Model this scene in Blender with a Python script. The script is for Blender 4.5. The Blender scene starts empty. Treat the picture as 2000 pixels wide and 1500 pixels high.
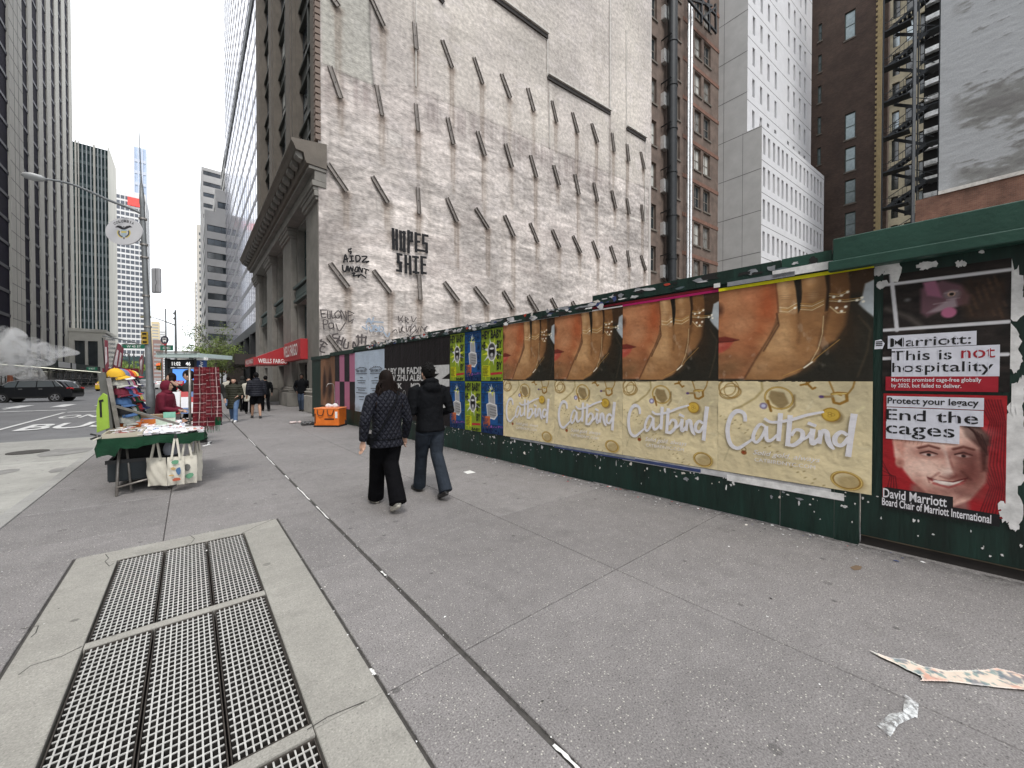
import bpy, math, random
import numpy as np
from mathutils import Vector, Matrix
random.seed(7)
SC = bpy.context.scene
COL = SC.collection
# ---------------------------------------------------------------- camera, light, exposure
F_PX, HCAM, PITCH = 751.0, 1.6, math.atan(9/751.0)
CR, CF = Vector((.766, -.643, 0)).normalized(), Vector((.643, .766, 0)).normalized()
fwd = (CF*math.cos(PITCH) + Vector((0, 0, -1))*math.sin(PITCH)).normalized()
upv = CR.cross(fwd).normalized()
cam_d = bpy.data.cameras.new('camera'); cam = bpy.data.objects.new('camera', cam_d); COL.objects.link(cam)
cam_d.sensor_fit = 'HORIZONTAL'; cam_d.sensor_width = 36; cam_d.lens = 36*F_PX/2000
cam_d.clip_start = .05; cam_d.clip_end = 5000
cam.matrix_world = Matrix(((CR.x, upv.x, -fwd.x, 0), (CR.y, upv.y, -fwd.y, 0), (CR.z, upv.z, -fwd.z, HCAM), (0, 0, 0, 1)))
SC.camera = cam
w = bpy.data.worlds.new('World'); SC.world = w; w.use_nodes = True
nt = w.node_tree; nt.nodes.clear()
wo = nt.nodes.new('ShaderNodeOutputWorld'); bg = nt.nodes.new('ShaderNodeBackground')
sky = nt.nodes.new('ShaderNodeTexSky'); sky.sky_type = 'NISHITA'; sky.sun_disc = False
SUN_EL, SUN_AZ = math.radians(56), math.radians(205)
sky.sun_elevation = SUN_EL; sky.sun_rotation = SUN_AZ
mul = nt.nodes.new('ShaderNodeVectorMath'); mul.operation = 'SCALE'; mul.inputs['Scale'].default_value = .10
nt.links.new(sky.outputs[0], mul.inputs[0])
tc = nt.nodes.new('ShaderNodeTexCoord'); mp = nt.nodes.new('ShaderNodeMapping'); mp.inputs['Scale'].default_value = (1, 1, 3.2)
nz = nt.nodes.new('ShaderNodeTexNoise'); nz.inputs['Scale'].default_value = 2.2; nz.inputs['Detail'].default_value = 5
cr = nt.nodes.new('ShaderNodeValToRGB'); cr.color_ramp.elements[0].position = .35; cr.color_ramp.elements[0].color = (.62, .62, .62, 1)
cr.color_ramp.elements[1].position = .56; cr.color_ramp.elements[1].color = (.97, .97, .97, 1)
mx = nt.nodes.new('ShaderNodeMix'); mx.data_type = 'RGBA'; mx.inputs['B'].default_value = (1.22, 1.25, 1.29, 1)
nt.links.new(tc.outputs['Generated'], mp.inputs[0]); nt.links.new(mp.outputs[0], nz.inputs[0]); nt.links.new(nz.outputs[0], cr.inputs[0])
nt.links.new(cr.outputs[0], mx.inputs['Factor']); nt.links.new(mul.outputs[0], mx.inputs['A']); nt.links.new(mx.outputs['Result'], bg.inputs[0])
bg.inputs[1].default_value = 1.0; nt.links.new(bg.outputs[0], wo.inputs[0])
sl = bpy.data.lights.new('sun', 'SUN'); sl.energy = 1.35; sl.angle = math.radians(13); sl.color = (1, .96, .9)
so = bpy.data.objects.new('sun', sl); COL.objects.link(so)
sd = Vector((math.sin(SUN_AZ)*math.cos(SUN_EL), math.cos(SUN_AZ)*math.cos(SUN_EL), math.sin(SUN_EL)))
so.rotation_euler = sd.to_track_quat('Z', 'Y').to_euler()
vs = SC.view_settings; vs.view_transform = 'Standard'; vs.look = 'None'; vs.gamma = 1; vs.exposure = 0.72; vs.use_curve_mapping = False
SC.render.engine = 'CYCLES'; SC.cycles.max_bounces = 7; SC.cycles.diffuse_bounces = 4; SC.cycles.volume_bounces = 8
SC.cycles.use_denoising = True; SC.cycles.volume_step_rate = 2
# ---------------------------------------------------------------- unprojection
def ray(u, v):
    return (fwd + CR*((u-1000)/F_PX) + upv*((750-v)/F_PX))
CAM = Vector((0, 0, HCAM))
def on_plane(u, v, p0, n):
    d = ray(u, v); k = (Vector(p0)-CAM).dot(n)/d.dot(n); return CAM + d*k
def ground(u, v, z=0):
    return on_plane(u, v, (0, 0, z), Vector((0, 0, 1)))
def at_depth(u, v, y):
    return CAM + ray(u, v)*y
def Zm(ox, oy, k):
    return lambda x, y: (ox+x/k, oy+y/k)
# ---------------------------------------------------------------- colours and materials
def lin(c):
    if isinstance(c, str):
        c = [int(c[i:i+2], 16)/255 for i in (0, 2, 4)]
    return tuple(x/12.92 if x <= .04045 else ((x+.055)/1.055)**2.4 for x in c[:3])
MATS = {}
def mat(name, col=(.5, .5, .5), rough=.7, metal=0, var=.12, vscale=3, bump=0, bscale=40, spec=.5, emit=None, est=1, coat=0, alpha=1, trans=0, bdist=.02, stretch=None, fine=0):
    if name in MATS: return MATS[name]
    m = bpy.data.materials.new(name); m.use_nodes = True; t = m.node_tree; b = t.nodes['Principled BSDF']
    if isinstance(col, str): col = lin(col)
    L, N = t.links.new, t.nodes.new
    b.inputs['Roughness'].default_value = rough; b.inputs['Metallic'].default_value = metal
    b.inputs['Specular IOR Level'].default_value = spec; b.inputs['Coat Weight'].default_value = coat
    b.inputs['Alpha'].default_value = alpha; b.inputs['Transmission Weight'].default_value = trans
    b.inputs['Base Color'].default_value = (*col, 1)
    c = N('ShaderNodeTexCoord'); src = c.outputs['Object']
    if stretch:
        mp = N('ShaderNodeMapping'); mp.inputs['Scale'].default_value = stretch; L(src, mp.inputs[0]); src = mp.outputs[0]
    if var:
        n = N('ShaderNodeTexNoise'); n.inputs['Scale'].default_value = vscale; n.inputs['Detail'].default_value = 7; n.inputs['Roughness'].default_value = .62
        L(src, n.inputs['Vector'])
        r = N('ShaderNodeMapRange'); r.inputs['From Min'].default_value = .3; r.inputs['From Max'].default_value = .7
        r.inputs['To Min'].default_value = 1-var; r.inputs['To Max'].default_value = 1+var; L(n.outputs[0], r.inputs[0])
        fac = r.outputs[0]
        if fine:
            n2 = N('ShaderNodeTexNoise'); n2.inputs['Scale'].default_value = bscale*2; n2.inputs['Detail'].default_value = 3; L(src, n2.inputs['Vector'])
            r2 = N('ShaderNodeMapRange'); r2.inputs['From Min'].default_value = .3; r2.inputs['From Max'].default_value = .7
            r2.inputs['To Min'].default_value = 1-fine; r2.inputs['To Max'].default_value = 1+fine; L(n2.outputs[0], r2.inputs[0])
            mm = N('ShaderNodeMath'); mm.operation = 'MULTIPLY'; L(fac, mm.inputs[0]); L(r2.outputs[0], mm.inputs[1]); fac = mm.outputs[0]
        s = N('ShaderNodeVectorMath'); s.operation = 'SCALE'; s.inputs[0].default_value = col; L(fac, s.inputs['Scale']); L(s.outputs[0], b.inputs['Base Color'])
        rr = N('ShaderNodeMapRange'); rr.inputs['To Min'].default_value = max(0, rough-.1); rr.inputs['To Max'].default_value = min(1, rough+.1); L(n.outputs[0], rr.inputs[0]); L(rr.outputs[0], b.inputs['Roughness'])
    if bump:
        n = N('ShaderNodeTexNoise'); n.inputs['Scale'].default_value = bscale; n.inputs['Detail'].default_value = 5; L(src, n.inputs['Vector'])
        bu = N('ShaderNodeBump'); bu.inputs['Strength'].default_value = bump; bu.inputs['Distance'].default_value = bdist; L(n.outputs[0], bu.inputs['Height']); L(bu.outputs[0], b.inputs['Normal'])
    if emit:
        if isinstance(emit, str): emit = lin(emit)
        b.inputs['Emission Color'].default_value = (*emit, 1); b.inputs['Emission Strength'].default_value = est
    MATS[name] = m; return m
def vcmat(name, rough=.6, bump=0, bscale=30, bdist=.01, stretch=None, spec=.4, fine=0, coat=0):
    if name in MATS: return MATS[name]
    m = mat(name, (1, 1, 1), rough, var=0, bump=bump, bscale=bscale, bdist=bdist, stretch=stretch, spec=spec, coat=coat)
    t = m.node_tree; a = t.nodes.new('ShaderNodeVertexColor'); a.layer_name = 'Col'; b = t.nodes['Principled BSDF']
    out = a.outputs[0]
    if fine:
        c = t.nodes.new('ShaderNodeTexCoord'); n = t.nodes.new('ShaderNodeTexNoise'); n.inputs['Scale'].default_value = bscale; n.inputs['Detail'].default_value = 6; t.links.new(c.outputs['Object'], n.inputs['Vector'])
        r = t.nodes.new('ShaderNodeMapRange'); r.inputs['From Min'].default_value = .3; r.inputs['From Max'].default_value = .7; r.inputs['To Min'].default_value = 1-fine; r.inputs['To Max'].default_value = 1+fine; t.links.new(n.outputs[0], r.inputs[0])
        s = t.nodes.new('ShaderNodeVectorMath'); s.operation = 'SCALE'; t.links.new(out, s.inputs[0]); t.links.new(r.outputs[0], s.inputs['Scale']); out = s.outputs[0]
    t.links.new(out, b.inputs['Base Color']); return m
def brickmat(name, c1, c2, mortar, scale=1, rough=.85, bw=.22, bh=.075, axis='XY', patch=.3):
    if name in MATS: return MATS[name]
    m = bpy.data.materials.new(name); m.use_nodes = True; t = m.node_tree; b = t.nodes['Principled BSDF']; L, N = t.links.new, t.nodes.new
    c = N('ShaderNodeTexCoord'); sp = N('ShaderNodeSeparateXYZ'); cb = N('ShaderNodeCombineXYZ'); L(c.outputs['Object'], sp.inputs[0])
    L(sp.outputs[axis[0]], cb.inputs[0]); L(sp.outputs[axis[1]], cb.inputs[1])
    k = N('ShaderNodeTexBrick'); L(cb.outputs[0], k.inputs[0]); k.inputs['Scale'].default_value = scale
    k.inputs['Brick Width'].default_value = bw; k.inputs['Row Height'].default_value = bh; k.inputs['Mortar Size'].default_value = .007
    for i, cc in ((1, c1), (2, c2), (3, mortar)): k.inputs[i].default_value = (*cc, 1)
    n = N('ShaderNodeTexNoise'); n.inputs['Scale'].default_value = .5; n.inputs['Detail'].default_value = 9; n.inputs['Roughness'].default_value = .7; L(c.outputs['Object'], n.inputs['Vector'])
    r = N('ShaderNodeMapRange'); r.inputs['From Min'].default_value = .3; r.inputs['From Max'].default_value = .7; r.inputs['To Min'].default_value = 1-patch; r.inputs['To Max'].default_value = 1+patch; L(n.outputs[0], r.inputs[0])
    s = N('ShaderNodeVectorMath'); s.operation = 'SCALE'; L(k.outputs[0], s.inputs[0]); L(r.outputs[0], s.inputs['Scale']); L(s.outputs[0], b.inputs['Base Color'])
    bu = N('ShaderNodeBump'); bu.inputs['Strength'].default_value = .5; bu.inputs['Distance'].default_value = .01; L(k.outputs[1], bu.inputs['Height']); bu.invert = True; L(bu.outputs[0], b.inputs['Normal'])
    b.inputs['Roughness'].default_value = rough; MATS[name] = m; return m
# ---------------------------------------------------------------- object helpers
ORG = {}
def tag(o, label=None, cat=None, group=None, kind=None):
    if label: o['label'] = label
    if cat: o['category'] = cat
    if group: o['group'] = group
    if kind: o['kind'] = kind
    return o
def thing(name, label, cat, loc=(0, 0, 0), group=None, kind=None):
    o = bpy.data.objects.new(name, None); COL.objects.link(o); o.location = loc; o.empty_display_size = .2
    ORG[o.name] = Vector(loc); return tag(o, label, cat, group, kind)
def copy_tree(o, parent=None):
    c = o.copy(); COL.objects.link(c)
    if parent is not None: c.parent = parent
    for ch in list(o.children): copy_tree(ch, c)
    return c
class MB:
    def __init__(s): s.v = []; s.f = []; s.m = []
    def add(s, vs, fs, mi=0):
        k = len(s.v); s.v += [tuple(p) for p in vs]; s.f += [tuple(i+k for i in f) for f in fs]; s.m += [mi]*len(fs); return s
    def box(s, x0, x1, y0, y1, z0, z1, mi=0):
        if x0 > x1: x0, x1 = x1, x0
        if y0 > y1: y0, y1 = y1, y0
        if z0 > z1: z0, z1 = z1, z0
        v = [(x0, y0, z0), (x1, y0, z0), (x1, y1, z0), (x0, y1, z0), (x0, y0, z1), (x1, y0, z1), (x1, y1, z1), (x0, y1, z1)]
        return s.add(v, [(0, 3, 2, 1), (4, 5, 6, 7), (0, 1, 5, 4), (1, 2, 6, 5), (2, 3, 7, 6), (3, 0, 4, 7)], mi)
    def obox(s, o, ax, ay, az, mi=0):   # origin corner and three edge vectors
        o, ax, ay, az = map(Vector, (o, ax, ay, az))
        v = [o, o+ax, o+ax+ay, o+ay, o+az, o+ax+az, o+ax+ay+az, o+ay+az]
        fs = [(0, 3, 2, 1), (4, 5, 6, 7), (0, 1, 5, 4), (1, 2, 6, 5), (2, 3, 7, 6), (3, 0, 4, 7)]
        if ax.cross(ay).dot(az) < 0: fs = [f[::-1] for f in fs]
        return s.add(v, fs, mi)
    def bar(s, a, b, wd, ht, up=(0, 0, 1), mi=0):
        a, b = Vector(a), Vector(b); d = b-a; u = Vector(up); x = d.cross(u)
        if x.length < 1e-6: x = d.cross(Vector((1, 0, 0)))
        x.normalize(); z = x.cross(d).normalized()
        return s.obox(a-x*wd/2-z*ht/2, d, x*wd, z*ht, mi)
    def tube(s, pts, r, n=8, caps=True, mi=0, closed=False):
        pts = [Vector(p) for p in pts]; k = len(pts); r = r if isinstance(r, (list, tuple)) else [r]*k; k0 = len(s.v); prev = None
        for i, p in enumerate(pts):
            d = (pts[min(i+1, k-1)]-pts[max(i-1, 0)])
            d = d.normalized() if d.length > 1e-9 else Vector((0, 0, 1))
            if prev is None: x = d.orthogonal().normalized()
            else:
                x = prev-d*prev.dot(d); x = x.normalized() if x.length > 1e-6 else d.orthogonal().normalized()
            prev = x; y = d.cross(x); ri = r[i]; rx, ry = ri if isinstance(ri, (list, tuple)) else (ri, ri)
            for j in range(n):
                a = 2*math.pi*j/n; s.v.append(tuple(p+x*math.cos(a)*rx+y*math.sin(a)*ry))
        for i in range(k-1):
            for j in range(n):
                a = k0+i*n+j; b = k0+i*n+(j+1) % n; s.f.append((a, b, b+n, a+n)); s.m.append(mi)
        if caps:
            s.f.append(tuple(k0+j for j in range(n))[::-1]); s.m.append(mi); s.f.append(tuple(k0+(k-1)*n+j for j in range(n))); s.m.append(mi)
        return s
    def loft(s, rings, n=20, mi=0, xdir=(1, 0, 0), ydir=(0, 1, 0), sq=2.0):
        # rings: (x, y, z, rx, ry): closed lofted solid, super-elliptic
        k0 = len(s.v); X, Y = Vector(xdir), Vector(ydir)
        for (x, y, z, rx, ry) in rings:
            for j in range(n):
                a = 2*math.pi*j/n; ca, sa = math.cos(a), math.sin(a)
                px = math.copysign(abs(ca)**(2/sq), ca)*rx; py = math.copysign(abs(sa)**(2/sq), sa)*ry
                s.v.append(tuple(Vector((x, y, z))+X*px+Y*py))
        k = len(rings)
        for i in range(k-1):
            for j in range(n):
                a = k0+i*n+j; b = k0+i*n+(j+1) % n; s.f.append((a, b, b+n, a+n)); s.m.append(mi)
        s.f.append(tuple(k0+j for j in range(n))[::-1]); s.m.append(mi); s.f.append(tuple(k0+(k-1)*n+j for j in range(n))); s.m.append(mi); return s
    def ball(s, c, rx, ry=None, rz=None, n=14, m=9, mi=0, rot=None):
        ry = ry or rx; rz = rz or rx; k0 = len(s.v); R = rot or Matrix.Identity(3)
        for i in range(m+1):
            th = math.pi*i/m
            for j in range(n):
                a = 2*math.pi*j/n; p = Vector((math.sin(th)*math.cos(a)*rx, math.sin(th)*math.sin(a)*ry, -math.cos(th)*rz)); s.v.append(tuple(Vector(c)+R @ p))
        for i in range(m):
            for j in range(n):
                a = k0+i*n+j; b = k0+i*n+(j+1) % n; s.f.append((a, b, b+n, a+n)); s.m.append(mi)
        return s
    def prism(s, pts, vec, mi=0):
        n = len(pts); P = [Vector(p) for p in pts]; V = Vector(vec)
        return s.add(P+[p+V for p in P], [tuple(range(n))[::-1], tuple(range(n, 2*n))]+[(i, (i+1) % n, n+(i+1) % n, n+i) for i in range(n)], mi)
    def lathe(s, c, prof, n=16, mi=0):
        k0 = len(s.v); c = Vector(c)
        for r, z in prof:
            for j in range(n):
                a = 2*math.pi*j/n; s.v.append((c.x+r*math.cos(a), c.y+r*math.sin(a), c.z+z))
        for i in range(len(prof)-1):
            for j in range(n):
                a = k0+i*n+j; b = k0+i*n+(j+1) % n; s.f.append((a, b, b+n, a+n)); s.m.append(mi)
        s.f.append(tuple(k0+j for j in range(n))[::-1]); s.m.append(mi); s.f.append(tuple(k0+(len(prof)-1)*n+j for j in range(n))); s.m.append(mi); return s
    def xf(s, M):
        s.v = [tuple(M @ Vector(p)) for p in s.v]; return s
    def mesh(s, name, off=None, smooth=False):
        me = bpy.data.meshes.new(name)
        v = s.v if off is None else [(p[0]-off[0], p[1]-off[1], p[2]-off[2]) for p in s.v]
        me.from_pydata(v, [], s.f)
        if smooth: me.polygons.foreach_set('use_smooth', [True]*len(me.polygons))
        return me
    def build(s, name, m, parent=None, label=None, kind=None, smooth=False, bevel=0, angle=None):
        off = ORG.get(parent.name) if parent else None
        me = s.mesh(name, off, smooth or angle is not None)
        ms = m if isinstance(m, (list, tuple)) else [m]
        for q in ms: me.materials.append(q)
        if len(ms) > 1: me.polygons.foreach_set('material_index', s.m)
        o = bpy.data.objects.new(name, me); COL.objects.link(o)
        if parent: o.parent = parent; ORG[o.name] = off if off is not None else Vector((0, 0, 0))
        if angle is not None:
            me.set_sharp_from_angle(angle=math.radians(angle))
        if bevel:
            bm = o.modifiers.new('bevel', 'BEVEL'); bm.width = bevel; bm.segments = 2; bm.limit_method = 'ANGLE'
        return tag(o, label, None, None, kind)
def mkobj(name, me, parent=None, loc=None):
    o = bpy.data.objects.new(name, me); COL.objects.link(o)
    if parent: o.parent = parent; ORG[o.name] = Vector((0, 0, 0))
    if loc: o.location = loc
    return o
def remesh(mb, voxel, smooth=4, decimate=0):
    me = mb.mesh('tmp'); o = bpy.data.objects.new('tmp', me); COL.objects.link(o)
    r = o.modifiers.new('r', 'REMESH'); r.mode = 'VOXEL'; r.voxel_size = voxel
    if smooth:
        sm = o.modifiers.new('s', 'SMOOTH'); sm.iterations = smooth; sm.factor = .5
    dg = bpy.context.evaluated_depsgraph_get(); ev = o.evaluated_get(dg)
    out = bpy.data.meshes.new_from_object(ev); bpy.data.objects.remove(o); bpy.data.meshes.remove(me)
    out.polygons.foreach_set('use_smooth', [True]*len(out.polygons)); return out
_tc = {}
def text_geo(body, bold=0, shear=0, spacing=1.0):
    k = (body, bold, shear, spacing)
    if k in _tc: return _tc[k]
    c = bpy.data.curves.new('t', 'FONT'); c.body = body; c.offset = bold; c.shear = shear; c.space_character = spacing; c.resolution_u = 3
    c.align_x = 'LEFT'; o = bpy.data.objects.new('t', c); COL.objects.link(o)
    dg = bpy.context.evaluated_depsgraph_get(); me = bpy.data.meshes.new_from_object(o.evaluated_get(dg))
    v = [tuple(p.co) for p in me.vertices]; f = [tuple(p.vertices) for p in me.polygons]
    bpy.data.objects.remove(o); bpy.data.curves.remove(c); bpy.data.meshes.remove(me)
    x0 = min(p[0] for p in v); x1 = max(p[0] for p in v); y0 = min(p[1] for p in v); y1 = max(p[1] for p in v)
    v = [((p[0]-x0)/(x1-x0), (p[1]-y0)/(y1-y0)) for p in v]; _tc[k] = (v, f); return v, f
def text_in(mb, body, x0, y0, x1, y1, z=0, O=None, X=None, Y=None, N=None, mi=0, **kw):
    """flat lettering filling the box (x0,y0)-(x1,y1) of the frame O,X,Y,N"""
    v, f = text_geo(body, **kw)
    O = Vector(O) if O is not None else Vector((0, 0, 0)); X = Vector(X or (1, 0, 0)); Y = Vector(Y or (0, 1, 0)); N = Vector(N or (0, 0, 1))
    return mb.add([O+X*(x0+p[0]*(x1-x0))+Y*(y0+p[1]*(y1-y0))+N*z for p in v], f, mi)
def ribbon(mb, pts, wd, N, mi=0):
    """painted stroke: flat ribbon of width wd along pts in the plane with normal N"""
    pts = [Vector(p) for p in pts]; N = Vector(N); k = len(pts); L = []; R = []
    for i, p in enumerate(pts):
        d = pts[min(i+1, k-1)]-pts[max(i-1, 0)]; d = d.normalized() if d.length else Vector((1, 0, 0)); q = N.cross(d).normalized(); h = (wd[i] if isinstance(wd, (list, tuple)) else wd)/2
        L.append(p+q*h); R.append(p-q*h)
    return mb.add(L+R, [(i, k+i, k+i+1, i+1) for i in range(k-1)], mi)
def smooth_pts(pts, n=6):
    P = [Vector(p) for p in pts]; out = []
    for i in range(len(P)-1):
        p0 = P[max(i-1, 0)]; p1 = P[i]; p2 = P[i+1]; p3 = P[min(i+2, len(P)-1)]
        for j in range(n):
            t = j/n; out.append(.5*((2*p1)+(p2-p0)*t+(2*p0-5*p1+4*p2-p3)*t*t+(3*p1-p0-3*p2+p3)*t**3))
    out.append(P[-1]); return out
# ---------------------------------------------------------------- numpy painting (printed sheets, stained walls)
class Cv:
    def __init__(s, W, H, nx, ny, col):
        s.W, s.H, s.nx, s.ny = W, H, nx, ny
        s.X, s.Y = np.meshgrid(np.linspace(0, W, nx), np.linspace(0, H, ny)); s.px = W/nx
        s.a = np.zeros((ny, nx, 3)); s.a[:] = s.c(col)
    def c(s, col):
        if isinstance(col, str): return np.array([int(col[i:i+2], 16)/255 for i in (0, 2, 4)])
        return np.array(col, float)
    def mix(s, m, col, op=1):
        m = np.clip(m, 0, 1)[..., None]*op; s.a = s.a*(1-m)+s.c(col)*m if not callable(col) else s.a
    def mul(s, m, k):
        m = np.clip(m, 0, 1)[..., None]; s.a = s.a*(1+(np.array(k)-1)*m)
    def cov(s, d, soft): soft = max(soft, s.px*.6); return np.clip(.5-d/(2*soft), 0, 1)
    def ell(s, cx, cy, rx, ry, col, soft=0, ang=0, op=1, mask=False):
        c, q = math.cos(ang), math.sin(ang); x = (s.X-cx)*c+(s.Y-cy)*q; y = -(s.X-cx)*q+(s.Y-cy)*c
        d = (np.sqrt((x/rx)**2+(y/ry)**2)-1)*min(rx, ry); m = s.cov(d, soft)
        if mask: return m
        s.mix(m, col, op)
    def ring(s, cx, cy, rx, ry, wd, col, ang=0, op=1, soft=0):
        c, q = math.cos(ang), math.sin(ang); x = (s.X-cx)*c+(s.Y-cy)*q; y = -(s.X-cx)*q+(s.Y-cy)*c
        d = np.abs(np.sqrt((x/rx)**2+(y/ry)**2)-1)*min(rx, ry)-wd/2; s.mix(s.cov(d, soft), col, op)
    def poly(s, pts, col, soft=0, op=1, mask=False):
        P = np.array(pts, float); n = len(P); d = np.full(s.X.shape, 1e9); ins = np.zeros(s.X.shape, bool)
        for i in range(n):
            a, b = P[i], P[(i+1) % n]; e = b-a; wx = s.X-a[0]; wy = s.Y-a[1]; L = (e**2).sum() or 1e-9
            t = np.clip((wx*e[0]+wy*e[1])/L, 0, 1); d = np.minimum(d, np.hypot(wx-t*e[0], wy-t*e[1]))
            if a[1] != b[1]:
                c = (a[1] > s.Y) != (b[1] > s.Y); ins ^= c & (s.X < (b[0]-a[0])*(s.Y-a[1])/(b[1]-a[1])+a[0])
        m = s.cov(np.where(ins, -d, d), soft)
        if mask: return m
        s.mix(m, col, op)
    def line(s, pts, r, col, soft=0, op=1, mask=False):
        P = np.array([tuple(p)[:2] for p in pts], float); d = np.full(s.X.shape, 1e9); n = len(P)
        R = r if isinstance(r, (list, tuple)) else [r]*n
        for i in range(n-1):
            a, b = P[i], P[i+1]; e = b-a; wx = s.X-a[0]; wy = s.Y-a[1]; L = (e**2).sum() or 1e-9
            t = np.clip((wx*e[0]+wy*e[1])/L, 0, 1); d = np.minimum(d, np.hypot(wx-t*e[0], wy-t*e[1])-(R[i]*(1-t)+R[i+1]*t))
        m = s.cov(d, soft)
        if mask: return m
        s.mix(m, col, op)
    def noise(s, sx, sy, seed=0, octv=4):
        rg = np.random.RandomState(seed); out = np.zeros((s.ny, s.nx)); amp = 1; tot = 0
        for o in range(octv):
            gx = max(2, int(s.W/sx*2**o)+2); gy = max(2, int(s.H/sy*2**o)+2); g = rg.rand(gy+1, gx+1)
            x = np.linspace(0, gx-1.001, s.nx); y = np.linspace(0, gy-1.001, s.ny); xi = x.astype(int); yi = y.astype(int); fx = x-xi; fy = y-yi
            fx = fx*fx*(3-2*fx); fy = (fy*fy*(3-2*fy))[:, None]
            A = g[yi][:, xi]; B = g[yi][:, xi+1]; C = g[yi+1][:, xi]; D = g[yi+1][:, xi+1]
            out += amp*((A*(1-fx)+B*fx)*(1-fy)+(C*(1-fx)+D*fx)*fy); tot += amp; amp *= .55
        return out/tot
    def grid(s, name, disp=None):
        """mesh in local x right, y up, z out"""
        ny, nx = s.ny, s.nx; z = np.zeros((ny, nx)) if disp is None else disp
        co = np.stack([s.X, s.Y, z], -1).reshape(-1, 3).astype(np.float32)
        i = np.arange((ny-1)*nx).reshape(ny-1, nx)[:, :-1].ravel(); q = np.stack([i, i+1, i+nx+1, i+nx], 1).astype(np.int32)
        me = bpy.data.meshes.new(name); me.vertices.add(len(co)); me.vertices.foreach_set('co', co.ravel())
        me.loops.add(q.size); me.loops.foreach_set('vertex_index', q.ravel()); me.polygons.add(len(q))
        me.polygons.foreach_set('loop_start', np.arange(0, q.size, 4, dtype=np.int32)); me.polygons.foreach_set('loop_total', np.full(len(q), 4, np.int32))
        me.update(); me.validate()
        a = np.clip(s.a, 0, 1); l = np.where(a <= .04045, a/12.92, ((a+.055)/1.055)**2.4)
        cl = np.ones((ny*nx, 4), np.float32); cl[:, :3] = l.reshape(-1, 3)
        at = me.color_attributes.new('Col', 'FLOAT_COLOR', 'POINT'); at.data.foreach_set('color', cl.ravel())
        me.polygons.foreach_set('use_smooth', [True]*len(me.polygons)); return me
def frame(O, X, Y):
    X = Vector(X).normalized(); Y = Vector(Y).normalized(); N = X.cross(Y)
    return Matrix(((X.x, Y.x, N.x, O[0]), (X.y, Y.y, N.y, O[1]), (X.z, Y.z, N.z, O[2]), (0, 0, 0, 1)))
UP = Vector((0, 0, 1))
# ================================================================ helpers for walls with real openings
def place(o, parent, M):
    o.parent = parent
    if parent is not None:
        off = ORG.get(parent.name, Vector((0, 0, 0))); o.matrix_local = Matrix.Translation(-off) @ M; ORG[o.name] = Vector((0, 0, 0))
    else: o.matrix_world = M
    return o
def wall_holes(W, H, rects, depth, x0=0, y0=0, thick=.3):
    mb = MB(); xs = sorted({x0, W}|{round(r[i], 4) for r in rects for i in (0, 1)}); ys = sorted({y0, H}|{round(r[i], 4) for r in rects for i in (2, 3)})
    xs = [x for x in xs if x0 <= x <= W]; ys = [y for y in ys if y0 <= y <= H]
    R = [tuple(round(c, 4) for c in r[:4]) for r in rects]
    for j in range(len(ys)-1):
        run = None; cy = (ys[j]+ys[j+1])/2; act = [r for r in R if r[2] < cy < r[3]]
        for i in range(len(xs)):
            solid = i < len(xs)-1 and not any(r[0] < (xs[i]+xs[i+1])/2 < r[1] for r in act)
            if solid and run is None: run = xs[i]
            if not solid and run is not None:
                mb.add([(run, ys[j], 0), (xs[i], ys[j], 0), (xs[i], ys[j+1], 0), (run, ys[j+1], 0)], [(0, 1, 2, 3)]); run = None
    for (a, b, c, d) in R:
        D = -depth
        mb.add([(a, c, 0), (b, c, 0), (b, d, 0), (a, d, 0), (a, c, D), (b, c, D), (b, d, D), (a, d, D)], [(0, 4, 5, 1), (1, 5, 6, 2), (2, 6, 7, 3), (3, 7, 4, 0)])
    return mb
_win = {}
def window_meshes(w, h, fr, nx, ny, key):
    k = (round(w, 2), round(h, 2), fr, nx, ny, key)
    if k not in _win:
        f = MB(); d = .06
        f.box(0, w, 0, fr, -.05, 0).box(0, w, h-fr, h, -.05, 0).box(0, fr, fr, h-fr, -.05, 0).box(w-fr, w, fr, h-fr, -.05, 0)
        for i in range(1, nx): f.box(w*i/nx-fr*.4, w*i/nx+fr*.4, fr, h-fr, -.045, -.005)
        for j in range(1, ny): f.box(fr, w-fr, h*j/ny-fr*.45, h*j/ny+fr*.45, -.046, -.002)
        p = MB().add([(fr*.5, fr*.5, -.035), (w-fr*.5, fr*.5, -.035), (w-fr*.5, h-fr*.5, -.035), (fr*.5, h-fr*.5, -.035)], [(0, 1, 2, 3)])
        b = MB().add([(fr, h*.45, -.042), (w-fr, h*.45, -.042), (w-fr, h-fr, -.042), (fr, h-fr, -.042)], [(0, 1, 2, 3)])
        _win[k] = (f.mesh('window'), p.mesh('pane'))
    return _win[k]
def windows(parent, M, rects, depth, fm, gms, fr=.06, nx=1, ny=2, most=300, panes=True):
    n = 0
    for r in rects:
        if n >= most: break
        w, h = r[1]-r[0], r[3]-r[2]; fme, pme = window_meshes(w, h, fr, nx, ny, fm.name)
        g = random.choice(gms)
        if not fme.materials: fme.materials.append(fm); pme.materials.append(g)
        o = bpy.data.objects.new('window', fme); COL.objects.link(o)
        place(o, parent, M @ Matrix.Translation((r[0], r[2], -depth+.05)))
        if panes:
            p = bpy.data.objects.new('pane', pme); COL.objects.link(p); p.parent = o
            p.material_slots[0].link = 'OBJECT'; p.material_slots[0].material = g
        n += 1
    return n
def wall_obj(parent, M, mb, m, name='wall', label=None):
    me = mb.mesh(name); me.materials.append(m); o = bpy.data.objects.new(name, me); COL.objects.link(o); place(o, parent, M)
    return tag(o, label)
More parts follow.
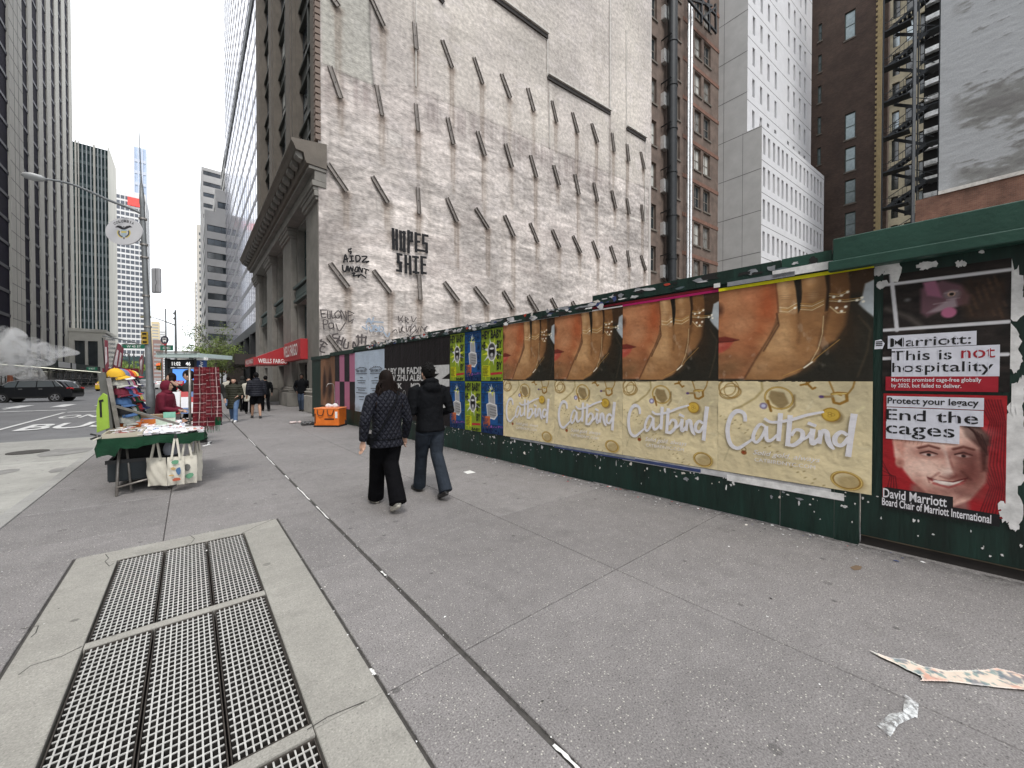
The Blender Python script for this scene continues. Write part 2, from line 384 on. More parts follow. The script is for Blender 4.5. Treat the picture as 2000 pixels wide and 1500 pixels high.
# ================================================================ materials of the street
def concrete(name, col, speck=1.0, dark=.25):
    m = bpy.data.materials.new(name); m.use_nodes = True; t = m.node_tree; b = t.nodes['Principled BSDF']; L, N = t.links.new, t.nodes.new
    c = N('ShaderNodeNewGeometry').outputs['Position']; oi = N('ShaderNodeObjectInfo')
    def noise(sc, det=6, ro=.6):
        n = N('ShaderNodeTexNoise'); n.inputs['Scale'].default_value = sc; n.inputs['Detail'].default_value = det; n.inputs['Roughness'].default_value = ro; L(c, n.inputs['Vector']); return n.outputs[0]
    def rng(s, a, b_, lo, hi):
        r = N('ShaderNodeMapRange'); r.inputs['From Min'].default_value = a; r.inputs['From Max'].default_value = b_; r.inputs['To Min'].default_value = lo; r.inputs['To Max'].default_value = hi; L(s, r.inputs[0]); return r.outputs[0]
    def mul(a, b_):
        q = N('ShaderNodeMath'); q.operation = 'MULTIPLY'; L(a, q.inputs[0]); L(b_, q.inputs[1]); return q.outputs[0]
    f = mul(rng(noise(.45, 9, .75), .3, .7, .80, 1.16), rng(noise(6, 8, .7), .3, .7, .9, 1.1))
    f = mul(f, rng(noise(110, 3, .7), .3, .7, 1-dark, 1+dark))
    f = mul(f, rng(oi.outputs['Random'], 0, 1, .93, 1.07))
    st = rng(noise(1.9, 9, .75), .56, .72, 1, .74); f = mul(f, st)       # foot-worn dirt
    gum = N('ShaderNodeTexVoronoi'); gum.inputs['Scale'].default_value = 1.5; L(c, gum.inputs['Vector'])
    f = mul(f, rng(gum.outputs['Distance'], .045, .06, .66, 1))
    s = N('ShaderNodeVectorMath'); s.operation = 'SCALE'; s.inputs[0].default_value = col; L(f, s.inputs['Scale'])
    vo = N('ShaderNodeTexVoronoi'); vo.inputs['Scale'].default_value = 78; L(c, vo.inputs['Vector'])
    pick = N('ShaderNodeSeparateColor'); L(vo.outputs['Color'], pick.inputs[0])
    sp = mul(rng(vo.outputs['Distance'], .22, .34, 1, 0), rng(pick.outputs[0], .74, .92, 0, speck))
    mx = N('ShaderNodeMix'); mx.data_type = 'RGBA'; L(sp, mx.inputs['Factor']); L(s.outputs[0], mx.inputs['A']); mx.inputs['B'].default_value = (.55, .53, .48, 1)
    sp2 = mul(rng(vo.outputs['Distance'], .25, .36, 1, 0), rng(pick.outputs[1], .76, .84, 0, .7*speck))
    mx2 = N('ShaderNodeMix'); mx2.data_type = 'RGBA'; L(sp2, mx2.inputs['Factor']); L(mx.outputs['Result'], mx2.inputs['A']); mx2.inputs['B'].default_value = (.05, .045, .045, 1)
    g2 = N('ShaderNodeTexVoronoi'); g2.inputs['Scale'].default_value = 3.3; L(c, g2.inputs['Vector']); gg = N('ShaderNodeVectorMath'); gg.operation = 'SCALE'; L(mx2.outputs['Result'], gg.inputs[0]); L(rng(g2.outputs['Distance'], .055, .085, .55, 1), gg.inputs['Scale']); L(gg.outputs[0], b.inputs['Base Color']); b.inputs['Roughness'].default_value = .82
    bu = N('ShaderNodeBump'); bu.inputs['Strength'].default_value = .35; bu.inputs['Distance'].default_value = .004; L(noise(150, 4, .7), bu.inputs['Height']); L(bu.outputs[0], b.inputs['Normal'])
    MATS[name] = m; return m
M_slab = concrete('sidewalk_concrete', (.208, .197, .195), 1.0, .50)
M_vent = concrete('vent_curb_concrete', (.31, .30, .272), .45, .22)
M_pad = concrete('bus_pad_concrete', (.36, .355, .33), .2, .14)
M_asph = concrete('asphalt', (.175, .175, .18), .25, .2)
M_joint = mat('joint_dirt', (.06, .056, .052), .95, var=.4, vscale=20)
M_curb = concrete('curb_concrete', (.34, .335, .32), .2, .15)
M_paint = mat('road_paint', (.66, .66, .65), .7, var=.2, vscale=5, bump=.2)
M_dark = mat('dark_void', (.012, .012, .012), .9, var=.3, vscale=6)
M_steel = mat('galvanised_steel', (.62, .61, .58), .38, .55, var=.25, vscale=30)
M_pit = mat('pit_concrete', (.03, .027, .024), .95, var=.4, vscale=8)
# ================================================================ ground, road, sidewalk
R = 2600; hx0, hx1, hy0, hy1 = -.50, .43, -3.0, 4.85
g = MB(); xs = [-R, hx0, hx1, R]; ys = [-R, hy0, hy1, R]
for i in range(3):
    for j in range(3):
        if (i, j) != (1, 1): g.add([(xs[i], ys[j], -.14), (xs[i+1], ys[j], -.14), (xs[i+1], ys[j+1], -.14), (xs[i], ys[j+1], -.14)], [(0, 1, 2, 3)])
g.build('ground', M_asph, kind='structure')
p = MB().box(hx0-.3, hx1+.3, hy0, hy1+.2, -2.2, -2.1); p.box(hx0-.1, hx0-.01, hy0, hy1, -2.1, -.145); p.box(hx1+.01, hx1+.1, hy0, hy1, -2.1, -.145); p.box(hx0, hx1, hy1+.01, hy1+.1, -2.1, -.145)
p.build('vent_shaft', M_pit, kind='structure')
MB().add([(-16.5, -60, -.12), (-1.72, -60, -.12), (-1.72, 900, -.12), (-16.5, 900, -.12)], [(0, 1, 2, 3)]).build('road', M_asph, kind='structure')
MB().add([(-120, 42, -.116), (80, 42, -.116), (80, 57, -.116), (-120, 57, -.116)], [(0, 1, 2, 3)]).build('cross_street', M_asph, kind='structure')
pad = thing('bus_pad', None, None, (0, 0, -.108), kind='structure')
for k in range(-2, 4):
    for x0, x1 in ((-4.58, -1.735), (-8.2, -4.6)):
        MB().box(x0, x1, k*4.4-.8, k*4.4+3.575, -.14, -.106-.001*(k % 2)).build('slab', M_pad, pad)
sw = thing('sidewalk', None, None, (0, 0, 0), kind='structure')
b = MB(); xs = [-1.56, hx0, hx1, 5.6]; ys = [-8, hy0, hy1, 42]
for i in range(3):
    for j in range(3):
        if (i, j) != (1, 1): b.add([(xs[i], ys[j], -.014), (xs[i+1], ys[j], -.014), (xs[i+1], ys[j+1], -.014), (xs[i], ys[j+1], -.014)], [(0, 1, 2, 3)])
b.build('joint_bed', M_joint, sw)
def slab(x0, x1, y0, y1, m=M_slab, g=.0035, dz=0):
    if x1-x0 < .03 or y1-y0 < .03: return
    x0 += g; x1 -= g; y0 += g; y1 -= g; c = .004; z = dz
    v = [(x0, y0, -.1), (x1, y0, -.1), (x1, y1, -.1), (x0, y1, -.1), (x0, y0, z-c), (x1, y0, z-c), (x1, y1, z-c), (x0, y1, z-c), (x0+c, y0+c, z), (x1-c, y0+c, z), (x1-c, y1-c, z), (x0+c, y1-c, z)]
    f = [(0, 1, 5, 4), (1, 2, 6, 5), (2, 3, 7, 6), (3, 0, 4, 7), (4, 5, 9, 8), (5, 6, 10, 9), (6, 7, 11, 10), (7, 4, 8, 11), (8, 9, 10, 11)]
    return MB().add(v, f).build('slab', m, sw)
rt = [-7.7, -4.5, 1.905, 3.51, 5.93, 7.53, 9.13, 10.73, 12.33, 13.93, 15.53, 17.13, 18.73, 20.33, 22.6, 24.9, 27.2, 29.5, 31.8, 34.1, 36.4, 38.7, 42]
for a, c in zip(rt, rt[1:]):
    far = a > 20
    slab(1.228, 2.74, a, c, dz=random.uniform(-.001, .001)); slab(2.74, 5.55, a, c, dz=random.uniform(-.001, .001))
    slab(.765, 1.202, a, c) if a < 5 else None
lt = [5.125, 5.72, 7.1, 8.55, 10.0, 11.5, 13.0, 14.5, 16, 17.5, 19, 20.5, 22.5, 24.5, 26.5, 28.5, 30.5, 32.5, 34.5, 36.5, 38.7, 42]
for a, c in zip(lt, lt[1:]):
    slab(-1.56, -.21, a, c, dz=random.uniform(-.001, .001)); slab(-.21, 1.202, a, c, dz=random.uniform(-.001, .001))
for a, c in zip([-7.7, -6.2, -4.6, -3, -1.4, .2, 1.75, 3.4], [-6.2, -4.6, -3, -1.4, .2, 1.75, 3.4, 5.125]): slab(-1.56, -.80, a, c)
# light concrete collar of the vent
vb = [-3, -.99, .45, 1.915, 3.39, 4.845]
for a, c in zip(vb, vb[1:]):
    slab(-.785, -.497, a, c, M_vent, .002, .003); slab(.425, .752, a, c, M_vent, .002, .003)
slab(-.785, .752, 4.845, 5.11, M_vent, .002, .003)
for P_ in ([(206, 1082), (212, 1090), (205, 1097), (214, 1106), (222, 1100)], [(372, 1046), (380, 1052), (374, 1060), (362, 1066)], [(40, 1228), (75, 1222), (70, 1236), (60, 1245)], [(472, 1042), (500, 1028), (534, 1014)], [(160, 1262), (120, 1282), (60, 1300), (36, 1318)], [(600, 1425), (640, 1400), (712, 1370)]):
    q = MB(); ribbon(q, [ground(u, v, .0042) for u, v in P_], .006, (0, 0, 1)); q.build('crack', M_joint, sw)
for tcen in (3.39, 1.915, .45, -.99): MB().box(-.494, .422, tcen-.035, tcen+.035, -.12, .002).build('cross_beam', M_vent, sw)
rnd = random.Random(3)
s = MB()
for (x, a, c) in ((1.215, 1.02, 1.16), (1.215, 4.72, 5.3), (1.215, 3.05, 3.15), (.757, .98, 1.32), (.757, 2.06, 2.12), (1.215, 5.6, 6.4), (1.215, 7.0, 7.35), (.757, .35, .55), (1.212, 8.3, 9.4), (1.215, 11, 12.6)):
    P = [Vector((x+rnd.uniform(-.004, .004), a+(c-a)*i/6, -.001)) for i in range(7)]; ribbon(s, P, [.009+rnd.random()*.012 for _ in P], (0, 0, 1))
s.build('joint_sealant', mat('white_sealant', (.7, .7, .68), .6, var=.15), sw)
# curb
cb = thing('curb', None, None, (0, 0, 0), kind='structure')
for k in range(-4, 22): MB().box(-1.72, -1.566, k*1.85, k*1.85+1.842, -.16, .004).build('curb_stone', M_curb, cb, bevel=.012)
# far sidewalks
for nm, x0, x1, y0, y1 in (('far_sidewalk', -1.72, 8.5, 57, 300), ('west_sidewalk', -26, -16.5, -60, 42), ('west_sidewalk', -26, -16.5, 57, 500)):
    o = MB().box(x0, x1, y0, y1, -.15, .0).build(nm, M_slab, kind='structure')
MB().box(5.56, 90, -60, 41.9, -.15, .0).build('vacant_lot', mat('dirt_lot', (.16, .14, .12), .95, var=.4), kind='structure')
# road paint
rp = thing('road_markings', None, None, (0, 0, -.1), kind='structure')
def sheet(x0, x1, y0, y1, z=-.103, n='paint_stripe'): MB().add([(x0, y0, z), (x1, y0, z), (x1, y1, z), (x0, y1, z)], [(0, 1, 2, 3)]).build(n, M_paint, rp)
sheet(-5.0, -4.87, 9, 29.9, -.102); sheet(-16.4, -5.3, 32.4, 32.85); sheet(-4.87, -2.2, 30.0, 30.35)
for k in range(8): sheet(-15.8+k*1.85, -15.2+k*1.85, 36.2, 39.6, -.1)
for a in range(6): sheet(-8.1, -7.98, 10+a*5, 12+a*5, -.102)
mb = MB(); text_in(mb, 'BUS', -4.5, 20.2, -2.2, 22.7, -.1, bold=.02); text_in(mb, 'ONLY', -4.5, 25.4, -2.3, 27.6, -.1, bold=.02); mb.build('lane_lettering', M_paint, rp)
M_patch = mat('tar_patch', (.25, .245, .235), .9, var=.3)
for (u0, v0, sx, sy) in ((125, 882, .5, .7), (5, 922, .2, .3), (118, 917, .15, .3)):
    q = ground(u0, v0, -.1); rr = random.Random(u0)
    P = [(q.x+math.cos(a)*sx*rr.uniform(.75, 1.1), q.y+math.sin(a)*sy*rr.uniform(.8, 1.1), -.1) for a in [i*.7 for i in range(9)]]
    MB().add(P, [tuple(range(9))]).build('asphalt_patch', M_patch, rp)
q = ground(55, 883, -.1); MB().lathe((q.x, q.y, -.104), [(.33, 0), (.33, .012), (.29, .013)], 24).build('manhole_cover', M_joint, rp)
# ================================================================ subway vent grates
def grate(label, x0, x1, y0, y1):
    t = thing('vent_grate', label, 'grate', (x0, y0, -.1), 'steel grates over the sidewalk vent')
    f = MB(); f.box(x0, x0+.005, y0, y1, -.08, -.001).box(x1-.005, x1, y0, y1, -.08, -.001).box(x0+.008, x1-.008, y0, y0+.008, -.08, -.001).box(x0+.008, x1-.008, y1-.008, y1, -.08, -.001)
    f.build('frame', M_gfr, t)
    bb = MB(); n = 11; k = 31
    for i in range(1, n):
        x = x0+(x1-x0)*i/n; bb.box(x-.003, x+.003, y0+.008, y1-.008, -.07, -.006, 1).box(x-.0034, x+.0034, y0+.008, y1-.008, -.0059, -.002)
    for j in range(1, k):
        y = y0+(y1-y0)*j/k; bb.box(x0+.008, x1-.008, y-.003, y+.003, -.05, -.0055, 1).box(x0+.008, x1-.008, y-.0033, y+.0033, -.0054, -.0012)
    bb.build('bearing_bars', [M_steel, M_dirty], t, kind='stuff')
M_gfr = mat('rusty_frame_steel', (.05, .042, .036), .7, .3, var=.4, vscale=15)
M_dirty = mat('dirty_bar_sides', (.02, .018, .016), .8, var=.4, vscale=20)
nm = {0: 'nearest the curb', 1: 'in the middle', 2: 'nearest the fence'}
for r, (y0, y1, rl) in enumerate(((3.43, 4.83, 'in the far row of the vent'), (1.955, 3.35, 'in the second row from the far end'), (.49, 1.87, 'in the row at the picture\'s bottom edge'), (-.95, .41, 'in the row closest to the camera, below the picture'))):
    if r == 3: continue
    for i in range(3):
        x0 = -.488+i*.3035
        if r == 2 and i < 1: continue
        grate(f'steel mesh vent grate {rl}, {nm[i]}', x0+.004, x0+.2985, y0, y1)
# ================================================================ graffiti wall building and the corner bank
W0 = Vector((4.62, 19.35, 0)); WD = Vector((.9964, -.0847, 0)).normalized(); WN = Vector((WD.y, -WD.x, 0)) # towards the camera
if WN.y > 0: WN = -WN
Mwall = frame(W0, WD, UP)     # local x along, y up, z = WD x UP
WL = 25.05
def wl(u, v, out=0):
    p = on_plane(u, v, W0+WN*out, WN)-W0; return (p.dot(WD), p.z)
cbld = thing('corner_building', 'tall corner building with whitewashed blind side wall and dark stone bank front', 'building', W0)
nx, ny = 480, 620; HT = 34.0
c = Cv(WL, HT, nx, ny, (.735, .705, .685))
n1 = c.noise(7, 4, 1, 5); n2 = c.noise(1.2, .35, 2, 4); n3 = c.noise(.5, 3.5, 3, 3); n4 = c.noise(.4, .12, 9, 3); n5 = c.noise(3, 9, 12, 5)
sk = lambda a: np.clip((a-.5)*2.4+.5, 0, 1)
# line between rough lower part and smoother upper part
lo = [wl(600, 112), wl(630, 124), wl(729, 167), wl(806, 168), wl(810, 176), wl(932, 225), wl(1072, 289), wl(1191, 339), wl(1270, 370), (26, 0), (-1, 0)]
low = c.poly(lo, None, mask=True)
c.a *= (1+.16*(sk(n1)-.5)+.22*(sk(n2)-.5)*(.35+.65*low)+.12*(sk(n5)-.5)+.12*(sk(n4)-.5)*(.3+.7*low))[..., None]
c.mix(sk(n5)*(1-low)*.5, (.62, .61, .55), .5)
c.mix(np.clip((n1-.55)*5, 0, 1)*low, (.69, .655, .64), .45)
c.mix(np.clip((n3-.62)*6, 0, 1), (.50, .47, .44), .2)
c.mix(np.clip((c.noise(2.2, 1.1, 31, 5)-.58)*9, 0, 1)*low, (.56, .525, .51), .35)
c.mix(np.clip((c.noise(.9, .5, 41, 4)-.60)*9, 0, 1), (.80, .77, .76), .35)
rg = np.random.RandomState(5); runs = c.noise(.18, 60, 61, 2)
top = c.poly([wl(810, 176), wl(932, 225), wl(1072, 289), wl(1191, 339), wl(1191, 372), wl(1072, 330), wl(932, 275), wl(810, 235)], None, soft=.5, mask=True)
c.mix(top*np.clip((runs-.35)*3, 0, 1), (.50, .46, .45), .5)
c.mix(c.poly([wl(640, 130), wl(729, 168), wl(729, 215), wl(640, 190)], None, soft=.4, mask=True)*np.clip((runs-.3)*3, 0, 1), (.48, .43, .42), .5)
c.line([wl(722, 0), wl(721, 60), wl(724, 110), wl(729, 168)], .06, (.40, .38, .37), .04, .8)
c.mix(c.poly([wl(627, -10), wl(720, -10), wl(729, 167), wl(630, 124)], None, mask=True), (.64, .65, .61), .45)
for (u0, v0, u1, v1, r_, op) in ((1191, -5, 1191, 372, .13, .5), (1223, 60, 1223, 420, .05, .5), (1069, 74, 1073, 289, .08, .45), (807, -5, 812, 170, .05, .4), (812, 170, 818, 420, .05, .35), (960, -5, 1069, 85, .2, .45)):
    c.line([wl(u0, v0), wl(u1, v1)], r_, (.46, .43, .41), .05, op)
c.line([wl(*p) for p in ((1223, 420), (1258, 434))], .07, (.88, .86, .83), .03, .9)
for P in ([(735, 385), (765, 392), (768, 420), (737, 410)], [(770, 568), (790, 571), (792, 600), (772, 596)], [(757, 250), (785, 262), (786, 292), (758, 280)]):
    c.line([wl(*q) for q in P+P[:1]], .03, (.50, .47, .45), .03, .6); c.poly([wl(*q) for q in P], (.72, .70, .68), .05, .5)
BE = [(648,-5,660,15),(722,-8,748,54),(808.8,45,812,98),(863,79,882.5,133),(924.8,113,941.8,164.6),(978.5,145,995,192.5),(1029.8,172.8,1041.7,218),(1077,197.4,1085.7,240),(1117,220,1126.6,261),(1154.6,241.4,1165,280),(1194.6,260.4,1197.7,297),(1223.5,281.7,1226,315.8),(1250.5,297,1256.5,332),
(644,130.3,665,194),(735,167,746,226),(811.5,203.6,816.5,256.4),(873.5,230,885,282),(931.8,256.8,945.7,305.5),(986.4,281,999,327),(1035.4,303.5,1047,346.5),(1080.6,322.7,1090.4,363),(1121.9,340.6,1130,380.5),(1159,357,1165.6,394.8),(1194,372,1201.7,407.8),(1223.4,387.5,1227.6,419.3),(1252,399.7,1255.6,431.6),
(640.3,320,676.3,375),(726.7,344.8,756.8,397),(815.6,366.5,818,418),(872.3,386.8,892.3,434),(928.3,406.7,953.5,447),(984.7,421,1003.2,462),(1034.4,435.8,1050,474),(1077.8,449,1092.5,485),(1118,460.6,1133,495.3),(1156.5,471,1168.4,505),(1191.5,480.5,1202.3,513),(1224.4,489.3,1229,522),(1251,498.7,1260,529),
(644.4,514,680,562),(729,528,762.4,572),(818,536,820,586),(867,551,894,588.7),(926.5,561,951,595.7),(982,568.7,1001.8,602.7),(1030.8,576.8,1048.3,609),(1076,582.7,1092,614),(1116.6,589,1130,616),(640,655,675,700),(728,666,752,698)]
rowl = ['top row', 'second row from the top', 'middle row', 'fourth row from the top', 'lowest row']
hts = []
for i, (u0, v0, u1, v1) in enumerate(BE):
    x, z = wl(u1, v1); L_ = rnd.uniform(1.2, 4.5)
    for dx in (-.1, .1):
        if rnd.random() < .85:
            L2 = L_*rnd.uniform(.5, 1.1); c.line([(x+dx, z-.05), (x+dx+rnd.uniform(-.03, .03), z-L2*.6), (x+dx, z-L2)], [.045, .03, .01], (.42, .37, .34), .05, rnd.uniform(.3, .7))
    c.line([(x, z-.1), (x+.05, z-L_)], [.16, .05], (.52, .47, .42), .15, .45)
    c.ell(x, z-.1, .25, .2, (.40, .34, .30), .12, op=.4)
disp = (n2-.5)*.05*(.35+.65*low)+(n4-.5)*.03*(.3+.7*low)+(n1-.5)*.05-(1-low)*.0
disp += low*(-.03)
disp[:, 0] = 0
me = c.grid('side_wall', disp)
me.materials.append(vcmat('whitewashed_masonry', .85, .7, 5, .04, (1, 3.2, 1), fine=.24))
o = bpy.data.objects.new('side_wall', me); COL.objects.link(o); place(o, cbld, Mwall)
# raised / shadowed ledges left by the demolished neighbour
def wbox(mb, p, q, h, out, below=True):
    a = Vector((p[0], p[1], -.02)); b_ = Vector((q[0], q[1], -.02)); d = (b_-a).normalized(); n = Vector((-d.y, d.x, 0))*h
    mb.obox(a-n*.5, b_-a, n, Vector((0, 0, out)))
M_plast = mat('ledge_plaster', (.52, .50, .47), .9, var=.25, bump=.4, bscale=8)
M_tar = mat('tar_flashing', (.045, .04, .038), .8, var=.3)
LG = []
for a, b_ in (((960, -8), (1069, 72)), ((1069, 150), (1191, 221)), ((1223, 250), (1260, 273)), ((850, -15), (866, 5))):
    p_, q_ = wl(*a), wl(*b_); l1 = MB(); l2 = MB(); LG += [(l1, M_plast, 'plaster_ledge'), (l2, M_tar, 'flashing')]; wbox(l1, (p_[0], p_[1]+.12), (q_[0], q_[1]+.12), .1, .24); wbox(l2, (p_[0], p_[1]-.06), (q_[0], q_[1]-.06), .22, .12)
for a, b_, wd in (((1191, 222), (1191, -5), .1), ((1069, 74), (1069, 150), .08), ((1073, 180), (1073, 289), .05), ((1223, 250), (1222, 60), .05), ((1260, 273), (1259, 434), .05), ((812, 170), (812, 0), .05)):
    l1 = MB(); wbox(l1, wl(*a), wl(*b_), wd, .07); LG.append((l1, M_plast, 'plaster_ledge'))
for mb, m, nmx in LG:
    me = mb.mesh(nmx); me.materials.append(m); o = bpy.data.objects.new(nmx, me); COL.objects.link(o); place(o, cbld, Mwall)
# steel channels
M_beam = mat('weathered_channel_steel', (.19, .17, .155), .65, .15, var=.35, vscale=4, bump=.2)
M_hole = mat('bolt_hole', (.01, .01, .01), .9, var=0)
colw = {}
for i, (u0, v0, u1, v1) in enumerate(BE):
    a = Vector((*wl(u0, v0), 0)); b_ = Vector((*wl(u1, v1), rnd.uniform(0, .10))); d = (b_-a); L_ = d.length; d.normalize(); n = Vector((-d.y, d.x, 0)).normalized(); w_ = .225*rnd.uniform(.85, 1.12); out = .10
    mb = MB(); mb.obox(a-n*w_/2+Vector((0, 0, .0)), d*L_, n*w_, Vector((0, 0, .04)))
    mb.obox(a-n*w_/2, d*L_, n*.03, Vector((0, 0, out))); mb.obox(a+n*(w_/2-.03), d*L_, n*.03, Vector((0, 0, out)))
    mb.add([(a+d*L_*.5+n*.028*math.cos(q*math.pi/4)+d*.028*math.sin(q*math.pi/4))+Vector((0, 0, .043)) for q in range(8)], [tuple(range(8))[::-1]], 1)
    me = mb.mesh('steel_channel', None); me.materials.append(M_beam); me.materials.append(M_hole); me.polygons.foreach_set('material_index', mb.m)
    o = bpy.data.objects.new('steel_channel', me); COL.objects.link(o); place(o, cbld, Mwall)
# graffiti
M_ink = mat('black_spray_paint', (.018, .018, .02), .8, var=.2, spec=.2); M_ink2 = mat('faded_blue_spray_paint', (.26, .31, .38), .9, var=.3)
M_ink3 = mat('dark_marker_paint', (.07, .06, .06), .9, var=.2)
gz = Zm(620, 420, 5.0)
def wp(x, y, out=.075): q = wl(*gz(x, y)); return Vector((q[0], q[1], out))
def spray(strokes, wd, m, name):
    mb = MB()
    for k, st in enumerate(strokes):
        P = smooth_pts([wp(*q, .085+.0006*k) for q in st], 5) if len(st) > 2 else [wp(*q, .085+.0006*k) for q in st]
        P = [p for i, p in enumerate(P) if i == 0 or (p-P[i-1]).length > 1e-4]
        ribbon(mb, P, wd, (0, 0, 1))
    me = mb.mesh(name); me.materials.append(m); o = bpy.data.objects.new(name, me); COL.objects.link(o); place(o, cbld, Mwall)
Sx = lambda *a: [a[i:i+2] for i in range(0, len(a), 2)]
def straight(st):   # straight polyline broken into two-point runs so corners stay square
    return [st[i:i+2] for i in range(len(st)-1)]
H = []
for st in (Sx(733,140,738,330), Sx(768,150,770,338), Sx(733,245,770,248), Sx(806,165,812,345), Sx(842,168,842,358), Sx(800,172,850,178), Sx(802,340,850,350), Sx(884,160,884,368), Sx(884,172,920,178), Sx(914,178,914,258), Sx(884,262,922,258), Sx(954,180,958,358), Sx(950,190,996,196), Sx(954,262,990,266), Sx(954,345,996,350), Sx(1022,198,1070,208), Sx(1026,200,1028,280), Sx(1024,276,1064,284), Sx(1060,284,1060,370), Sx(1012,352,1066,362),
           Sx(776,385,816,392), Sx(782,385,786,468), Sx(776,462,816,470), Sx(806,468,806,552), Sx(770,545,812,550), Sx(856,400,858,565), Sx(898,408,902,578), Sx(856,480,900,486), Sx(926,412,976,418), Sx(954,415,956,572), Sx(930,560,982,568), Sx(1010,412,1014,572), Sx(1006,414,1052,420), Sx(1010,486,1046,490), Sx(1008,564,1052,572)): H.append(st)
mb = MB()
for k, st in enumerate(H):
    a, b_ = [wp(*q, .08+.0005*k) for q in st]; hv = abs(b_.y-a.y) > abs(b_.x-a.x); e = (b_-a).normalized()*.05
    ribbon(mb, [a-e, b_+e], .15 if hv else .125, (0, 0, 1))
me = mb.mesh('painted_lettering'); me.materials.append(M_ink); o = bpy.data.objects.new('painted_lettering', me); COL.objects.link(o); place(o, cbld, Mwall)
spray([Sx(252,470,270,390,290,465), Sx(255,440,300,430), Sx(310,405,350,405), Sx(330,405,330,455), Sx(305,460,355,452), Sx(370,400,375,460,410,440,405,405,370,400), Sx(425,410,480,412,430,465,500,455,470,470), Sx(330,330,300,345,305,365,325,360,318,390), Sx(300,335,325,345),
       Sx(240,490,245,540,270,555,285,500,290,550), Sx(295,500,305,555,320,510,335,555,345,505), Sx(375,510,360,550,385,555,390,515,375,510), Sx(400,560,405,510,430,565,435,520), Sx(445,525,500,545), Sx(470,535,465,580), Sx(330,575,360,570,345,600,400,590,390,615,420,585,470,620)], .07, M_ink, 'graffiti_tag')
spray([Sx(20,930,90,930), Sx(30,930,40,1000,80,1000), Sx(30,965,75,962), Sx(100,930,95,1000,120,1010,118,935), Sx(135,935,140,1005,175,1000), Sx(200,935,165,970,195,1010,225,970,200,935), Sx(235,1020,225,930,280,1030,270,940), Sx(290,935,355,965), Sx(295,940,300,1040,350,1020), Sx(298,985,340,975), Sx(340,1040,330,1060),
       Sx(60,1120,55,1030,95,1035,90,1065,60,1070), Sx(150,1060,110,1060,115,1110,150,1100,150,1060,158,1115), Sx(175,1060,210,1135,270,1050)], .05, M_ink3, 'graffiti_tag')
spray([Sx(470,1060,500,1010,520,1060,545,1000), Sx(500,1090,520,1140,545,1085,520,1080), Sx(545,1140,560,1080,590,1130,560,1140), Sx(600,1080,605,1140,640,1120,620,1085), Sx(430,1090,480,1120,470,1070), Sx(640,1140,680,1190,700,1150), Sx(480,1040,640,1050), Sx(560,1100,620,1110)], .07, M_ink2, 'graffiti_tag')
spray([Sx(785,985,795,1040,830,985), Sx(800,1010,830,1050), Sx(850,990,855,1050), Sx(850,1000,885,1020,855,1030,890,1060), Sx(910,990,930,1045,960,1000), Sx(790,1095,800,1150,830,1090,810,1120,850,1150), Sx(860,1080,870,1140,900,1085,905,1150), Sx(920,1060,900,1130,950,1080,960,1150,990,1090), Sx(1000,1140,1010,1090,1040,1130,1060,1085), Sx(1070,1090,1040,1110,1050,1150,1090,1140), Sx(720,1150,760,1120,775,1160), Sx(870,1160,900,1180,960,1120,980,1160)], .045, M_ink3, 'graffiti_tag')
spray([Sx(200,1160,150,1170,150,1200,200,1210,170,1250), Sx(215,1180,190,1260), Sx(250,1195,225,1275), Sx(200,1220,240,1235), Sx(270,1210,250,1290,290,1300,300,1240), Sx(370,1190,480,1200), Sx(390,1170,400,1250), Sx(430,1165,425,1260), Sx(470,1180,460,1270), Sx(340,1300,350,1240,380,1290,400,1240), Sx(40,1215,25,1235,60,1240,40,1270,25,1265), Sx(60,1240,95,1270), Sx(75,1290,35,1285,25,1330,70,1345)], .075, M_ink3, 'graffiti_tag')
# upper plain body of the building
top_m = mat('whitewashed_upper', (.44, .41, .385), .9, var=.2, vscale=.6, bump=.4, bscale=9)
ub = MB(); ub.obox(W0+Vector((0, 0, HT)), WD*WL, -WN*22, UP*20); ub.obox(W0+WD*WL, -WN*.5, WD*-.3, UP*HT); ub.obox(W0-WN*.5+WD*1.5, WD*(WL-1.6), -WN*21, UP*(HT-.1)); ub.build('building_mass', top_m, cbld)
# ================================================================ bank front of the corner building (faces the avenue)
M_stone = mat('weathered_limestone', (.20, .19, .172), .85, var=.22, vscale=1.3, bump=.25, bscale=14)
M_stone2 = mat('brown_upper_stone', (.135, .118, .10), .88, var=.2, vscale=1.5, bump=.3, bscale=20)
M_plinth = mat('light_plinth_stone', (.33, .31, .28), .8, var=.2, vscale=3, bump=.25)
M_glass = mat('dark_window_glass', (.03, .04, .045), .08, 0, var=.3, vscale=.5, spec=1.0)
M_glass_b = mat('bright_window_glass', (.30, .34, .36), .12, .6, var=.4, vscale=.8, spec=1.0)
M_blind = mat('window_blinds', (.45, .45, .42), .6, var=.15, vscale=2)
M_frame_g = mat('green_window_frame', (.06, .09, .085), .5, .2, var=.2)
M_frame_d = mat('dark_window_frame', (.035, .037, .04), .5, .3, var=.2)
M_red = mat('bank_red', (.40, .02, .025), .45, var=.08); M_white = mat('sign_white', (.80, .80, .78), .5, var=.05)
FX = 41.6; Mf = frame((4.95, FX, 0), (0, -1, 0), UP)
wf = wf_p = cbld
T = lambda t: FX-t
bays = [(21.95, 25.6), (28.3, 32.3), (34.9, 39.0)]
rects = []
for (a, b_) in bays: rects += [(T(b_)+.1, T(a)-.1, 0.02, 2.55), (T(b_)+.12, T(a)-.12, 3.72, 6.0), (T(b_)+.15, T(a)-.15, 7.0, 10.35)]
me = wall_holes(FX-19.4, 12.2, rects, .45); wall_obj(cbld, Mf, me, M_stone, 'front_wall')
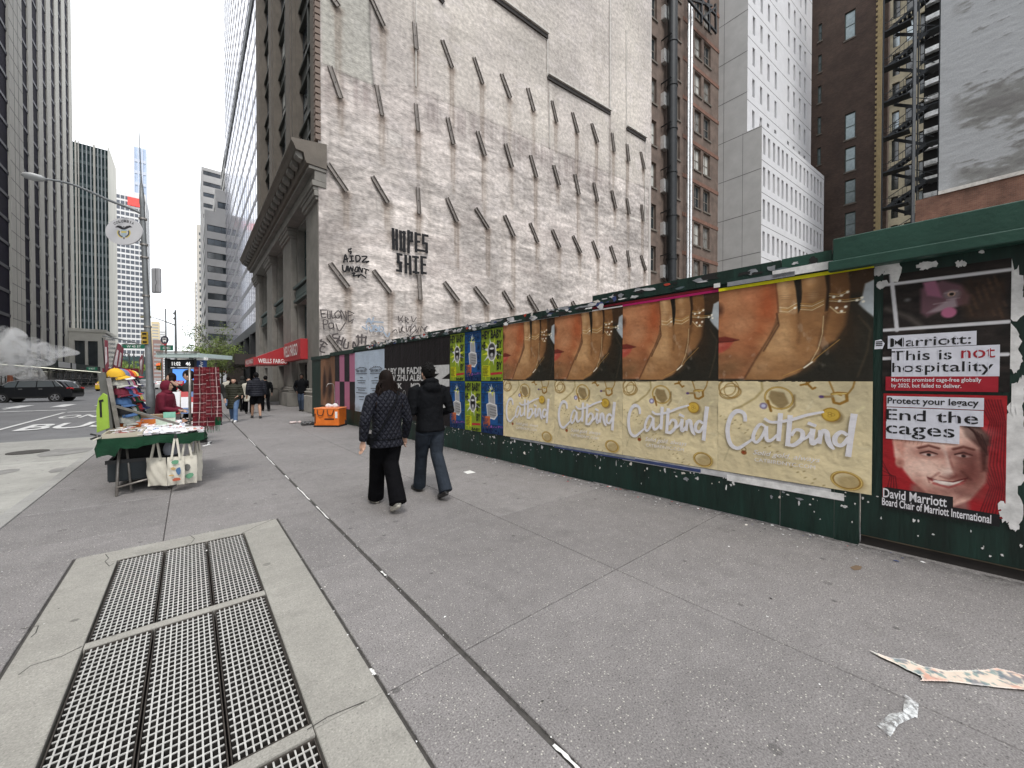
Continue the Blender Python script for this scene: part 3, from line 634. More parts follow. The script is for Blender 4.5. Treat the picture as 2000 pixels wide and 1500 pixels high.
for k, r in enumerate(rects):
    gm = [M_glass] if k % 3 == 0 else [M_glass_b] if k % 3 == 1 else [M_glass, M_blind]
    windows(cbld, Mf, [r], .4, M_frame_g if k % 3 else M_frame_d, gm, .1, 3 if k % 3 == 0 else 2, 1 if k % 3 == 1 else 2)
# monogram discs in the mezzanine windows: reflected street curves
M_pale = mat('pale_reflection_print', (.52, .53, .48), .3, var=.15)
for (a, b_) in bays:
    pass
for i, (a, b_) in enumerate(((19.38, 21.95), (25.6, 28.3), (32.3, 34.9), (39.0, 41.6))):
    pb = MB(); x0, x1 = T(b_), T(a); xs_ = 4.95
    pb.box(4.62, 4.95, a+.12, b_-.12, 1.15, 9.9); pb.box(4.7, 4.95, a+.45, b_-.45, 9.9, 10.4)
    pb.build('pilaster', M_stone, cbld, bevel=.03)
    q = MB().box(4.38, 4.95, a-.0 if i else a+.05, b_, 0, .82); q.box(4.46, 4.95, a+.04, b_-.04, .82, .93).box(4.42, 4.95, a+.01, b_-.01, .93, 1.02).box(4.5, 4.95, a+.07, b_-.07, 1.02, 1.15)
    q.build('plinth', M_plinth if i == 0 else M_stone, cbld, bevel=.03)
    q = MB().box(4.52, 4.95, a+.06, b_-.06, 9.9, 10.05).box(4.45, 4.95, a, b_, 10.05, 10.3).box(4.4, 4.95, a-.05 if i else a, b_+.05, 10.3, 10.45); q.build('capital', M_stone, cbld, bevel=.02)
for (a, b_) in bays:
    MB().box(4.72, 4.95, a+.02, b_-.02, 6.05, 6.2).box(4.8, 4.95, a+.2, b_-.2, 6.3, 6.75).box(4.7, 4.95, a+.02, b_-.02, 6.82, 6.98).build('spandrel_panel', M_frame_g, cbld, bevel=.015)
cb_ = MB().box(4.35, 4.95, 19.3, FX, 10.46, 10.7).box(4.45, 4.95, 19.3, FX, 10.7, 11.15).box(4.2, 4.95, 19.25, FX, 11.15, 11.3)
cb_.build('architrave', M_stone, cbld, bevel=.02)
cn = MB(); prof = [(4.95, 11.3), (4.1, 11.32), (4.05, 11.42), (3.98, 11.75), (3.68, 11.78), (3.6, 11.98), (3.5, 12.12), (3.5, 12.22), (4.95, 12.45)]
cn.prism([(x, 19.2, z) for x, z in prof], (0, FX-19.2, 0)); cn.build('cornice', M_stone2, cbld)
mod = MB().prism([(3.70, 0, 11.77), (3.70, 0, 11.6), (3.82, 0, 11.5), (3.97, 0, 11.47), (3.97, 0, 11.77)], (0, .42, 0)).mesh('modillion'); mod.materials.append(M_stone)
for k in range(24):
    o = bpy.data.objects.new('modillion', mod); COL.objects.link(o); place(o, cbld, Matrix.Translation((0, 19.35+k*.92, 0)))
# upper storeys
Mu = frame((4.98, FX, 12.4), (0, -1, 0), UP); rects = []; H2 = 36
for (a, b_) in bays: rects.append((T(b_)-.25, T(a)+.1, .25, H2-.5))
wall_obj(cbld, Mu, wall_holes(FX-19.4, H2, rects, .5), M_stone2, 'upper_wall')
M_sp = mat('bronze_spandrel', (.05, .055, .05), .45, .3, var=.2)
for (a, b_) in bays:
    wr2 = []
    for f in range(10):
        z0 = .3+f*3.6; m0 = (T(b_)-.25+T(a)+.1)/2; wr2 += [(T(b_)-.2, m0-.1, z0, z0+2.35), (m0+.1, T(a)+.05, z0, z0+2.35)]
        o = MB().box(T(b_)-.25, T(a)+.1, z0+2.36, z0+3.58, -.49, -.30).box(T(b_)-.25, T(a)+.1, z0+2.36, z0+2.5, -.30, -.18).box(T(b_)-.25, T(a)+.1, z0+3.42, z0+3.58, -.30, -.14).mesh('spandrel'); o.materials.append(M_sp); ob = bpy.data.objects.new('spandrel', o); COL.objects.link(ob); place(ob, cbld, Mu)
    windows(cbld, Mu, wr2, .42, M_frame_d, [M_glass, M_glass, M_glass_b, M_blind], .09, 1, 2)
    o = MB().box(m0-.1, m0+.1, .3, H2-.6, -.49, -.2).mesh('bay_mullion'); o.materials.append(M_sp); ob = bpy.data.objects.new('bay_mullion', o); COL.objects.link(ob); place(ob, cbld, Mu)
    wb_ = MB().add([(T(b_)-.24, .26, -.495), (T(a)+.09, .26, -.495), (T(a)+.09, H2-.51, -.495), (T(b_)-.24, H2-.51, -.495)], [(0, 1, 2, 3)]); o = wb_.mesh('bay_back'); o.materials.append(M_dark); ob = bpy.data.objects.new('bay_back', o); COL.objects.link(ob); place(ob, cbld, Mu)
for i, (a, b_) in enumerate(((19.42, 21.7), (25.85, 28.1), (32.5, 34.7), (39.2, 41.6))):
    MB().box(4.82, 4.98, a+.05, b_-.05, 12.45, 48.3).box(4.76, 4.82, a+.5, b_-.5, 12.45, 48.2).build('pier', M_stone2, cbld)
qn = MB().box(4.50, 4.72, 19.28, 19.62, 0, .22).mesh('quoin'); qn.materials.append(mat('quoin_brick', (.20, .155, .13), .9, var=.2))
for k in range(90):
    o = bpy.data.objects.new('quoin', qn); COL.objects.link(o); place(o, cbld, Matrix.Translation((0, 0, 12.6+k*.3)))
# signs of the bank
sg = thing('bank_sign', 'red bank wall sign with large white raised letters above the corner doorway', 'sign', (4.3, 24, 2.65))
MB().box(4.28, 4.62, 21.6, 25.9, 2.62, 3.66).build('sign_panel', M_red, sg, bevel=.02)
lt_ = MB(); text_in(lt_, 'WELLS FARGO', .2, .22, 3.9, .84, .06, O=(4.28, 25.9, 2.62), X=(0, -1, 0), Y=(0, 0, 1), N=(-1, 0, 0), bold=.02)
lt_.build('lettering', M_white, sg)
aw = thing('awning', 'red bank awning with white band lettering over the pavement entrance', 'awning', (3.6, 28, 2.6))
a0, a1 = 26.2, 30.6
MB().prism([(4.52, 0, 3.62), (2.9, 0, 2.86), (2.9, 0, 2.46), (2.93, 0, 2.46), (4.52, 0, 2.5)], (0, 1, 0)).xf(Matrix.Translation((0, a0, 0)) @ Matrix.Diagonal((1, a1-a0, 1, 1))).build('canopy', M_red, aw)
MB().box(2.82, 2.895, a0+.02, a1-.02, 2.42, 2.88).build('valance', M_red, aw)
mb = MB(); text_in(mb, 'WELLS FARGO', .3, .13, 4.6, .36, .005, O=(2.4, a0-.006, 2.42), X=(-.0001, 0, 0) and (1, 0, 0), Y=(0, 0, 1), N=(0, -1, 0), bold=.02) if False else None
text_in(mb, 'WELLS FARGO', .35, .12, 4.0, .38, .006, O=(2.82, a1, 2.42), X=(0, -1, 0), Y=(0, 0, 1), N=(-1, 0, 0), bold=.02)
text_in(mb, 'WELLS FARGO', .1, .06, 1.55, .32, .006, O=(2.93, a0, 2.48), X=(1, 0, 0), Y=(0, 0, 1), N=(0, -1, 0), bold=.02)
mb.build('lettering', M_white, aw)
# ================================================================ brown loft building behind the fence
def pl_xz(O, X, N):
    O, X, N = Vector(O), Vector(X).normalized(), Vector(N)
    return lambda u, v: ((on_plane(u, v, O, N)-O).dot(X), on_plane(u, v, O, N).z-O.z)
BO = W0+WD*WL-WN*.35; q = pl_xz(BO, WD, WN)
BW = q(1403, 300)[0]; Mb = frame(BO, WD, UP); btop = 42
M_oldb = mat('sooty_brown_masonry', (.135, .10, .082), .92, var=.35, vscale=1.2, bump=.5, bscale=9, fine=.2)
b1 = thing('loft_building', 'old soot brown brick loft building with sash windows and long vertical pipes', 'building', BO)
rects = []; 
for (u0, u1) in ((1268, 1282), (1314, 1328), (1341, 1349), (1356, 1369), (1374, 1387)):
    x0 = q(u0, 300)[0]; x1 = q(u1, 300)[0]
    for f in range(-3, 9):
        zt = q((u0+u1)/2, 0)[1]; base = 14.4+f*3.55
        if base+2.0 < 0.5 or base+2.3 > btop-1: continue
        rects.append((x0, x1, base, base+2.15))
Lh = btop
wall_obj(b1, Mb, wall_holes(BW, Lh, rects, .3), M_oldb)
windows(b1, Mb, rects, .26, mat('old_sash_frame', (.16, .14, .12), .7, var=.3), [M_glass, M_glass, M_blind, mat('grey_curtain_glass', (.2, .2, .19), .3, var=.4)], .08, 2, 2)
sill = MB().box(-.08, 1, -.1, .0, -.02, .09)
for r in rects:
    o = MB().box(r[0]-.07, r[1]+.07, r[2]-.14, r[2], -.02, .1).mesh('sill'); o.materials.append(M_stone2); ob = bpy.data.objects.new('sill', o); COL.objects.link(ob); place(ob, b1, Mb)
for f in range(0, 9):
    o = MB().box(q(1333, 300)[0], BW-.02, 13.1+f*3.55, 13.45+f*3.55, -.02, .05).mesh('band_course'); o.materials.append(mat('rust_band_brick', (.17, .09, .065), .9, var=.3)); ob = bpy.data.objects.new('band_course', o); COL.objects.link(ob); place(ob, b1, Mb)
MB().obox(BO-WN*.5+WD*.02, WD*(BW-.04), -WN*14, UP*(btop-.02)).build('building_mass', M_oldb, b1)
MB().obox(BO+UP*btop+WN*.1, WD*BW, -WN*.5, UP*.35).build('parapet', M_tar, b1)
M_duct = mat('black_duct', (.02, .022, .024), .45, .4, var=.3); M_pipe = mat('bright_pipe_metal', (.75, .76, .76), .3, .6, var=.15)
def pipe(u, wpx, m, name, out):
    x = q(u, 300)[0]; c0 = BO+WD*x+WN*out; r_ = wpx
    mb = MB().tube([c0, c0+UP*btop], r_, 12)
    for k in range(11): mb.tube([c0+UP*(k*3.7+.8), c0+UP*(k*3.7+.92)], r_*1.12, 12)
    mb.build(name, m, b1, smooth=False, angle=40)
pipe(1298, .42, M_duct, 'exhaust_duct', .7); pipe(1309.5, .11, M_pipe, 'drain_pipe', .4); pipe(1334, .10, M_pipe, 'drain_pipe', .5); pipe(1339.5, .12, M_pipe, 'drain_pipe', .5)
for k in range(9):
    c0 = BO+WD*q(1290, 300)[0]+UP*(3+k*3.7); MB().obox(c0, WD*.55, WN*.35, UP*1.1).build('louvre_box', M_pipe, b1); MB().obox(c0+UP*1.9, WD*.1, WN*1.0, UP*.06).build('bracket', M_duct, b1)
rfr = MB(); c0 = BO+WD*(BW-4.4)+UP*(btop-10.6)
P3 = lambda u, v, o: on_plane(u, v, BO+WN*o, WN)
# steel dunnage at the top of the right end
for a, b_ in (((1345, 0), (1397, 62)), ((1360, -10), (1398, 30)), ((1384, 0), (1385, 62)), ((1397, 8), (1398, 66)), ((1345, -2), (1390, 12)), ((1370, 5), (1370, 45)), ((1372, 34), (1398, 14))):
    rfr.bar(P3(*a, 1.1), P3(*b_, 1.1), .16, .16)
rfr.build('steel_bracket_frame', M_duct, b1)
# ================================================================ white panelled office building
wc = on_plane(1487, 400, at_depth(1487, 400, 36), CF); WO = Vector((wc.x, wc.y, 0)); aD = Vector((0, 1, 0)); 
q2 = pl_xz(WO, WD, WN); lowW = q2(1609, 400)[0]; lowH = q2(1487, 243)[1]
Mw = frame(WO, WD, UP)
M_wp = mat('white_metal_panel', (.60, .60, .615), .55, var=.06, vscale=1.2); M_wp2 = mat('grey_side_panel', (.40, .40, .395), .6, var=.1, vscale=.8)
M_seam = mat('panel_seam', (.10, .10, .10), .8, var=.1)
wb = thing('office_building', 'white panelled office building with narrow slot windows and a stepped upper tower', 'building', WO)
rects = []; cols = [677, 702, 728, 752, 774, 797, 822, 845, 867, 888, 905, 925, 943, 960, 975]; Z3 = lambda x: 1240+x/2.678
fh = 3.02; zt0 = q2(Z3(677), 705/2.678)[1]
for f in range(0, 7):
    for cx_ in cols:
        x = q2(Z3(cx_), 300)[0]; z1 = zt0-f*fh
        if z1-2.2 > .3: rects.append((x-.25, x+.25, z1-1.85, z1))
M_wf = mat('slot_window_frame', (.30, .30, .30), .5, var=.1)
wall_obj(wb, Mw, wall_holes(lowW, lowH, rects, .3), M_wp, 'wall')
windows(wb, Mw, rects, .28, M_wf, [M_glass, M_blind, mat('grey_curtain_glass', (.2, .2, .19), .3)], .05, 1, 1, most=140)
for f in range(0, 8):
    o = MB().box(0, lowW, zt0+.52-f*fh, zt0+.57-f*fh, -.01, .006).mesh('panel_joint'); o.materials.append(M_seam); ob = bpy.data.objects.new('panel_joint', o); COL.objects.link(ob); place(ob, wb, Mw)
# upper tower, set back
up = WO+aD*1.25; q3 = pl_xz(up, WD, WN); x0u = 0; x1u = q3(1585, 150)[0]; z0u = q3(1455, 198)[1]
Mu2 = frame(up+UP*lowH*.98, WD, UP); zz = lowH*.98; rects = []; HU = 46
ct = [620, 660, 698, 736, 803, 833, 863, 889]; zt = q3(Z3(620), 415/2.678)[1]
for f in range(-1, 9):
    for cx_ in ct:
        x = q3(Z3(cx_)-.0, 200)[0]; z1 = zt+f*3.02-zz
        if z1-2.1 > .1 and z1 < HU: rects.append((x-.26, x+.26, z1-1.75, z1))
wall_obj(wb, Mu2, wall_holes(x1u, HU, rects, .3), M_wp, 'tower_wall')
windows(wb, Mu2, rects, .28, M_wf, [M_glass, M_blind, M_glass], .05, 1, 1, most=150)
for f in range(-1, 10):
    o = MB().box(0, x1u, zt+.55+f*3.02-zz, zt+.6+f*3.02-zz, -.01, .006).mesh('panel_joint'); o.materials.append(M_seam); ob = bpy.data.objects.new('panel_joint', o); COL.objects.link(ob); place(ob, wb, Mu2)
# avenue side of it (grey panels with seams)
MB().box(WO.x, WO.x+.3, WO.y+.002, WO.y+16, 0, lowH-.01).box(WO.x+.002, WO.x+.3, WO.y+1.252, WO.y+16, lowH-.01, zz+HU).build('side_wall', M_wp2, wb)
sm_ = MB()
for f in range(-7, 14): z = zt0+.6+f*3.9; sm_.box(WO.x-.006, WO.x, WO.y+(0 if z < lowH else 1.25), WO.y+16, z, z+.05)
for k in range(7): sm_.box(WO.x-.005, WO.x, WO.y+1.6+k*1.75, WO.y+1.63+k*1.75, 0, 60 if k else lowH)
sm_.build('panel_seams', M_seam, wb)
MB().obox(WO+WD*.31-WN*.5+UP*.0, WD*(lowW-.35), -WN*12, UP*(lowH-.3)).obox(up+WD*.31-WN*.5+UP*lowH, WD*(x1u-.35), -WN*12, UP*(HU-1)).build('building_mass', M_wp2, wb)
MB().obox(WO+UP*lowH-WD*.003, WD*lowW, -WN*.25, UP*.25).build('parapet', M_wp, wb)
# blue netting edge
MB().obox(BO+WD*BW+WN*.05, WD*.18, -WN*.1, UP*20).build('blue_tarpaulin_strip', mat('blue_tarp', (.05, .12, .25), .6, var=.3), b1)
# ================================================================ dark brick tower, fire escape, painted wall (right background)
DX = 60.0
def sx(x): # plane facing the avenue at s = x
    return lambda u, v: (lambda p: (p.y, p.z))(on_plane(u, v, (x, 0, 0), Vector((-1, 0, 0))))
d = sx(DX); t1 = d(1712, 300)[0]; t0 = d(1583, 300)[0]+4
Md = frame((DX, t0, 0), (0, -1, 0), UP); DW = t0-t1
bb = thing('brick_tower', 'dark brown brick tower with a single column of green framed sash windows', 'building', (DX, t1, 0))
M_dbrick = brickmat('dark_brown_brick', (.055, .034, .026), (.085, .052, .038), (.06, .05, .045), patch=.35)
rects = []
for (va, vb) in ((29, 75), (226, 271), (292, 334), (355, 397), (418, 460)):
    a0_, z1 = d(1646, va); a1_, _ = d(1675, va); z0_ = d(1660, vb)[1]
    rects.append((t0-d(1650, va)[0], t0-d(1671, va)[0], z0_, z1))
for f in (-1, -2, -3, -4): z = rects[4][2]+f*3.85; rects.append((rects[0][0], rects[0][1], z, z+2.6)) if z > 0 else None
for f in range(9): z = 13+f*3.8; rects.append((t0-d(1597, 200)[0], t0-d(1604, 200)[0]-.0, z, z+2.1))
wall_obj(bb, Md, wall_holes(DW, 62, rects, .25), M_dbrick)
windows(bb, Md, rects, .2, mat('green_sash_frame', (.05, .075, .065), .5, var=.1), [mat('tower_glass', (.22, .27, .28), .15, .3, var=.35, vscale=1)], .09, 1, 2)
for r in rects:
    o = MB().box(r[0]-.1, r[1]+.1, r[2]-.18, r[2], -.02, .08).mesh('sill'); o.materials.append(M_stone2); ob = bpy.data.objects.new('sill', o); COL.objects.link(ob); place(ob, bb, Md)
MB().box(DX+.3, DX+14, t1+.1, t0, 0, 61.9).build('building_mass', M_dbrick, bb)
M_tan = mat('tan_quoin_brick', (.36, .28, .15), .9, var=.15, vscale=3)
qb = MB().box(DX-.05, DX+.3, t1-.35, t1+.02, 0, 60).build('corner_strip', M_tan, bb)
qn2 = MB().box(DX-.06, DX-.001, t1+.02, t1+.17, 0, .28).mesh('quoin'); qn2.materials.append(M_tan)
for k in range(90):
    o = bpy.data.objects.new('quoin', qn2); COL.objects.link(o); place(o, bb, Matrix.Translation((0, 0, 8+k*.58)))
# far bright court wall behind the fire escape
court = thing('court_building', 'pale cream rear building with tall bright windows behind the fire escape', 'building', (66, 2, 0))
Mc = frame((66, 9, 0), (0, -1, 0), UP); rects = []
for k in range(7):
    for f in range(13): rects.append((1.4+k*1.15, 2.05+k*1.15, 4+f*3.45, 6.6+f*3.45))
wall_obj(court, Mc, wall_holes(10, 60, rects, .3), mat('cream_court_brick', (.48, .44, .33), .9, var=.35, vscale=.7))
windows(court, Mc, rects, .27, M_frame_d, [M_glass, M_glass, M_glass_b], .06, 1, 2, most=100)
MB().box(66.4, 74, -1, 9, 0, 59).build('building_mass', M_oldb, court)
MB().box(64.5, 65.9, t1-.4, t1+8, 0, 50).build('side_wing', M_oldb, court)
# fire escape
FXs = 57.3; f_ = sx(FXs); fa, fb = f_(1722, 300)[0], f_(1836, 300)[0]
M_iron = mat('fire_escape_iron', (.035, .04, .045), .55, .4, var=.3, vscale=5)
fe = thing('fire_escape', 'dark iron fire escape zigzagging up the gap beside the brick tower', 'fire escape', (FXs, fb, 0))
mid = (fa+fb)/2-.2
for k in range(13):
    z = 5.0+k*3.75
    MB().box(FXs, FXs+1.1, mid+.25, fa, z, z+.12).box(FXs, FXs+.05, mid+.25, fa, z+.9, z+.95).box(FXs, FXs+.05, mid+.25, fa, z+.45, z+.48).build('landing', M_iron, fe)
    MB().box(FXs, FXs+1.1, fb, mid-.9, z+1.7, z+1.82).box(FXs, FXs+.05, fb, mid-.9, z+2.6, z+2.65).box(FXs+1, FXs+1.1, fb, mid-.9, z+2.1, z+2.14).build('landing', M_iron, fe)
    A = Vector((FXs+.1, fa-.5, z+.1)); B = Vector((FXs+.1, fb+.9, z+1.75)); st = MB()
    st.bar(A, B, .06, .3).bar(A+Vector((.9, 0, 0)), B+Vector((.9, 0, 0)), .06, .3)
    st.bar(A+UP*.95, B+UP*.95, .05, .07)
    A2 = Vector((FXs+1.3, fb+.5, z+1.8)); B2 = Vector((FXs+1.3, fa-.8, z+3.8)); st.bar(A2, B2, .06, .3).bar(A2+UP*.95, B2+UP*.95, .05, .06)
    for i in range(9):
        c0 = A.lerp(B, (i+.5)/9); st.box(c0.x, c0.x+.9, c0.y-.12, c0.y+.12, c0.z-.01, c0.z+.02)
        st.box(c0.x, c0.x+.03, c0.y-.015, c0.y+.015, c0.z, c0.z+.95)
    st.build('stair_flight', M_iron, fe)
    for i in range(7): pass
for y in (fa-.05, mid, mid-.35, fb+.1): MB().box(FXs-.05, FXs+.07, y-.06, y+.06, 0, 52).build('post', M_iron, fe)
MB().box(FXs-.25, FXs-.05, mid-.22, mid-.02, 0, 52).build('stand_pipe', mat('grey_riser_pipe', (.22, .23, .24), .5, .3, var=.2), fe)
lv = MB()
for k in range(30): z = 4+k*1.72; lv.box(61.0, 61.5, fb-1, mid-.6, z, z+.5)
lv.build('louvre_panels', mat('bright_louvre', (.72, .74, .74), .35, .4, var=.4, vscale=2), court, kind='stuff')
MB().box(61.6, 62, fb-1.5, mid-.5, 0, 56).build('dark_wall', M_dark, court)
# painted wall with brick base
PX = 48.0; pz = sx(PX); pa, zb = pz(1833, 377); _, zt_ = pz(1833, 0); pb_ = -14
pwb = thing('painted_wall_building', 'building with a peeling white painted party wall above a red brick base', 'building', (PX, pb_, 0))
PW, PH = pa-pb_, 42
c = Cv(PW, PH, 300, 620, (.60, .61, .62)); n1 = c.noise(3.2, 2.2, 70, 6); n2 = c.noise(.7, .22, 71, 4); n3 = c.noise(9, 5, 72, 3)
edge = np.clip((c.X-.5)/1.0, 0, 1)
c.a *= (1+.06*(n2-.5))[..., None]
pm = np.clip((n1*.62+n3*.25+n2*.22-.515)*16, 0, 1)*edge; c.mix(pm, (.43, .43, .42), .8)
c.mix(np.clip((n2*.6+n1*.5-.62)*14, 0, 1)*edge, (.37, .36, .36), .5)
me = c.grid('wall', (n1-.5)*.06+(n2-.5)*.03); me.materials.append(vcmat('peeling_paint', .85, .5, 12, .02, (1, 3, 1), fine=.1))
o = bpy.data.objects.new('wall', me); COL.objects.link(o); place(o, pwb, frame((PX, pa, zb), (0, -1, 0), UP)); 
MB().box(PX+.2, PX+3.5, pb_, pa-.05, 0, zb+PH-.2).build('building_mass', M_dbrick, pwb)
MB().box(PX-.5, PX+.19, pb_, pa-.0, zb-.3, zb-.02).build('coping', M_plast, pwb)
M_rbrick = brickmat('red_brown_brick', (.13, .055, .035), (.18, .085, .055), (.14, .11, .09), patch=.5, axis='YZ')
MB().box(PX-.4, PX+.18, pb_, pa+1.3, 0, zb-.3).build('base_wall', M_rbrick, pwb)
# ================================================================ glass curtain wall building beyond the cross street
M_cglass = mat('curtain_glass', (.60, .60, .68), .10, .85, var=.25, vscale=.35, spec=1)
M_mull = mat('grey_mullion', (.30, .30, .33), .5, .2, var=.05); M_band = mat('dark_louvre_band', (.10, .11, .12), .6, var=.2)
def side_band(x, t0, t1, z0, z1, d=.1): return (x-d, x, t0, t1, z0, z1)
gb = thing('glass_tower', 'tall white gridded glass curtain wall tower beyond the cross street', 'building', (8, 58, 0))
GX, G0, G1, GH = 8.0, 58.0, 132.0, 165.0
MB().box(GX, GX+45, G0, G1, 9, GH).build('glass_skin', M_cglass, gb)
mm = MB(); n = int((G1-G0)/3.1)
for k in range(n+1): y = G0+k*3.1; mm.box(GX-.035, GX-.003, y-.05, y+.05, 9, GH)
for k in range(29): x = GX+k*1.6; mm.box(x-.06, x+.06, G0-.22, G0-.005, 9, GH)
mm.build('mullions', M_mull, gb, kind='stuff')
ff = MB()
for k in range(40): z = 9+k*3.9; ff.box(GX-.03, GX-.002, G0, G1, z, z+.9); ff.box(GX, GX+45, G0-.1, G0-.002, z, z+.75)
ff.build('spandrels', mat('pale_spandrel_glass', (.27, .27, .31), .4, .2, var=.05), gb, kind='stuff')
MB().box(GX-.14, GX-.001, G0, G1, 59.5, 62).build('mechanical_band', M_band, gb); MB().box(GX-.14, GX-.001, G0, G1, 9, 10.5).build('mechanical_band', M_band, gb)
MB().box(GX+2, GX+44, G0+2, G1-2, 0, 9).build('lobby', M_glass, gb)
for k in range(9): MB().box(GX-.3, GX+.9, G0+k*9-.0, G0+k*9+.9, 0, 9).build('column', M_frame_d, gb)
MB().box(4.6, GX+.5, 62, 80, 3.6, 5.0).build('entrance_canopy', mat('dark_bronze', (.06, .05, .045), .5, .3, var=.1), gb)
lb = thing('shopfront', 'low dark bronze shopfront behind the street trees', 'shop', (5.2, 84, 0)); MB().box(5.2, 7.5, 84, 126, 0, 4.2).build('frontage', mat('dark_bronze', (.06, .05, .045)), lb); MB().box(5.05, 5.19, 85, 124, .4, 3.1).build('shop_window', M_glass_b, lb); MB().box(4.2, 5.18, 96, 110, 3.1, 3.5).build('awning', M_red, lb)
# ================================================================ ribbon window office, stepped
M_rw = mat('pale_ribbon_concrete', (.50, .50, .50), .7, var=.1, vscale=.3); M_rw2 = mat('pale_side_concrete', (.60, .59, .57), .7, var=.08, vscale=.3)
def ribbon_building(name, label, x0, x1, y0, y1, tiers, fh, m, m2, win_h, nwin, group=None):
    t = thing(name, label, 'building', (x0, y0, 0), group); zb = 0
    for (dx, zt) in tiers:
        MB().box(x0+dx+.3, x1, y0+.3, y1, zb, zt-.1).build('storey_block', m2, t)
        wv = MB(); X0 = x0+dx
        nf = int((zt-zb)/fh)
        rects = [(.5, x1-X0-.3, k*fh+1.25, k*fh+1.25+win_h) for k in range(nf)]
        M = frame((X0, y0, zb), (1, 0, 0), UP)
        wall_obj(t, M, wall_holes(x1-X0, zt-zb, rects, .25), m)
        windows(t, M, rects, .2, M_frame_d, [M_glass, mat('mid_glass', (.10, .12, .14), .15, .2, var=.5, vscale=.6, stretch=(.4, 1, 2))], .12, nwin, 1)
        M2 = frame((X0, y1, zb), (0, -1, 0), UP); rects = [(.6, y1-y0-.6, k*fh+1.25, k*fh+1.25+win_h) for k in range(nf)]
        wall_obj(t, M2, wall_holes(y1-y0, zt-zb, rects, .25), m2); windows(t, M2, rects, .2, M_frame_d, [M_glass_b], .12, nwin, 1)
        zb = zt
    return t
ribbon_building('office_building', 'pale stepped office building with ribbon windows left of the glass tower', 3.7, 24, 139, 156, ((0, 49.5), (2.4, 56), (4.6, 68)), 3.85, M_rw, M_rw2, 1.85, 12)
ribbon_building('office_building', 'narrow pale building just past the stepped ribbon window office', 3.9, 20, 178, 200, ((0, 78),), 3.9, M_rw2, M_rw2, 1.5, 8)
def plain_tower(label, x0, x1, y0, y1, z1, m, bands=0, vert=0, gm=None, name='office_building', z0=0, bh=1.7, fh=3.8):
    t = thing(name, label, 'building', (x0, y0, 0)); MB().box(x0, x1, y0, y1, z0, z1).build('wall', m, t)
    wb_ = MB(); gm = gm or M_glass
    if bands:
        k = 0
        while z0+k*fh+1.2+bh < z1-1:
            z = z0+k*fh+1.2; wb_.box(x0+1, x1-1, y0-.05, y0-.002, z, z+bh); wb_.box(x1+.002, x1+.05, y0+1, y1-1, z, z+bh) if x1 < 0 else wb_.box(x0-.05, x0-.002, y0+1, y1-1, z, z+bh); k += 1
        wb_.build('window_bands', gm, t, kind='stuff')
    if vert:
        vb_ = MB(); k = 0
        while x0+1+k*vert < x1-.5: x = x0+1+k*vert; vb_.box(x, x+.35, y0-.12, y0-.051, z0, z1-.5); k += 1
        k = 0
        while y0+1+k*vert < y1-.5:
            y = y0+1+k*vert; (vb_.box(x1+.051, x1+.12, y, y+.35, z0, z1-.5) if x1 < 0 else vb_.box(x0-.12, x0-.051, y, y+.35, z0, z1-.5)); k += 1
        vb_.build('mullions', m, t, kind='stuff')
    return t
M_farst = mat('far_limestone', (.50, .47, .42), .8, var=.1, vscale=.1); M_farw = mat('far_white_stone', (.68, .68, .67), .8, var=.05, vscale=.1)
M_fargl = mat('hazed_blue_glass', (.42, .50, .62), .15, .3, var=.12, vscale=.08); M_gg = mat('green_tinted_glass', (.055, .085, .085), .12, .2, var=.4, vscale=.25, stretch=(.3, .3, 2.2))  # skyline tower's blue glass is paled in its colour to stand in for haze
plain_tower('beige slab tower far up the right side of the avenue', 4.2, 26, 300, 330, 95, M_farst, 1)
plain_tower('low tan building farthest along the right side of the avenue', 4.6, 40, 480, 520, 96, M_farst, 1)
# ================================================================ west side of the avenue
M_ls = mat('limestone_pier', (.60, .58, .51), .75, var=.12, vscale=.35, stretch=(1, 1, .25)); M_dk = mat('purple_black_glass', (.016, .013, .026), .75, 0, spec=.12, var=.5, vscale=.5, stretch=(1, 1, .6))
t1 = thing('pier_tower', 'tall limestone tower striped by dark vertical glass bands on the far left', 'building', (-22, 100, 0))
P = sx(-22.0); yv = lambda u: P(u, 620)[0]
MB().box(-60, -22.6, 70, yv(151)+1, 0, 175).build('glass_skin', M_dk, t1)
edges = [(31, 56), (69, 77), (88, 96), (104, 112), (119.5, 126.6), (132.6, 139), (145, 151)]
for u0, u1 in edges:
    MB().box(-22.6, -22.4 if u0 != 31 else -22.3, yv(u0), yv(u1), 0, 175).build('pier', M_ls, t1)
MB().box(-22.6, -22.4, 70, yv(6), 0, 175).build('pier', M_ls, t1)
pj = MB()
for k in range(60): pj.box(-22.299, -22.28, yv(31), yv(56), 3+k*2.9, 3.1+k*2.9)
for uu in (40, 48): pj.box(-22.299, -22.281, yv(uu)-.06, yv(uu)+.06, 0, 175)
pj.build('stone_joints', mat('pale_joint', (.24, .23, .21), .9, var=.1), t1)
fl = MB()
for k in range(44): fl.box(-22.59, -22.5, 70, yv(151), 4+k*3.9, 4.5+k*3.9)
fl.build('floor_lines', mat('dark_spandrel', (.03, .028, .04), .5, var=.2), t1, kind='stuff')
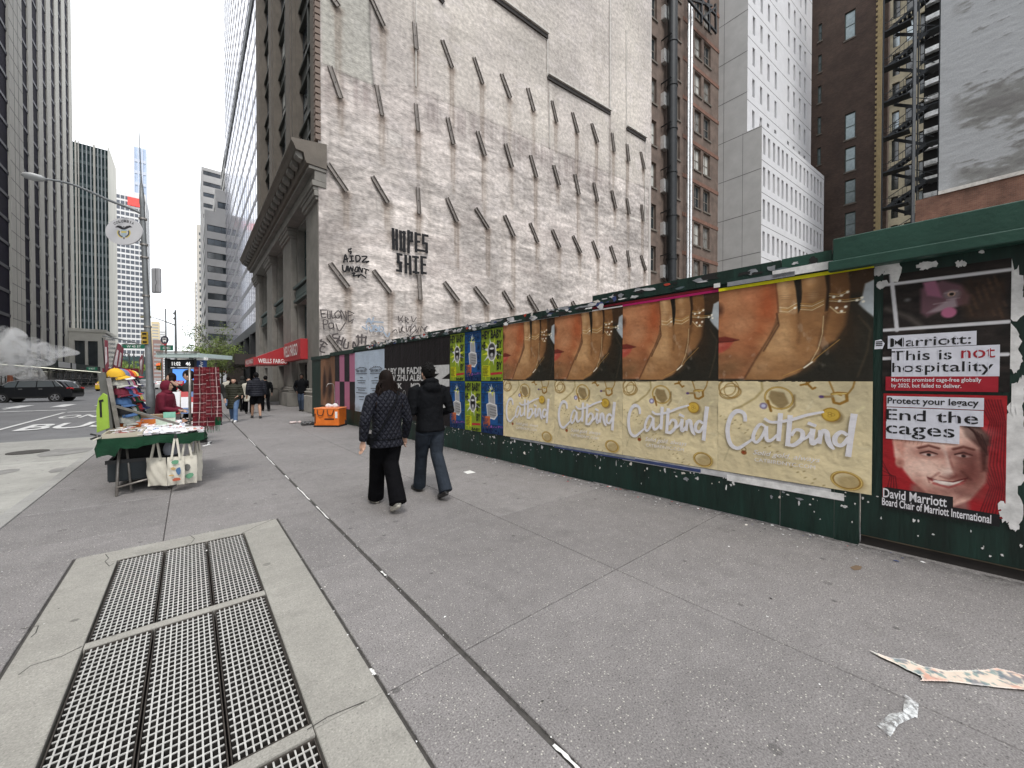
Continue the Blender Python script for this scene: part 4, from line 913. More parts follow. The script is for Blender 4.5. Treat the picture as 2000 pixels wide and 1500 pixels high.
# low podium in front
pd = thing('podium_building', 'low limestone podium with two tall dark openings', 'building', (-17, 142, 0))
Mp = frame((-22.5, 141.5, 0), (1, 0, 0), UP); rc = [(1.0, 2.7, 4.2, 11.2), (3.2, 4.9, 4.2, 11.2), (1.0, 4.9, .2, 3.2)]
wall_obj(pd, Mp, wall_holes(6.2, 13.4, rc, .6), M_ls); MB().box(-22.4, -16.35, 142.2, 160, 0, 13.2).build('dark_interior', M_glass, pd)
MB().box(-22.7, -16.1, 141.3, 160, 13.4, 14.2).build('cornice', M_ls, pd)
# green glass tower
xu_ = lambda u: -44+pl_xz((-44, 197.5, 0), (1, 0, 0), Vector((0, -1, 0)))(u, 500)[0]
g2 = thing('green_glass_tower', 'dark green glass tower with cream piers left of the lamp post', 'building', (-22, 198, 0))
H2_ = 83; MB().box(-44, xu_(213), 198, 217, 0, H2_).build('glass_skin', M_gg, g2)
q4 = pl_xz((-44, 197.5, 0), (1, 0, 0), Vector((0, -1, 0))); xu = lambda u: -44+q4(u, 500)[0]
for a, b_ in ((148, 151.5), (154, 156.5), (184, 188)): MB().box(xu(a), xu(b_), 197.7, 197.99, 0, H2_+.6).build('pier', M_ls, g2)
MB().box(xu(213), -21.5, 197, 218, 0, H2_+2).build('pier', M_ls, g2)
ml = MB()
for u in (163, 171, 179, 193, 200, 207): ml.box(xu(u)-.15, xu(u)+.15, 197.8, 197.98, 0, H2_)
ml.build('mullion', mat('light_mullion', (.42, .45, .45), .5, var=.1), g2)
fl = MB()
for k in range(21): fl.box(-44, xu(213)-.01, 197.85, 197.99, 2+k*3.9, 3.1+k*3.9)
fl.build('spandrels', mat('green_spandrel', (.10, .13, .125), .4, var=.3, vscale=.4), g2, kind='stuff')
# striped white tower
q5 = pl_xz((-60, 364, 0), (1, 0, 0), Vector((0, -1, 0))); xv = lambda u: -60+q5(u, 500)[0]
t3 = plain_tower('white horizontally striped tower with a red rooftop sign', xv(222), -22, 364, 400, 128, M_farw, 1, 2.2, mat('far_dark_glass', (.10, .11, .13), .3, var=.2), bh=2.3, fh=3.55)
MB().box(xv(232)-.01, -21.9, 363.8, 402, 0, 17).build('base_glass', M_gg, t3)
sg3 = MB().box(xv(251), xv(277), 363.2, 363.8, 118.5, 124).build('roof_sign', mat('red_sign_face', (.7, .06, .05), .5, emit=(.8, .05, .04), est=.4, var=.3, vscale=2), t3)
plain_tower('very tall slim pale blue glass tower on the skyline', -62-9, -62+9.5, 575, 600, 1, M_fargl, 0)  if False else None
q6 = pl_xz((0, 560, 0), (1, 0, 0), Vector((0, -1, 0))); a_, b_ = q6(263, 400)[0], q6(287, 400)[0]; hz = q6(275, 289)[1]
t4 = thing('slim_tower', 'very tall slim pale blue glass tower on the skyline', 'building', (a_, 560, 0))
MB().box(a_, b_, 560, 580, 0, hz).build('glass_skin', M_fargl, t4)
sm_ = MB()
for k in range(int(hz/12)): sm_.box(a_-.3, b_+.3, 559.3, 559.98, k*12, k*12+3)
for k in range(4): sm_.box(a_+(b_-a_)*k/3-.5, a_+(b_-a_)*k/3+.5, 559, 559.3, 0, hz)
sm_.build('bands', mat('far_grey_band', (.50, .54, .62), .5, var=.1), t4, kind='stuff')
q7 = pl_xz((0, 620, 0), (1, 0, 0), Vector((0, -1, 0)))
def far(label, u0, u1, v, m, y=620, bands=1):
    q = pl_xz((0, y, 0), (1, 0, 0), Vector((0, -1, 0))); plain_tower(label, q(u0, 700)[0], q(u1, 700)[0], y, y+15, q((u0+u1)/2, v)[1], m, bands, 0, mat('far_mid_glass', (.32, .32, .32), .4, var=.2), name='far_building')
M_fy = mat('far_yellow_brick', (.58, .48, .30), .85, var=.1)
far('yellow brick building with a stepped top at the far end of the avenue', 296, 312, 628, M_fy, 700); far('pale building beside the far yellow brick one', 311, 324, 645, M_farw, 800)
far('reddish low building at the end of the avenue', 298, 318, 664, mat('far_red_brick', (.26, .17, .15), .9, var=.2), 520); far('low grey building at the vanishing point', 318, 345, 690, mat('far_grey', (.4, .4, .41), .9, var=.2), 900)
far('pale grey slab behind the far traffic', 345, 382, 700, M_farst, 1000)
MB().box(-62, -26.3, 60, 69, 0, 45).build('filler_building', M_ls, tag(thing('corner_block', 'limestone corner block at the left picture edge', 'building', (-45, 65, 0)), None))
for (x0, x1, y0, y1, h) in ((-60, -26.2, -60, 40, 60),): 
    plain_tower('pale office block across the avenue outside the left edge', x0, x1, y0, y1, h, M_farst, 1)
M_red2 = None
# ================================================================ plywood fence with posters
FS, FK = 4.983, -.049
FDIR = Vector((-FK, -1, 0)).normalized(); FN = FDIR.cross(UP)     # FN points to the street
def fp(t, z=0, out=0): return Vector((FS+FK*t, t, z))+FN*out
def fu(u, v=740): # pixel on the fence face -> (distance along FDIR measured from t=0 point, z)
    p = on_plane(u, v, fp(0), FN); return ((p-fp(0)).dot(FDIR), p.z)
M_fg = mat('fence_green_paint', (.006, .028, .021), .5, var=.6, vscale=3, bump=.3, bscale=25, stretch=(2, 2, .3))
M_fg2 = mat('fence_green_header', (.022, .075, .055), .45, var=.2, vscale=2, bump=.2, bscale=20)
fence = thing('plywood_fence', 'long dark green plywood construction fence covered with posters', 'fence', fp(8))
A = lambda d, z=0, out=0: fp(0)+FDIR*d+UP*z+FN*out
dl, dr = -18.4, fu(2080)[0]+1.5     # left end (far), right end (near)
dj0, dj1 = fu(1632)[0], fu(1680)[0]
def topz(d):   # fence top height
    pts = [(-18.4, 2.53), (-11.2, 2.72), (-3.6, 2.80), (-3.55, 2.86), (-.9, 2.87), (4, 2.92)]
    for (a, za), (b_, zb_) in zip(pts, pts[1:]):
        if a <= d <= b_: return za+(zb_-za)*(d-a)/(b_-a)
    return 2.9
d = dl; k = 0
while d < dj0-.01:
    e = min(d+1.22, dj0); o_ = rnd.uniform(-.004, .004); z1 = topz((d+e)/2)
    MB().obox(A(d+.003, rnd.uniform(0, .02), o_), FDIR*(e-d-.006), -FN*.018, UP*(z1-.02)).build('plywood_board', M_fg, fence); d = e
MB().obox(A(dj0, 0, .004), FDIR*(dj1-dj0), -FN*.1, UP*2.86).build('gate_post', M_fg, fence)
MB().obox(A(dj1+.012, .10, -.03), FDIR*2.6, -FN*.02, UP*2.72).build('gate_board', M_fg, fence)
MB().obox(A(dj1+.012, .0, -.06), FDIR*2.6, -FN*.09, UP*.08).build('kick_board', M_tar, fence)
MB().obox(A(dj1+.012, .085, -.045), FDIR*2.6, -FN*.09, UP*.02).build('sill_strip', mat('bare_worn_wood', (.25, .20, .14), .8, var=.4), fence)
MB().obox(A(dj0-.02, 2.665, .10), FDIR*2.9, -FN*.13, UP*.31).build('header_beam', M_fg2, fence, bevel=.01)
MB().obox(A(dj0-.05, 2.655, .135), FDIR*3.0, -FN*.08, UP*.10).build('header_beam', M_fg2, fence, bevel=.01)
d = dl
while d < dj0-.3:
    e = min(d+2.44, dj0-.03); z1 = topz((d+e)/2)
    MB().obox(A(d+.004, z1-.13, .035), FDIR*(e-d-.008), -FN*.04, UP*(.135 if d < -4 else .15)).build('top_rail', M_fg if d < -3 else M_fg2, fence); d = e
for k in range(9): MB().obox(A(dl+.5+k*2.44, 0, -.03), FDIR*.09, -FN*.09, UP*2.4).build('back_post', mat('bare_worn_wood'), fence)
# torn scraps of old paper on rail and base
sc_cols = ['c9c9cc', 'e8e8e8', 'b8402f', '3c4a78', '8f9298', 'd9d4cc', 'c43b30', '222222', '5b6a70', 'efe9e0']
scm = [mat('old_paper_'+w_, lin(h), .8, var=.25, vscale=10) for w_, h in zip(('grey', 'white', 'rust', 'blue', 'slate', 'cream', 'red', 'black', 'teal', 'ivory'), sc_cols)]
def scrap(mb, dd, z, sx_, sz_, out, mi, rg):
    n = rg.randint(8, 15); P = []
    for i in range(n):
        a = 2*math.pi*i/n; r_ = rg.uniform(.45, 1.1); P.append(A(dd+math.cos(a)*sx_*r_, z+math.sin(a)*sz_*r_, out))
    mb.add(P, [tuple(range(n))], mi)
rg = random.Random(11); mb = MB()
for i in range(190):      # rail, patchy and colourful toward the far end
    dd = rg.uniform(-12.5, -4.2) if i < 150 else rg.uniform(-4.2, -.9); z1 = topz(dd)
    scrap(mb, dd, z1-.06+rg.uniform(-.05, .05), rg.uniform(.03, .16), rg.uniform(.01, .05), .037+i*.00002, rg.choice([0, 0, 1, 2, 3, 4, 4, 5, 0, 7, 7, 8, 7, 4]), rg)
for i in range(330):      # flecks under the posters
    dd = rg.uniform(-12, -.75); z = .5-abs(rg.gauss(0, .12)); z = max(z, .05)
    k_ = rg.choice([.8, .5, 1.3, .4, .3]); scrap(mb, dd, z, rg.uniform(.006, .03)*k_, rg.uniform(.006, .035)*k_, .006+i*.00001, rg.choice([1, 1, 0, 5, 9, 4]), rg)
for i in range(40): dd = rg.uniform(-1.1, 1.6); scrap(mb, dd, rg.uniform(.12, .5), rg.uniform(.004, .012), rg.uniform(.005, .016), .018 if dd < dj1 else -.027, 1, rg)
mb.build('torn_paper', scm, fence, kind='stuff')
# thick torn white remnants beside the small posters (right)
mb = MB()
z2 = Zm(1640, 440, 2.344)
for i, (zx, zy, rx, ry) in enumerate(((805, 260, 30, 70), (815, 340, 38, 60), (790, 520, 26, 60), (800, 600, 30, 55), (770, 560, 20, 20), (815, 880, 30, 70), (800, 960, 50, 50), (805, 1040, 48, 80), (790, 1130, 46, 80), (775, 1210, 38, 60), (800, 1280, 35, 70), (770, 1320, 26, 50), (815, 760, 20, 70), (790, 1370, 18, 30), (240, 190, 40, 30), (400, 180, 40, 12), (190, 270, 20, 18), (185, 190, 18, 22), (555, 172, 10, 14), (650, 120, 8, 6), (20, 1285, 10, 7), (350, 1355, 4, 9))):
    u, v = z2(zx, zy); dd, z = fu(u, v); d2, zz2 = fu(*z2(zx+rx, zy+ry)); 
    for r_ in range(4): scrap(mb, dd+rg.uniform(-.025, .025), z+rg.uniform(-.06, .06)*(1 if abs(zz2-z) > .05 else .1), abs(d2-dd)*1.15, abs(zz2-z)*1.15, -.026+.0001*(i*4+r_) if dd > dj1 else .02, 1, rg)
mb.build('torn_paper', scm, fence, kind='stuff')
# ---------------------------------------------------------------- posters
M_vc = vcmat('printed_paper', .55, .35, 14, .02, spec=.35)
M_vcg = vcmat('printed_paper_gloss', .42, .4, 10, .02, spec=.45)
pap = lambda n, c_, r_=.55: mat(n, lin(c_) if isinstance(c_, str) else c_, r_, var=.06, vscale=8, bump=.3, bscale=12)
def poster(name, label, me, d0, z0, out=.012, group=None, tilt=0):
    o = bpy.data.objects.new(name, me); COL.objects.link(o)
    o.matrix_world = frame(A(d0, z0, out), FDIR, UP) @ Matrix.Rotation(tilt, 4, 'Z'); ORG[o.name] = Vector((0, 0, 0)); return tag(o, label, 'poster', group)
def child(parent, name, mb, m, kind=None):
    me = mb.mesh(name); ms = m if isinstance(m, (list, tuple)) else [m]
    for q_ in ms: me.materials.append(q_)
    if len(ms) > 1: me.polygons.foreach_set('material_index', mb.m)
    o = bpy.data.objects.new(name, me); COL.objects.link(o); o.parent = parent; return tag(o, None, None, None, kind)
dA = fu(1404)[0]; PWd, PHt, PZ0, PZ1 = 1.30, 1.075, .505, 1.575
def loc4(zoom):      # pixel of the nearest panel -> local poster coords
    def f(x, y, z0=PZ1): dd, z = fu(*zoom(x, y)); return ((dd-dA)/(fu(1705)[0]-dA)*PWd, z-z0)
    return f
za = Zm(960, 500, 2.632); L = loc4(za); Lp = lambda *a: [L(*a[i:i+2]) for i in range(0, len(a), 2)]
wr = lambda c, s_: (c.noise(.35, .25, s_, 5)-.5)*.013+(c.noise(.05, .09, s_+1, 3)-.5)*.004
# close portrait with ringed hand
zq = Zm(1367, 469, 2.4); L_q = loc4(zq); G = lambda *a: [L_q(*a[i:i+2]) for i in range(0, len(a), 2)]
c = Cv(PWd, PHt, 210, 174, (.155, .145, .115))
c.poly(G(80, 230, 365, 180, 372, 330, 335, 440, 275, 555, 215, 650, 80, 650), (.70, .46, .31), .01)
for (x, y, rx, ry, col, op) in ((320, 300, .09, .26, (.70, .35, .20), .8), (290, 450, .12, .16, (.66, .36, .21), .6), (150, 290, .12, .12, (.80, .58, .42), .6), (190, 400, .12, .10, (.82, .60, .44), .7), (240, 260, .08, .1, (.80, .52, .37), .6), (150, 590, .16, .10, (.54, .40, .27), .8), (110, 620, .1, .06, (.42, .31, .20), .6), (250, 560, .08, .12, (.52, .33, .21), .6), (95, 330, .035, .06, (.26, .15, .10), .8), (100, 240, .05, .06, (.56, .38, .26), .5), (345, 210, .03, .12, (.52, .28, .17), .6)): c.ell(*L_q(x, y), rx, ry, col, min(rx, ry)*.8, op=op)
c.poly(G(84, 458, 120, 452, 182, 466, 150, 478, 84, 482), (.46, .18, .14), .008); c.poly(G(84, 482, 160, 476, 140, 505, 110, 525, 84, 532), (.72, .33, .27), .012); c.ell(*L_q(100, 492), .035, .016, (.84, .50, .43), .015, op=.7); c.line(G(84, 480, 150, 476, 185, 468), .004, (.24, .08, .07), .006); c.ell(*L_q(110, 548), .07, .02, (.45, .31, .21), .03, op=.6)
c.poly(G(700, 120, 830, 100, 830, 200, 760, 250, 690, 260), (.26, .18, .11), .03); c.poly(G(775, 205, 830, 180, 830, 372, 770, 325, 745, 300, 762, 262), (.72, .75, .77), .008)
c.line(G(745, 355, 800, 420, 785, 520, 740, 640), .007, (.30, .26, .20), .008, .7)
hd0, hl_, hd_ = (.66, .48, .31), (.84, .67, .48), (.36, .24, .14)
c.poly(G(368, 320, 590, 325, 705, 290, 690, 400, 645, 468, 585, 500, 540, 570, 470, 620, 380, 655, 205, 655, 262, 555, 325, 455, 362, 385), hd0, .008)
c.poly(G(355, 185, 438, 168, 452, 240, 462, 345, 372, 345, 368, 260), (.70, .53, .36), .006); c.poly(G(474, 165, 585, 145, 600, 230, 590, 340, 472, 342, 480, 250), (.62, .45, .29), .006); c.poly(G(585, 145, 690, 125, 705, 210, 702, 300, 600, 345, 602, 230), (.46, .31, .18), .01)
c.poly(G(438, 168, 474, 165, 480, 240, 470, 330, 462, 345, 454, 240), (.10, .08, .05), .006)
for (x, y, rx, ry, col, op, an) in ((395, 235, .035, .12, (.84, .68, .50), .7, 0), (385, 300, .03, .04, (.80, .63, .45), .6, 0), (520, 215, .05, .09, (.72, .55, .37), .7, 0), (640, 200, .05, .09, (.56, .39, .23), .6, 0), (400, 420, .05, .16, hl_, .8, .15), (340, 510, .07, .13, hl_, .8, .7), (290, 590, .09, .07, (.74, .58, .42), .8, .5), (420, 560, .12, .10, (.64, .47, .31), .6, .6), (520, 420, .05, .13, (.55, .39, .24), .6, .2), (560, 440, .07, .12, (.58, .41, .26), .6, .4), (650, 370, .06, .10, (.52, .35, .20), .7, 0), (600, 500, .05, .05, hd_, .5, .6), (460, 600, .12, .05, (.60, .44, .29), .6, .5)): c.ell(*L_q(x, y), rx, ry, col, min(rx, ry)*.9, an, op)
c.ell(*L_q(690, 430), .07, .20, (.24, .16, .09), .08, op=.6); c.ell(*L_q(620, 400), .06, .12, (.58, .41, .25), .06, op=.7)
c.poly(G(584, 140, 606, 138, 612, 230, 600, 330, 588, 335, 598, 230), (.12, .08, .05), .010, .8)
for x, y in ((392, 205), (402, 262), (520, 190), (530, 262)): c.ell(*L_q(x, y), .026, .03, (.90, .74, .56), .03, op=.6)
c.ell(*L_q(372, 470), .045, .14, (.90, .73, .54), .06, .5, .65); c.line(G(362, 345, 372, 400, 330, 470, 300, 520), .006, (.20, .10, .06), .008, .8)
c.line(G(462, 345, 470, 420, 465, 480), .008, hd_, .022, .6); c.line(G(598, 345, 580, 420, 560, 500), .010, (.28, .18, .10), .022, .7); c.line(G(600, 160, 603, 240, 596, 330), .007, (.22, .14, .08), .012, .8); c.line(G(365, 390, 325, 460, 262, 560, 208, 652), .006, (.28, .15, .09), .012, .85); c.line(G(696, 300, 690, 400, 640, 475, 580, 508, 470, 625), .01, (.12, .09, .06), .02, .6); c.line(G(357, 200, 370, 340), .005, (.36, .2, .12), .01, .7)
for k in range(3): c.line(G(375+5*k, 262+k*9, 450, 258+k*9), .002, (.45, .31, .2), .004, .5); c.line(G(490, 250+k*8, 585, 244+k*8), .002, (.42, .28, .17), .004, .5)
gold, glt = (.80, .62, .34), (.97, .90, .72)
for (x0, y0, x1, y1, k) in ((1483, 285, 1570, 262, 3), (1592, 275, 1708, 250, 4), (1738, 205, 1835, 185, 2), (1738, 232, 1900, 225, 2), (1742, 262, 1820, 290, 1)):
    for j in range(k): c.line(Lp(x0, y0-j*10, (x0+x1)/2, max(y0, y1)+4-j*10, x1, y1-j*9), .0032, gold if j % 2 else glt, .003)
for (x, y) in ((1562, 268), (1760, 212), (1800, 204), (1832, 186), (1775, 268), (1800, 285), (1822, 262), (1790, 232), (1905, 215), (1912, 235), (1880, 228)): c.ell(*L(x, y), .012, .012, (1, .98, .92), .004)
c.line(Lp(1708, 310, 1702, 400, 1680, 480, 1640, 550, 1618, 568), .003, glt, .003, .8); c.line(Lp(1500, 618, 1618, 568, 1700, 500, 1790, 430), .003, gold, .003, .9); c.line(Lp(1608, 575, 1650, 545), .006, (1, .98, .92), .004)
nn = c.noise(.04, .04, 4, 3); c.a *= (1+.10*(nn-.5))[..., None]; n9 = c.noise(.12, .2, 8, 5); c.mix(np.clip((n9-.72)*14, 0, 1), (.95, .9, .85), .22)
me_face = [c.grid('portrait_poster', wr(c, 20+7*i)) for i in range(4)]; [m_.materials.append(M_vcg) for m_ in me_face]
# jewellery sheet
zb2 = Zm(1400, 600, 3.947); L0 = loc4(zb2); L2 = lambda x, y: L0(x, y, PZ0); Q = lambda *a: [L2(*a[i:i+2]) for i in range(0, len(a), 2)]
base = (.91, .85, .69); c = Cv(PWd, PHt, 230, 190, base)
n1 = c.noise(.5, .35, 33, 5); n2 = c.noise(.09, .12, 34, 4); c.a *= (1+.22*(n1-.5)+.10*(n2-.5))[..., None]
c.poly(Q(480, 560, 1200, 560, 1200, 900, 700, 720), (.74, .70, .58), .12, .5)
gd, gs, gl = (.60, .44, .16), (.38, .29, .14), (.96, .87, .55)
for (x, y, rx, ry, an) in ((95, 625, .10, .11, 0), (115, 640, .075, .085, .4), (80, 620, .085, .09, .8), (105, 655, .11, .075, .2)):
    px, py = L2(x, y); c.ring(px+.006, py-.008, rx, ry, .005, gs, an, .5, .006); c.ring(px, py, rx, ry, .005, gd, an)
px, py = L2(480, 700); c.ell(px+.03, py-.015, .11, .11, (.58, .50, .34), .01, op=.0); c.poly(Q(420, 640, 520, 660, 560, 740, 500, 790, 430, 740, 400, 690), (.55, .46, .30), .01, .8); c.ring(px, py, .125, .115, .016, gd, -.5); c.ring(px, py, .125, .115, .005, gl, -.5); c.line(Q(600, 680, 600, 760, 560, 800), .01, gs, .01, .6)
px, py = L2(362, 760); c.ell(px, py, .036, .036, (.55, .50, .62), .006); c.ell(px, py, .02, .02, (.86, .87, .98), .006); c.line(Q(395, 720, 420, 800), .012, gd, .004); c.line(Q(345, 560, 355, 640, 300, 700, 200, 760, 130, 790), .010, (.63, .55, .34), .01, .7)
for pts in (Q(20, 830, 200, 950, 400, 1100, 600, 1250, 800, 1400), Q(130, 860, 330, 1010, 560, 1180, 850, 1390)):
    P_ = smooth_pts([(*q_, 0) for q_ in pts], 8)
    for i, q_ in enumerate(P_): c.ell(q_.x, q_.y, .013, .006, (.60, .52, .33) if i % 2 else (.90, .83, .64), .004, .6 if i % 2 else -.5, .75)
for pts in (Q(860, 550, 880, 600, 905, 660, 960, 680), Q(1070, 550, 1050, 620, 1010, 670)): c.line(pts, .007, gd, .004, .85)
c.line(Q(890, 670, 930, 660, 1000, 665, 1005, 720, 950, 745, 905, 735, 895, 700), .012, gd, .004); c.line(Q(890, 670, 1000, 665), .004, gl, .003); c.line(Q(810, 690, 890, 690), .012, (.62, .52, .34), .005); px, py = L2(808, 690); c.ell(px, py, .02, .015, (.36, .27, .48), .004)
px, py = L2(880, 828); c.ell(px+.02, py-.02, .075, .07, gs, .012, op=.5); c.ell(px, py, .072, .07, (.66, .50, .14), .004); c.ell(px, py, .062, .06, (.86, .72, .30), .004); 
for a_ in range(3): c.ring(px+.016*math.cos(a_*2.1), py+.014*math.sin(a_*2.1), .014, .012, .003, (.60, .46, .16))
c.line(Q(650, 600, 700, 590, 740, 630, 760, 620), .010, gd, .004); c.line(Q(700, 590, 740, 560, 760, 550), .007, gd, .004); c.line(Q(690, 600, 700, 560), .006, gd, .003)
px, py = L2(1000, 1335); c.ell(px+.03, py-.02, .10, .075, (.66, .56, .36), .02, op=.6); c.ring(px, py, .105, .08, .020, gd, -.15); c.ring(px, py, .108, .083, .006, gl, -.15)
px, py = L2(212, 1118); c.ell(px, py, .028, .026, (.60, .36, .18), .004); c.ell(px-.004, py+.004, .008, .008, (.65, .08, .08), .003); c.ring(px, py+.035, .02, .025, .005, gs)
c.line(Q(0, 960, 60, 1000, 100, 1080, 60, 1180), .006, (.75, .70, .54), .008, .7); c.line(Q(740, 720, 690, 790, 740, 760), .006, (.93, .89, .76), .006, .7); c.line(Q(1000, 1060, 1180, 1100), .008, (.93, .89, .76), .01, .6); c.line(Q(1090, 800, 1130, 770), .014, (.93, .89, .72), .01, .7)
me_jew = [c.grid('jewellery_poster', wr(c, 50+7*i)) for i in range(4)]; [m_.materials.append(M_vcg) for m_ in me_jew]
lf = MB()
def brush(pts, wds):
    P_ = smooth_pts([(*q_, .0085) for q_ in pts], 6); n = len(P_); ws = [np.interp(i/(n-1)*(len(wds)-1), range(len(wds)), wds) for i in range(n)]
    P_ = [p+Vector((0, 0, .00025*len(lf.v)/60)) for p in P_]; ribbon(lf, P_, ws, (0, 0, 1))
brush(Q(225, 880, 215, 820, 160, 800, 110, 850, 88, 950, 110, 1050, 165, 1085, 230, 1050, 300, 1000), [.035, .04, .05, .045, .045, .045, .04, .03, .02])
brush(Q(380, 920, 340, 900, 300, 950, 285, 1010, 310, 1040, 350, 1000, 385, 930), [.02, .03, .035, .035, .03, .03, .03]); brush(Q(385, 915, 385, 980, 395, 1025, 430, 1020, 470, 980), [.04, .04, .035, .03, .02])
brush(Q(495, 815, 490, 900, 480, 1030), [.045, .042, .04]); brush(Q(370, 855, 430, 885, 560, 870, 700, 830, 830, 805), [.03, .03, .032, .03, .02])
brush(Q(570, 830, 560, 950, 548, 1070), [.045, .042, .04]); brush(Q(550, 1055, 600, 1060, 660, 1010, 660, 955, 610, 945, 580, 990), [.03, .04, .04, .04, .03, .025]); brush(Q(640, 1030, 700, 1000, 740, 950), [.02, .025, .03])
brush(Q(745, 935, 735, 1010, 745, 1050, 800, 1000, 820, 945), [.045, .042, .04, .03, .025]); brush(Q(705, 890, 770, 915), [.035, .03])
brush(Q(800, 945, 800, 1000, 795, 1050), [.03, .035, .03]); brush(Q(800, 990, 820, 950, 850, 960, 860, 1020, 880, 1065, 908, 1095), [.03, .03, .04, .045, .04, .02])
brush(Q(1010, 985, 960, 960, 915, 1000, 920, 1050, 970, 1060, 1020, 1000), [.03, .035, .04, .04, .035, .03]); brush(Q(1062, 820, 1045, 920, 1030, 1040, 1015, 1150), [.05, .048, .042, .045])
x0, y0 = L2(285, 1148); x1, y1 = L2(800, 1165); yb = (y0+y1)/2-.052; text_in(lf, 'Solid gold, always', x0, .232, x1, .302, .009, shear=.3)
x0, _ = L2(295, 1210); x1, _ = L2(762, 1260); text_in(lf, 'CATBIRDNYC.COM', x0, .172, x1, .212, .009)
M_lw = mat('printed_white', (.86, .85, .90), .5, var=.04, bump=.3, bscale=12)
dists = [fu(u)[0] for u in (984, 1084, 1217, 1404, 1705.5)]
nmw = ['farthest left', 'second from the left', 'third from the left', 'nearest, rightmost']
for i in range(4):
    sx_ = (dists[i+1]-dists[i])/PWd
    o = poster('portrait_poster', f'poster of a cheek and ringed hand, {nmw[i]} of the four', me_face[i], dists[i], PZ1, .014+.0006*i, 'portrait posters with a ringed hand'); o.scale = (sx_*.999, 1, 1)
    j = poster('jewellery_poster', f'sand coloured jewellery poster with white brush lettering, {nmw[i]} of the four', me_jew[i], dists[i], PZ0, .013+.0006*i, 'sand coloured jewellery posters'); j.scale = (sx_*.999, 1, 1)
    if i == 0: Lo = child(j, 'lettering', lf, M_lw)
    else:
        c_ = Lo.copy(); COL.objects.link(c_); c_.parent = j
# paper edge strips above the portraits
for (a, b_, h, m, z) in ((dists[3], dists[4], .035, pap('yellow_strip', 'e8e010'), PZ1+PHt), (dists[2], dists[3], .03, pap('magenta_strip', 'b01060'), PZ1+PHt), (dists[0], dists[2], .018, pap('white_strip', 'd8d4d4'), PZ1+PHt), (dists[1]+.6, dists[3], .03, pap('red_strip', '7c1024'), PZ1+PHt+.035)):
    MB().obox(A(a, z, .024), FDIR*(b_-a), -FN*.004, UP*h).build('paper_strip', m, fence)
for (a, b_, z0_, z1_, mi) in ((dists[3]+.55, dists[4]-.25, 2.70, 2.78, 1), (dists[3]+.1, dists[3]+.75, 2.69, 2.74, 4), (dists[3]-.05, dists[3]+.02, 2.70, 2.75, 1), (dists[2], dists[4]-.3, .43, .50, 0), (dists[3]+.1, dists[4]-.2, .40, .47, 1), (dists[0]+.2, dists[2]+.2, .465, .5, 4), (dists[1], dists[3]-.2, .44, .48, 3)):
    MB().obox(A(a, z0_, .009+.001*mi if z0_ < 2 else .041), FDIR*(b_-a), -FN*.003, UP*(z1_-z0_)).build('paper_layer', scm[mi], fence)
# small activist sheets on the gate
Ms = lambda x, y: fu(*z2(x, y))
def local_frame(zx0, zy0, zx1, zy1):
    a = Ms(zx0, zy0); b_ = Ms(zx1, zy1); return a, b_, (lambda x, y: (Ms(x, y)[0]-a[0], Ms(x, y)[1]-b_[1]))
a, b_, LL = local_frame(200, 230, 780, 765); Wd, Hd = b_[0]-a[0], a[1]-b_[1]
K = lambda *v: [LL(*v[i:i+2]) for i in range(0, len(v), 2)]
c = Cv(Wd, Hd, 130, 150, (.13, .11, .105)); n1 = c.noise(.12, .05, 5, 5); c.a *= (1+1.5*(n1-.45))[..., None]
c.poly(K(370, 290, 470, 250, 560, 270, 600, 320, 590, 360, 480, 380, 400, 420, 370, 400), (.42, .30, .34), .015); c.poly(K(380, 260, 440, 250, 470, 330, 400, 320), (.62, .40, .50), .01); c.poly(K(400, 400, 480, 350, 530, 330, 540, 370, 450, 395), (.62, .55, .58), .01)
c.ell(*LL(515, 315), .05, .04, (.50, .44, .46), .01); c.ell(*LL(512, 312), .022, .022, (.85, .7, .6), .004); c.ell(*LL(513, 313), .014, .014, (.05, .05, .05), .004); c.ell(*LL(500, 398), .045, .045, (.72, .42, .55), .008)
for x, y_ in ((520, 300), (530, 330), (470, 350)): c.line(K(x-40, y_+10, x+20, y_), .004, (.75, .68, .70), .004, .6)
for k in range(40): c.line(K(590+(k*37) % 170, 230+(k*53) % 180, 600+(k*37) % 170, 250+(k*53) % 180), .006, (.40, .29, .22) if k % 2 else (.16, .10, .07), .008, .5)
for x in (590, 640, 690, 740): c.line(K(x, 260, x-20, 350, x+10, 420), .02, (.34, .24, .17), .03, .5)
c.line(K(210, 380, 320, 420, 380, 470), .02, (.45, .42, .40), .02, .6); c.ell(*LL(310, 340), .02, .015, (.4, .4, .4), .01)
for pts in (K(205, 272, 785, 200), K(200, 480, 775, 440), K(235, 220, 262, 480), K(195, 610, 770, 590)): c.line(pts, .014, (.86, .86, .88), .004)
c.a[:max(2, int(c.ny*.02))] *= .8
me = c.grid('protest_poster', wr(c, 90)*.3); me.materials.append(M_vc)
po = poster('protest_poster', 'dark protest poster of a caged hen with stencil lettering, upper one on the gate', me, a[0], b_[1], -.022)
bx = MB(); M_bw = pap('box_white', 'e2e4f0'); M_bk = pap('ink_black', '16161a'); M_rd = pap('poster_red', 'a8182c')
def quad(mb, x0, y0, x1, y1, z, mi): mb.add([(x0, y0, z), (x1, y0, z), (x1, y1, z), (x0, y1, z)], [(0, 1, 2, 3)], mi)
def kq(mb, zx0, zy0, zx1, zy1, z, mi, F): p = F((zx0), (zy0)); q_ = F(zx1, zy1); quad(mb, min(p[0], q_[0]), min(p[1], q_[1]), max(p[0], q_[0]), max(p[1], q_[1]), z, mi); return min(p[0], q_[0]), min(p[1], q_[1]), max(p[0], q_[0]), max(p[1], q_[1])
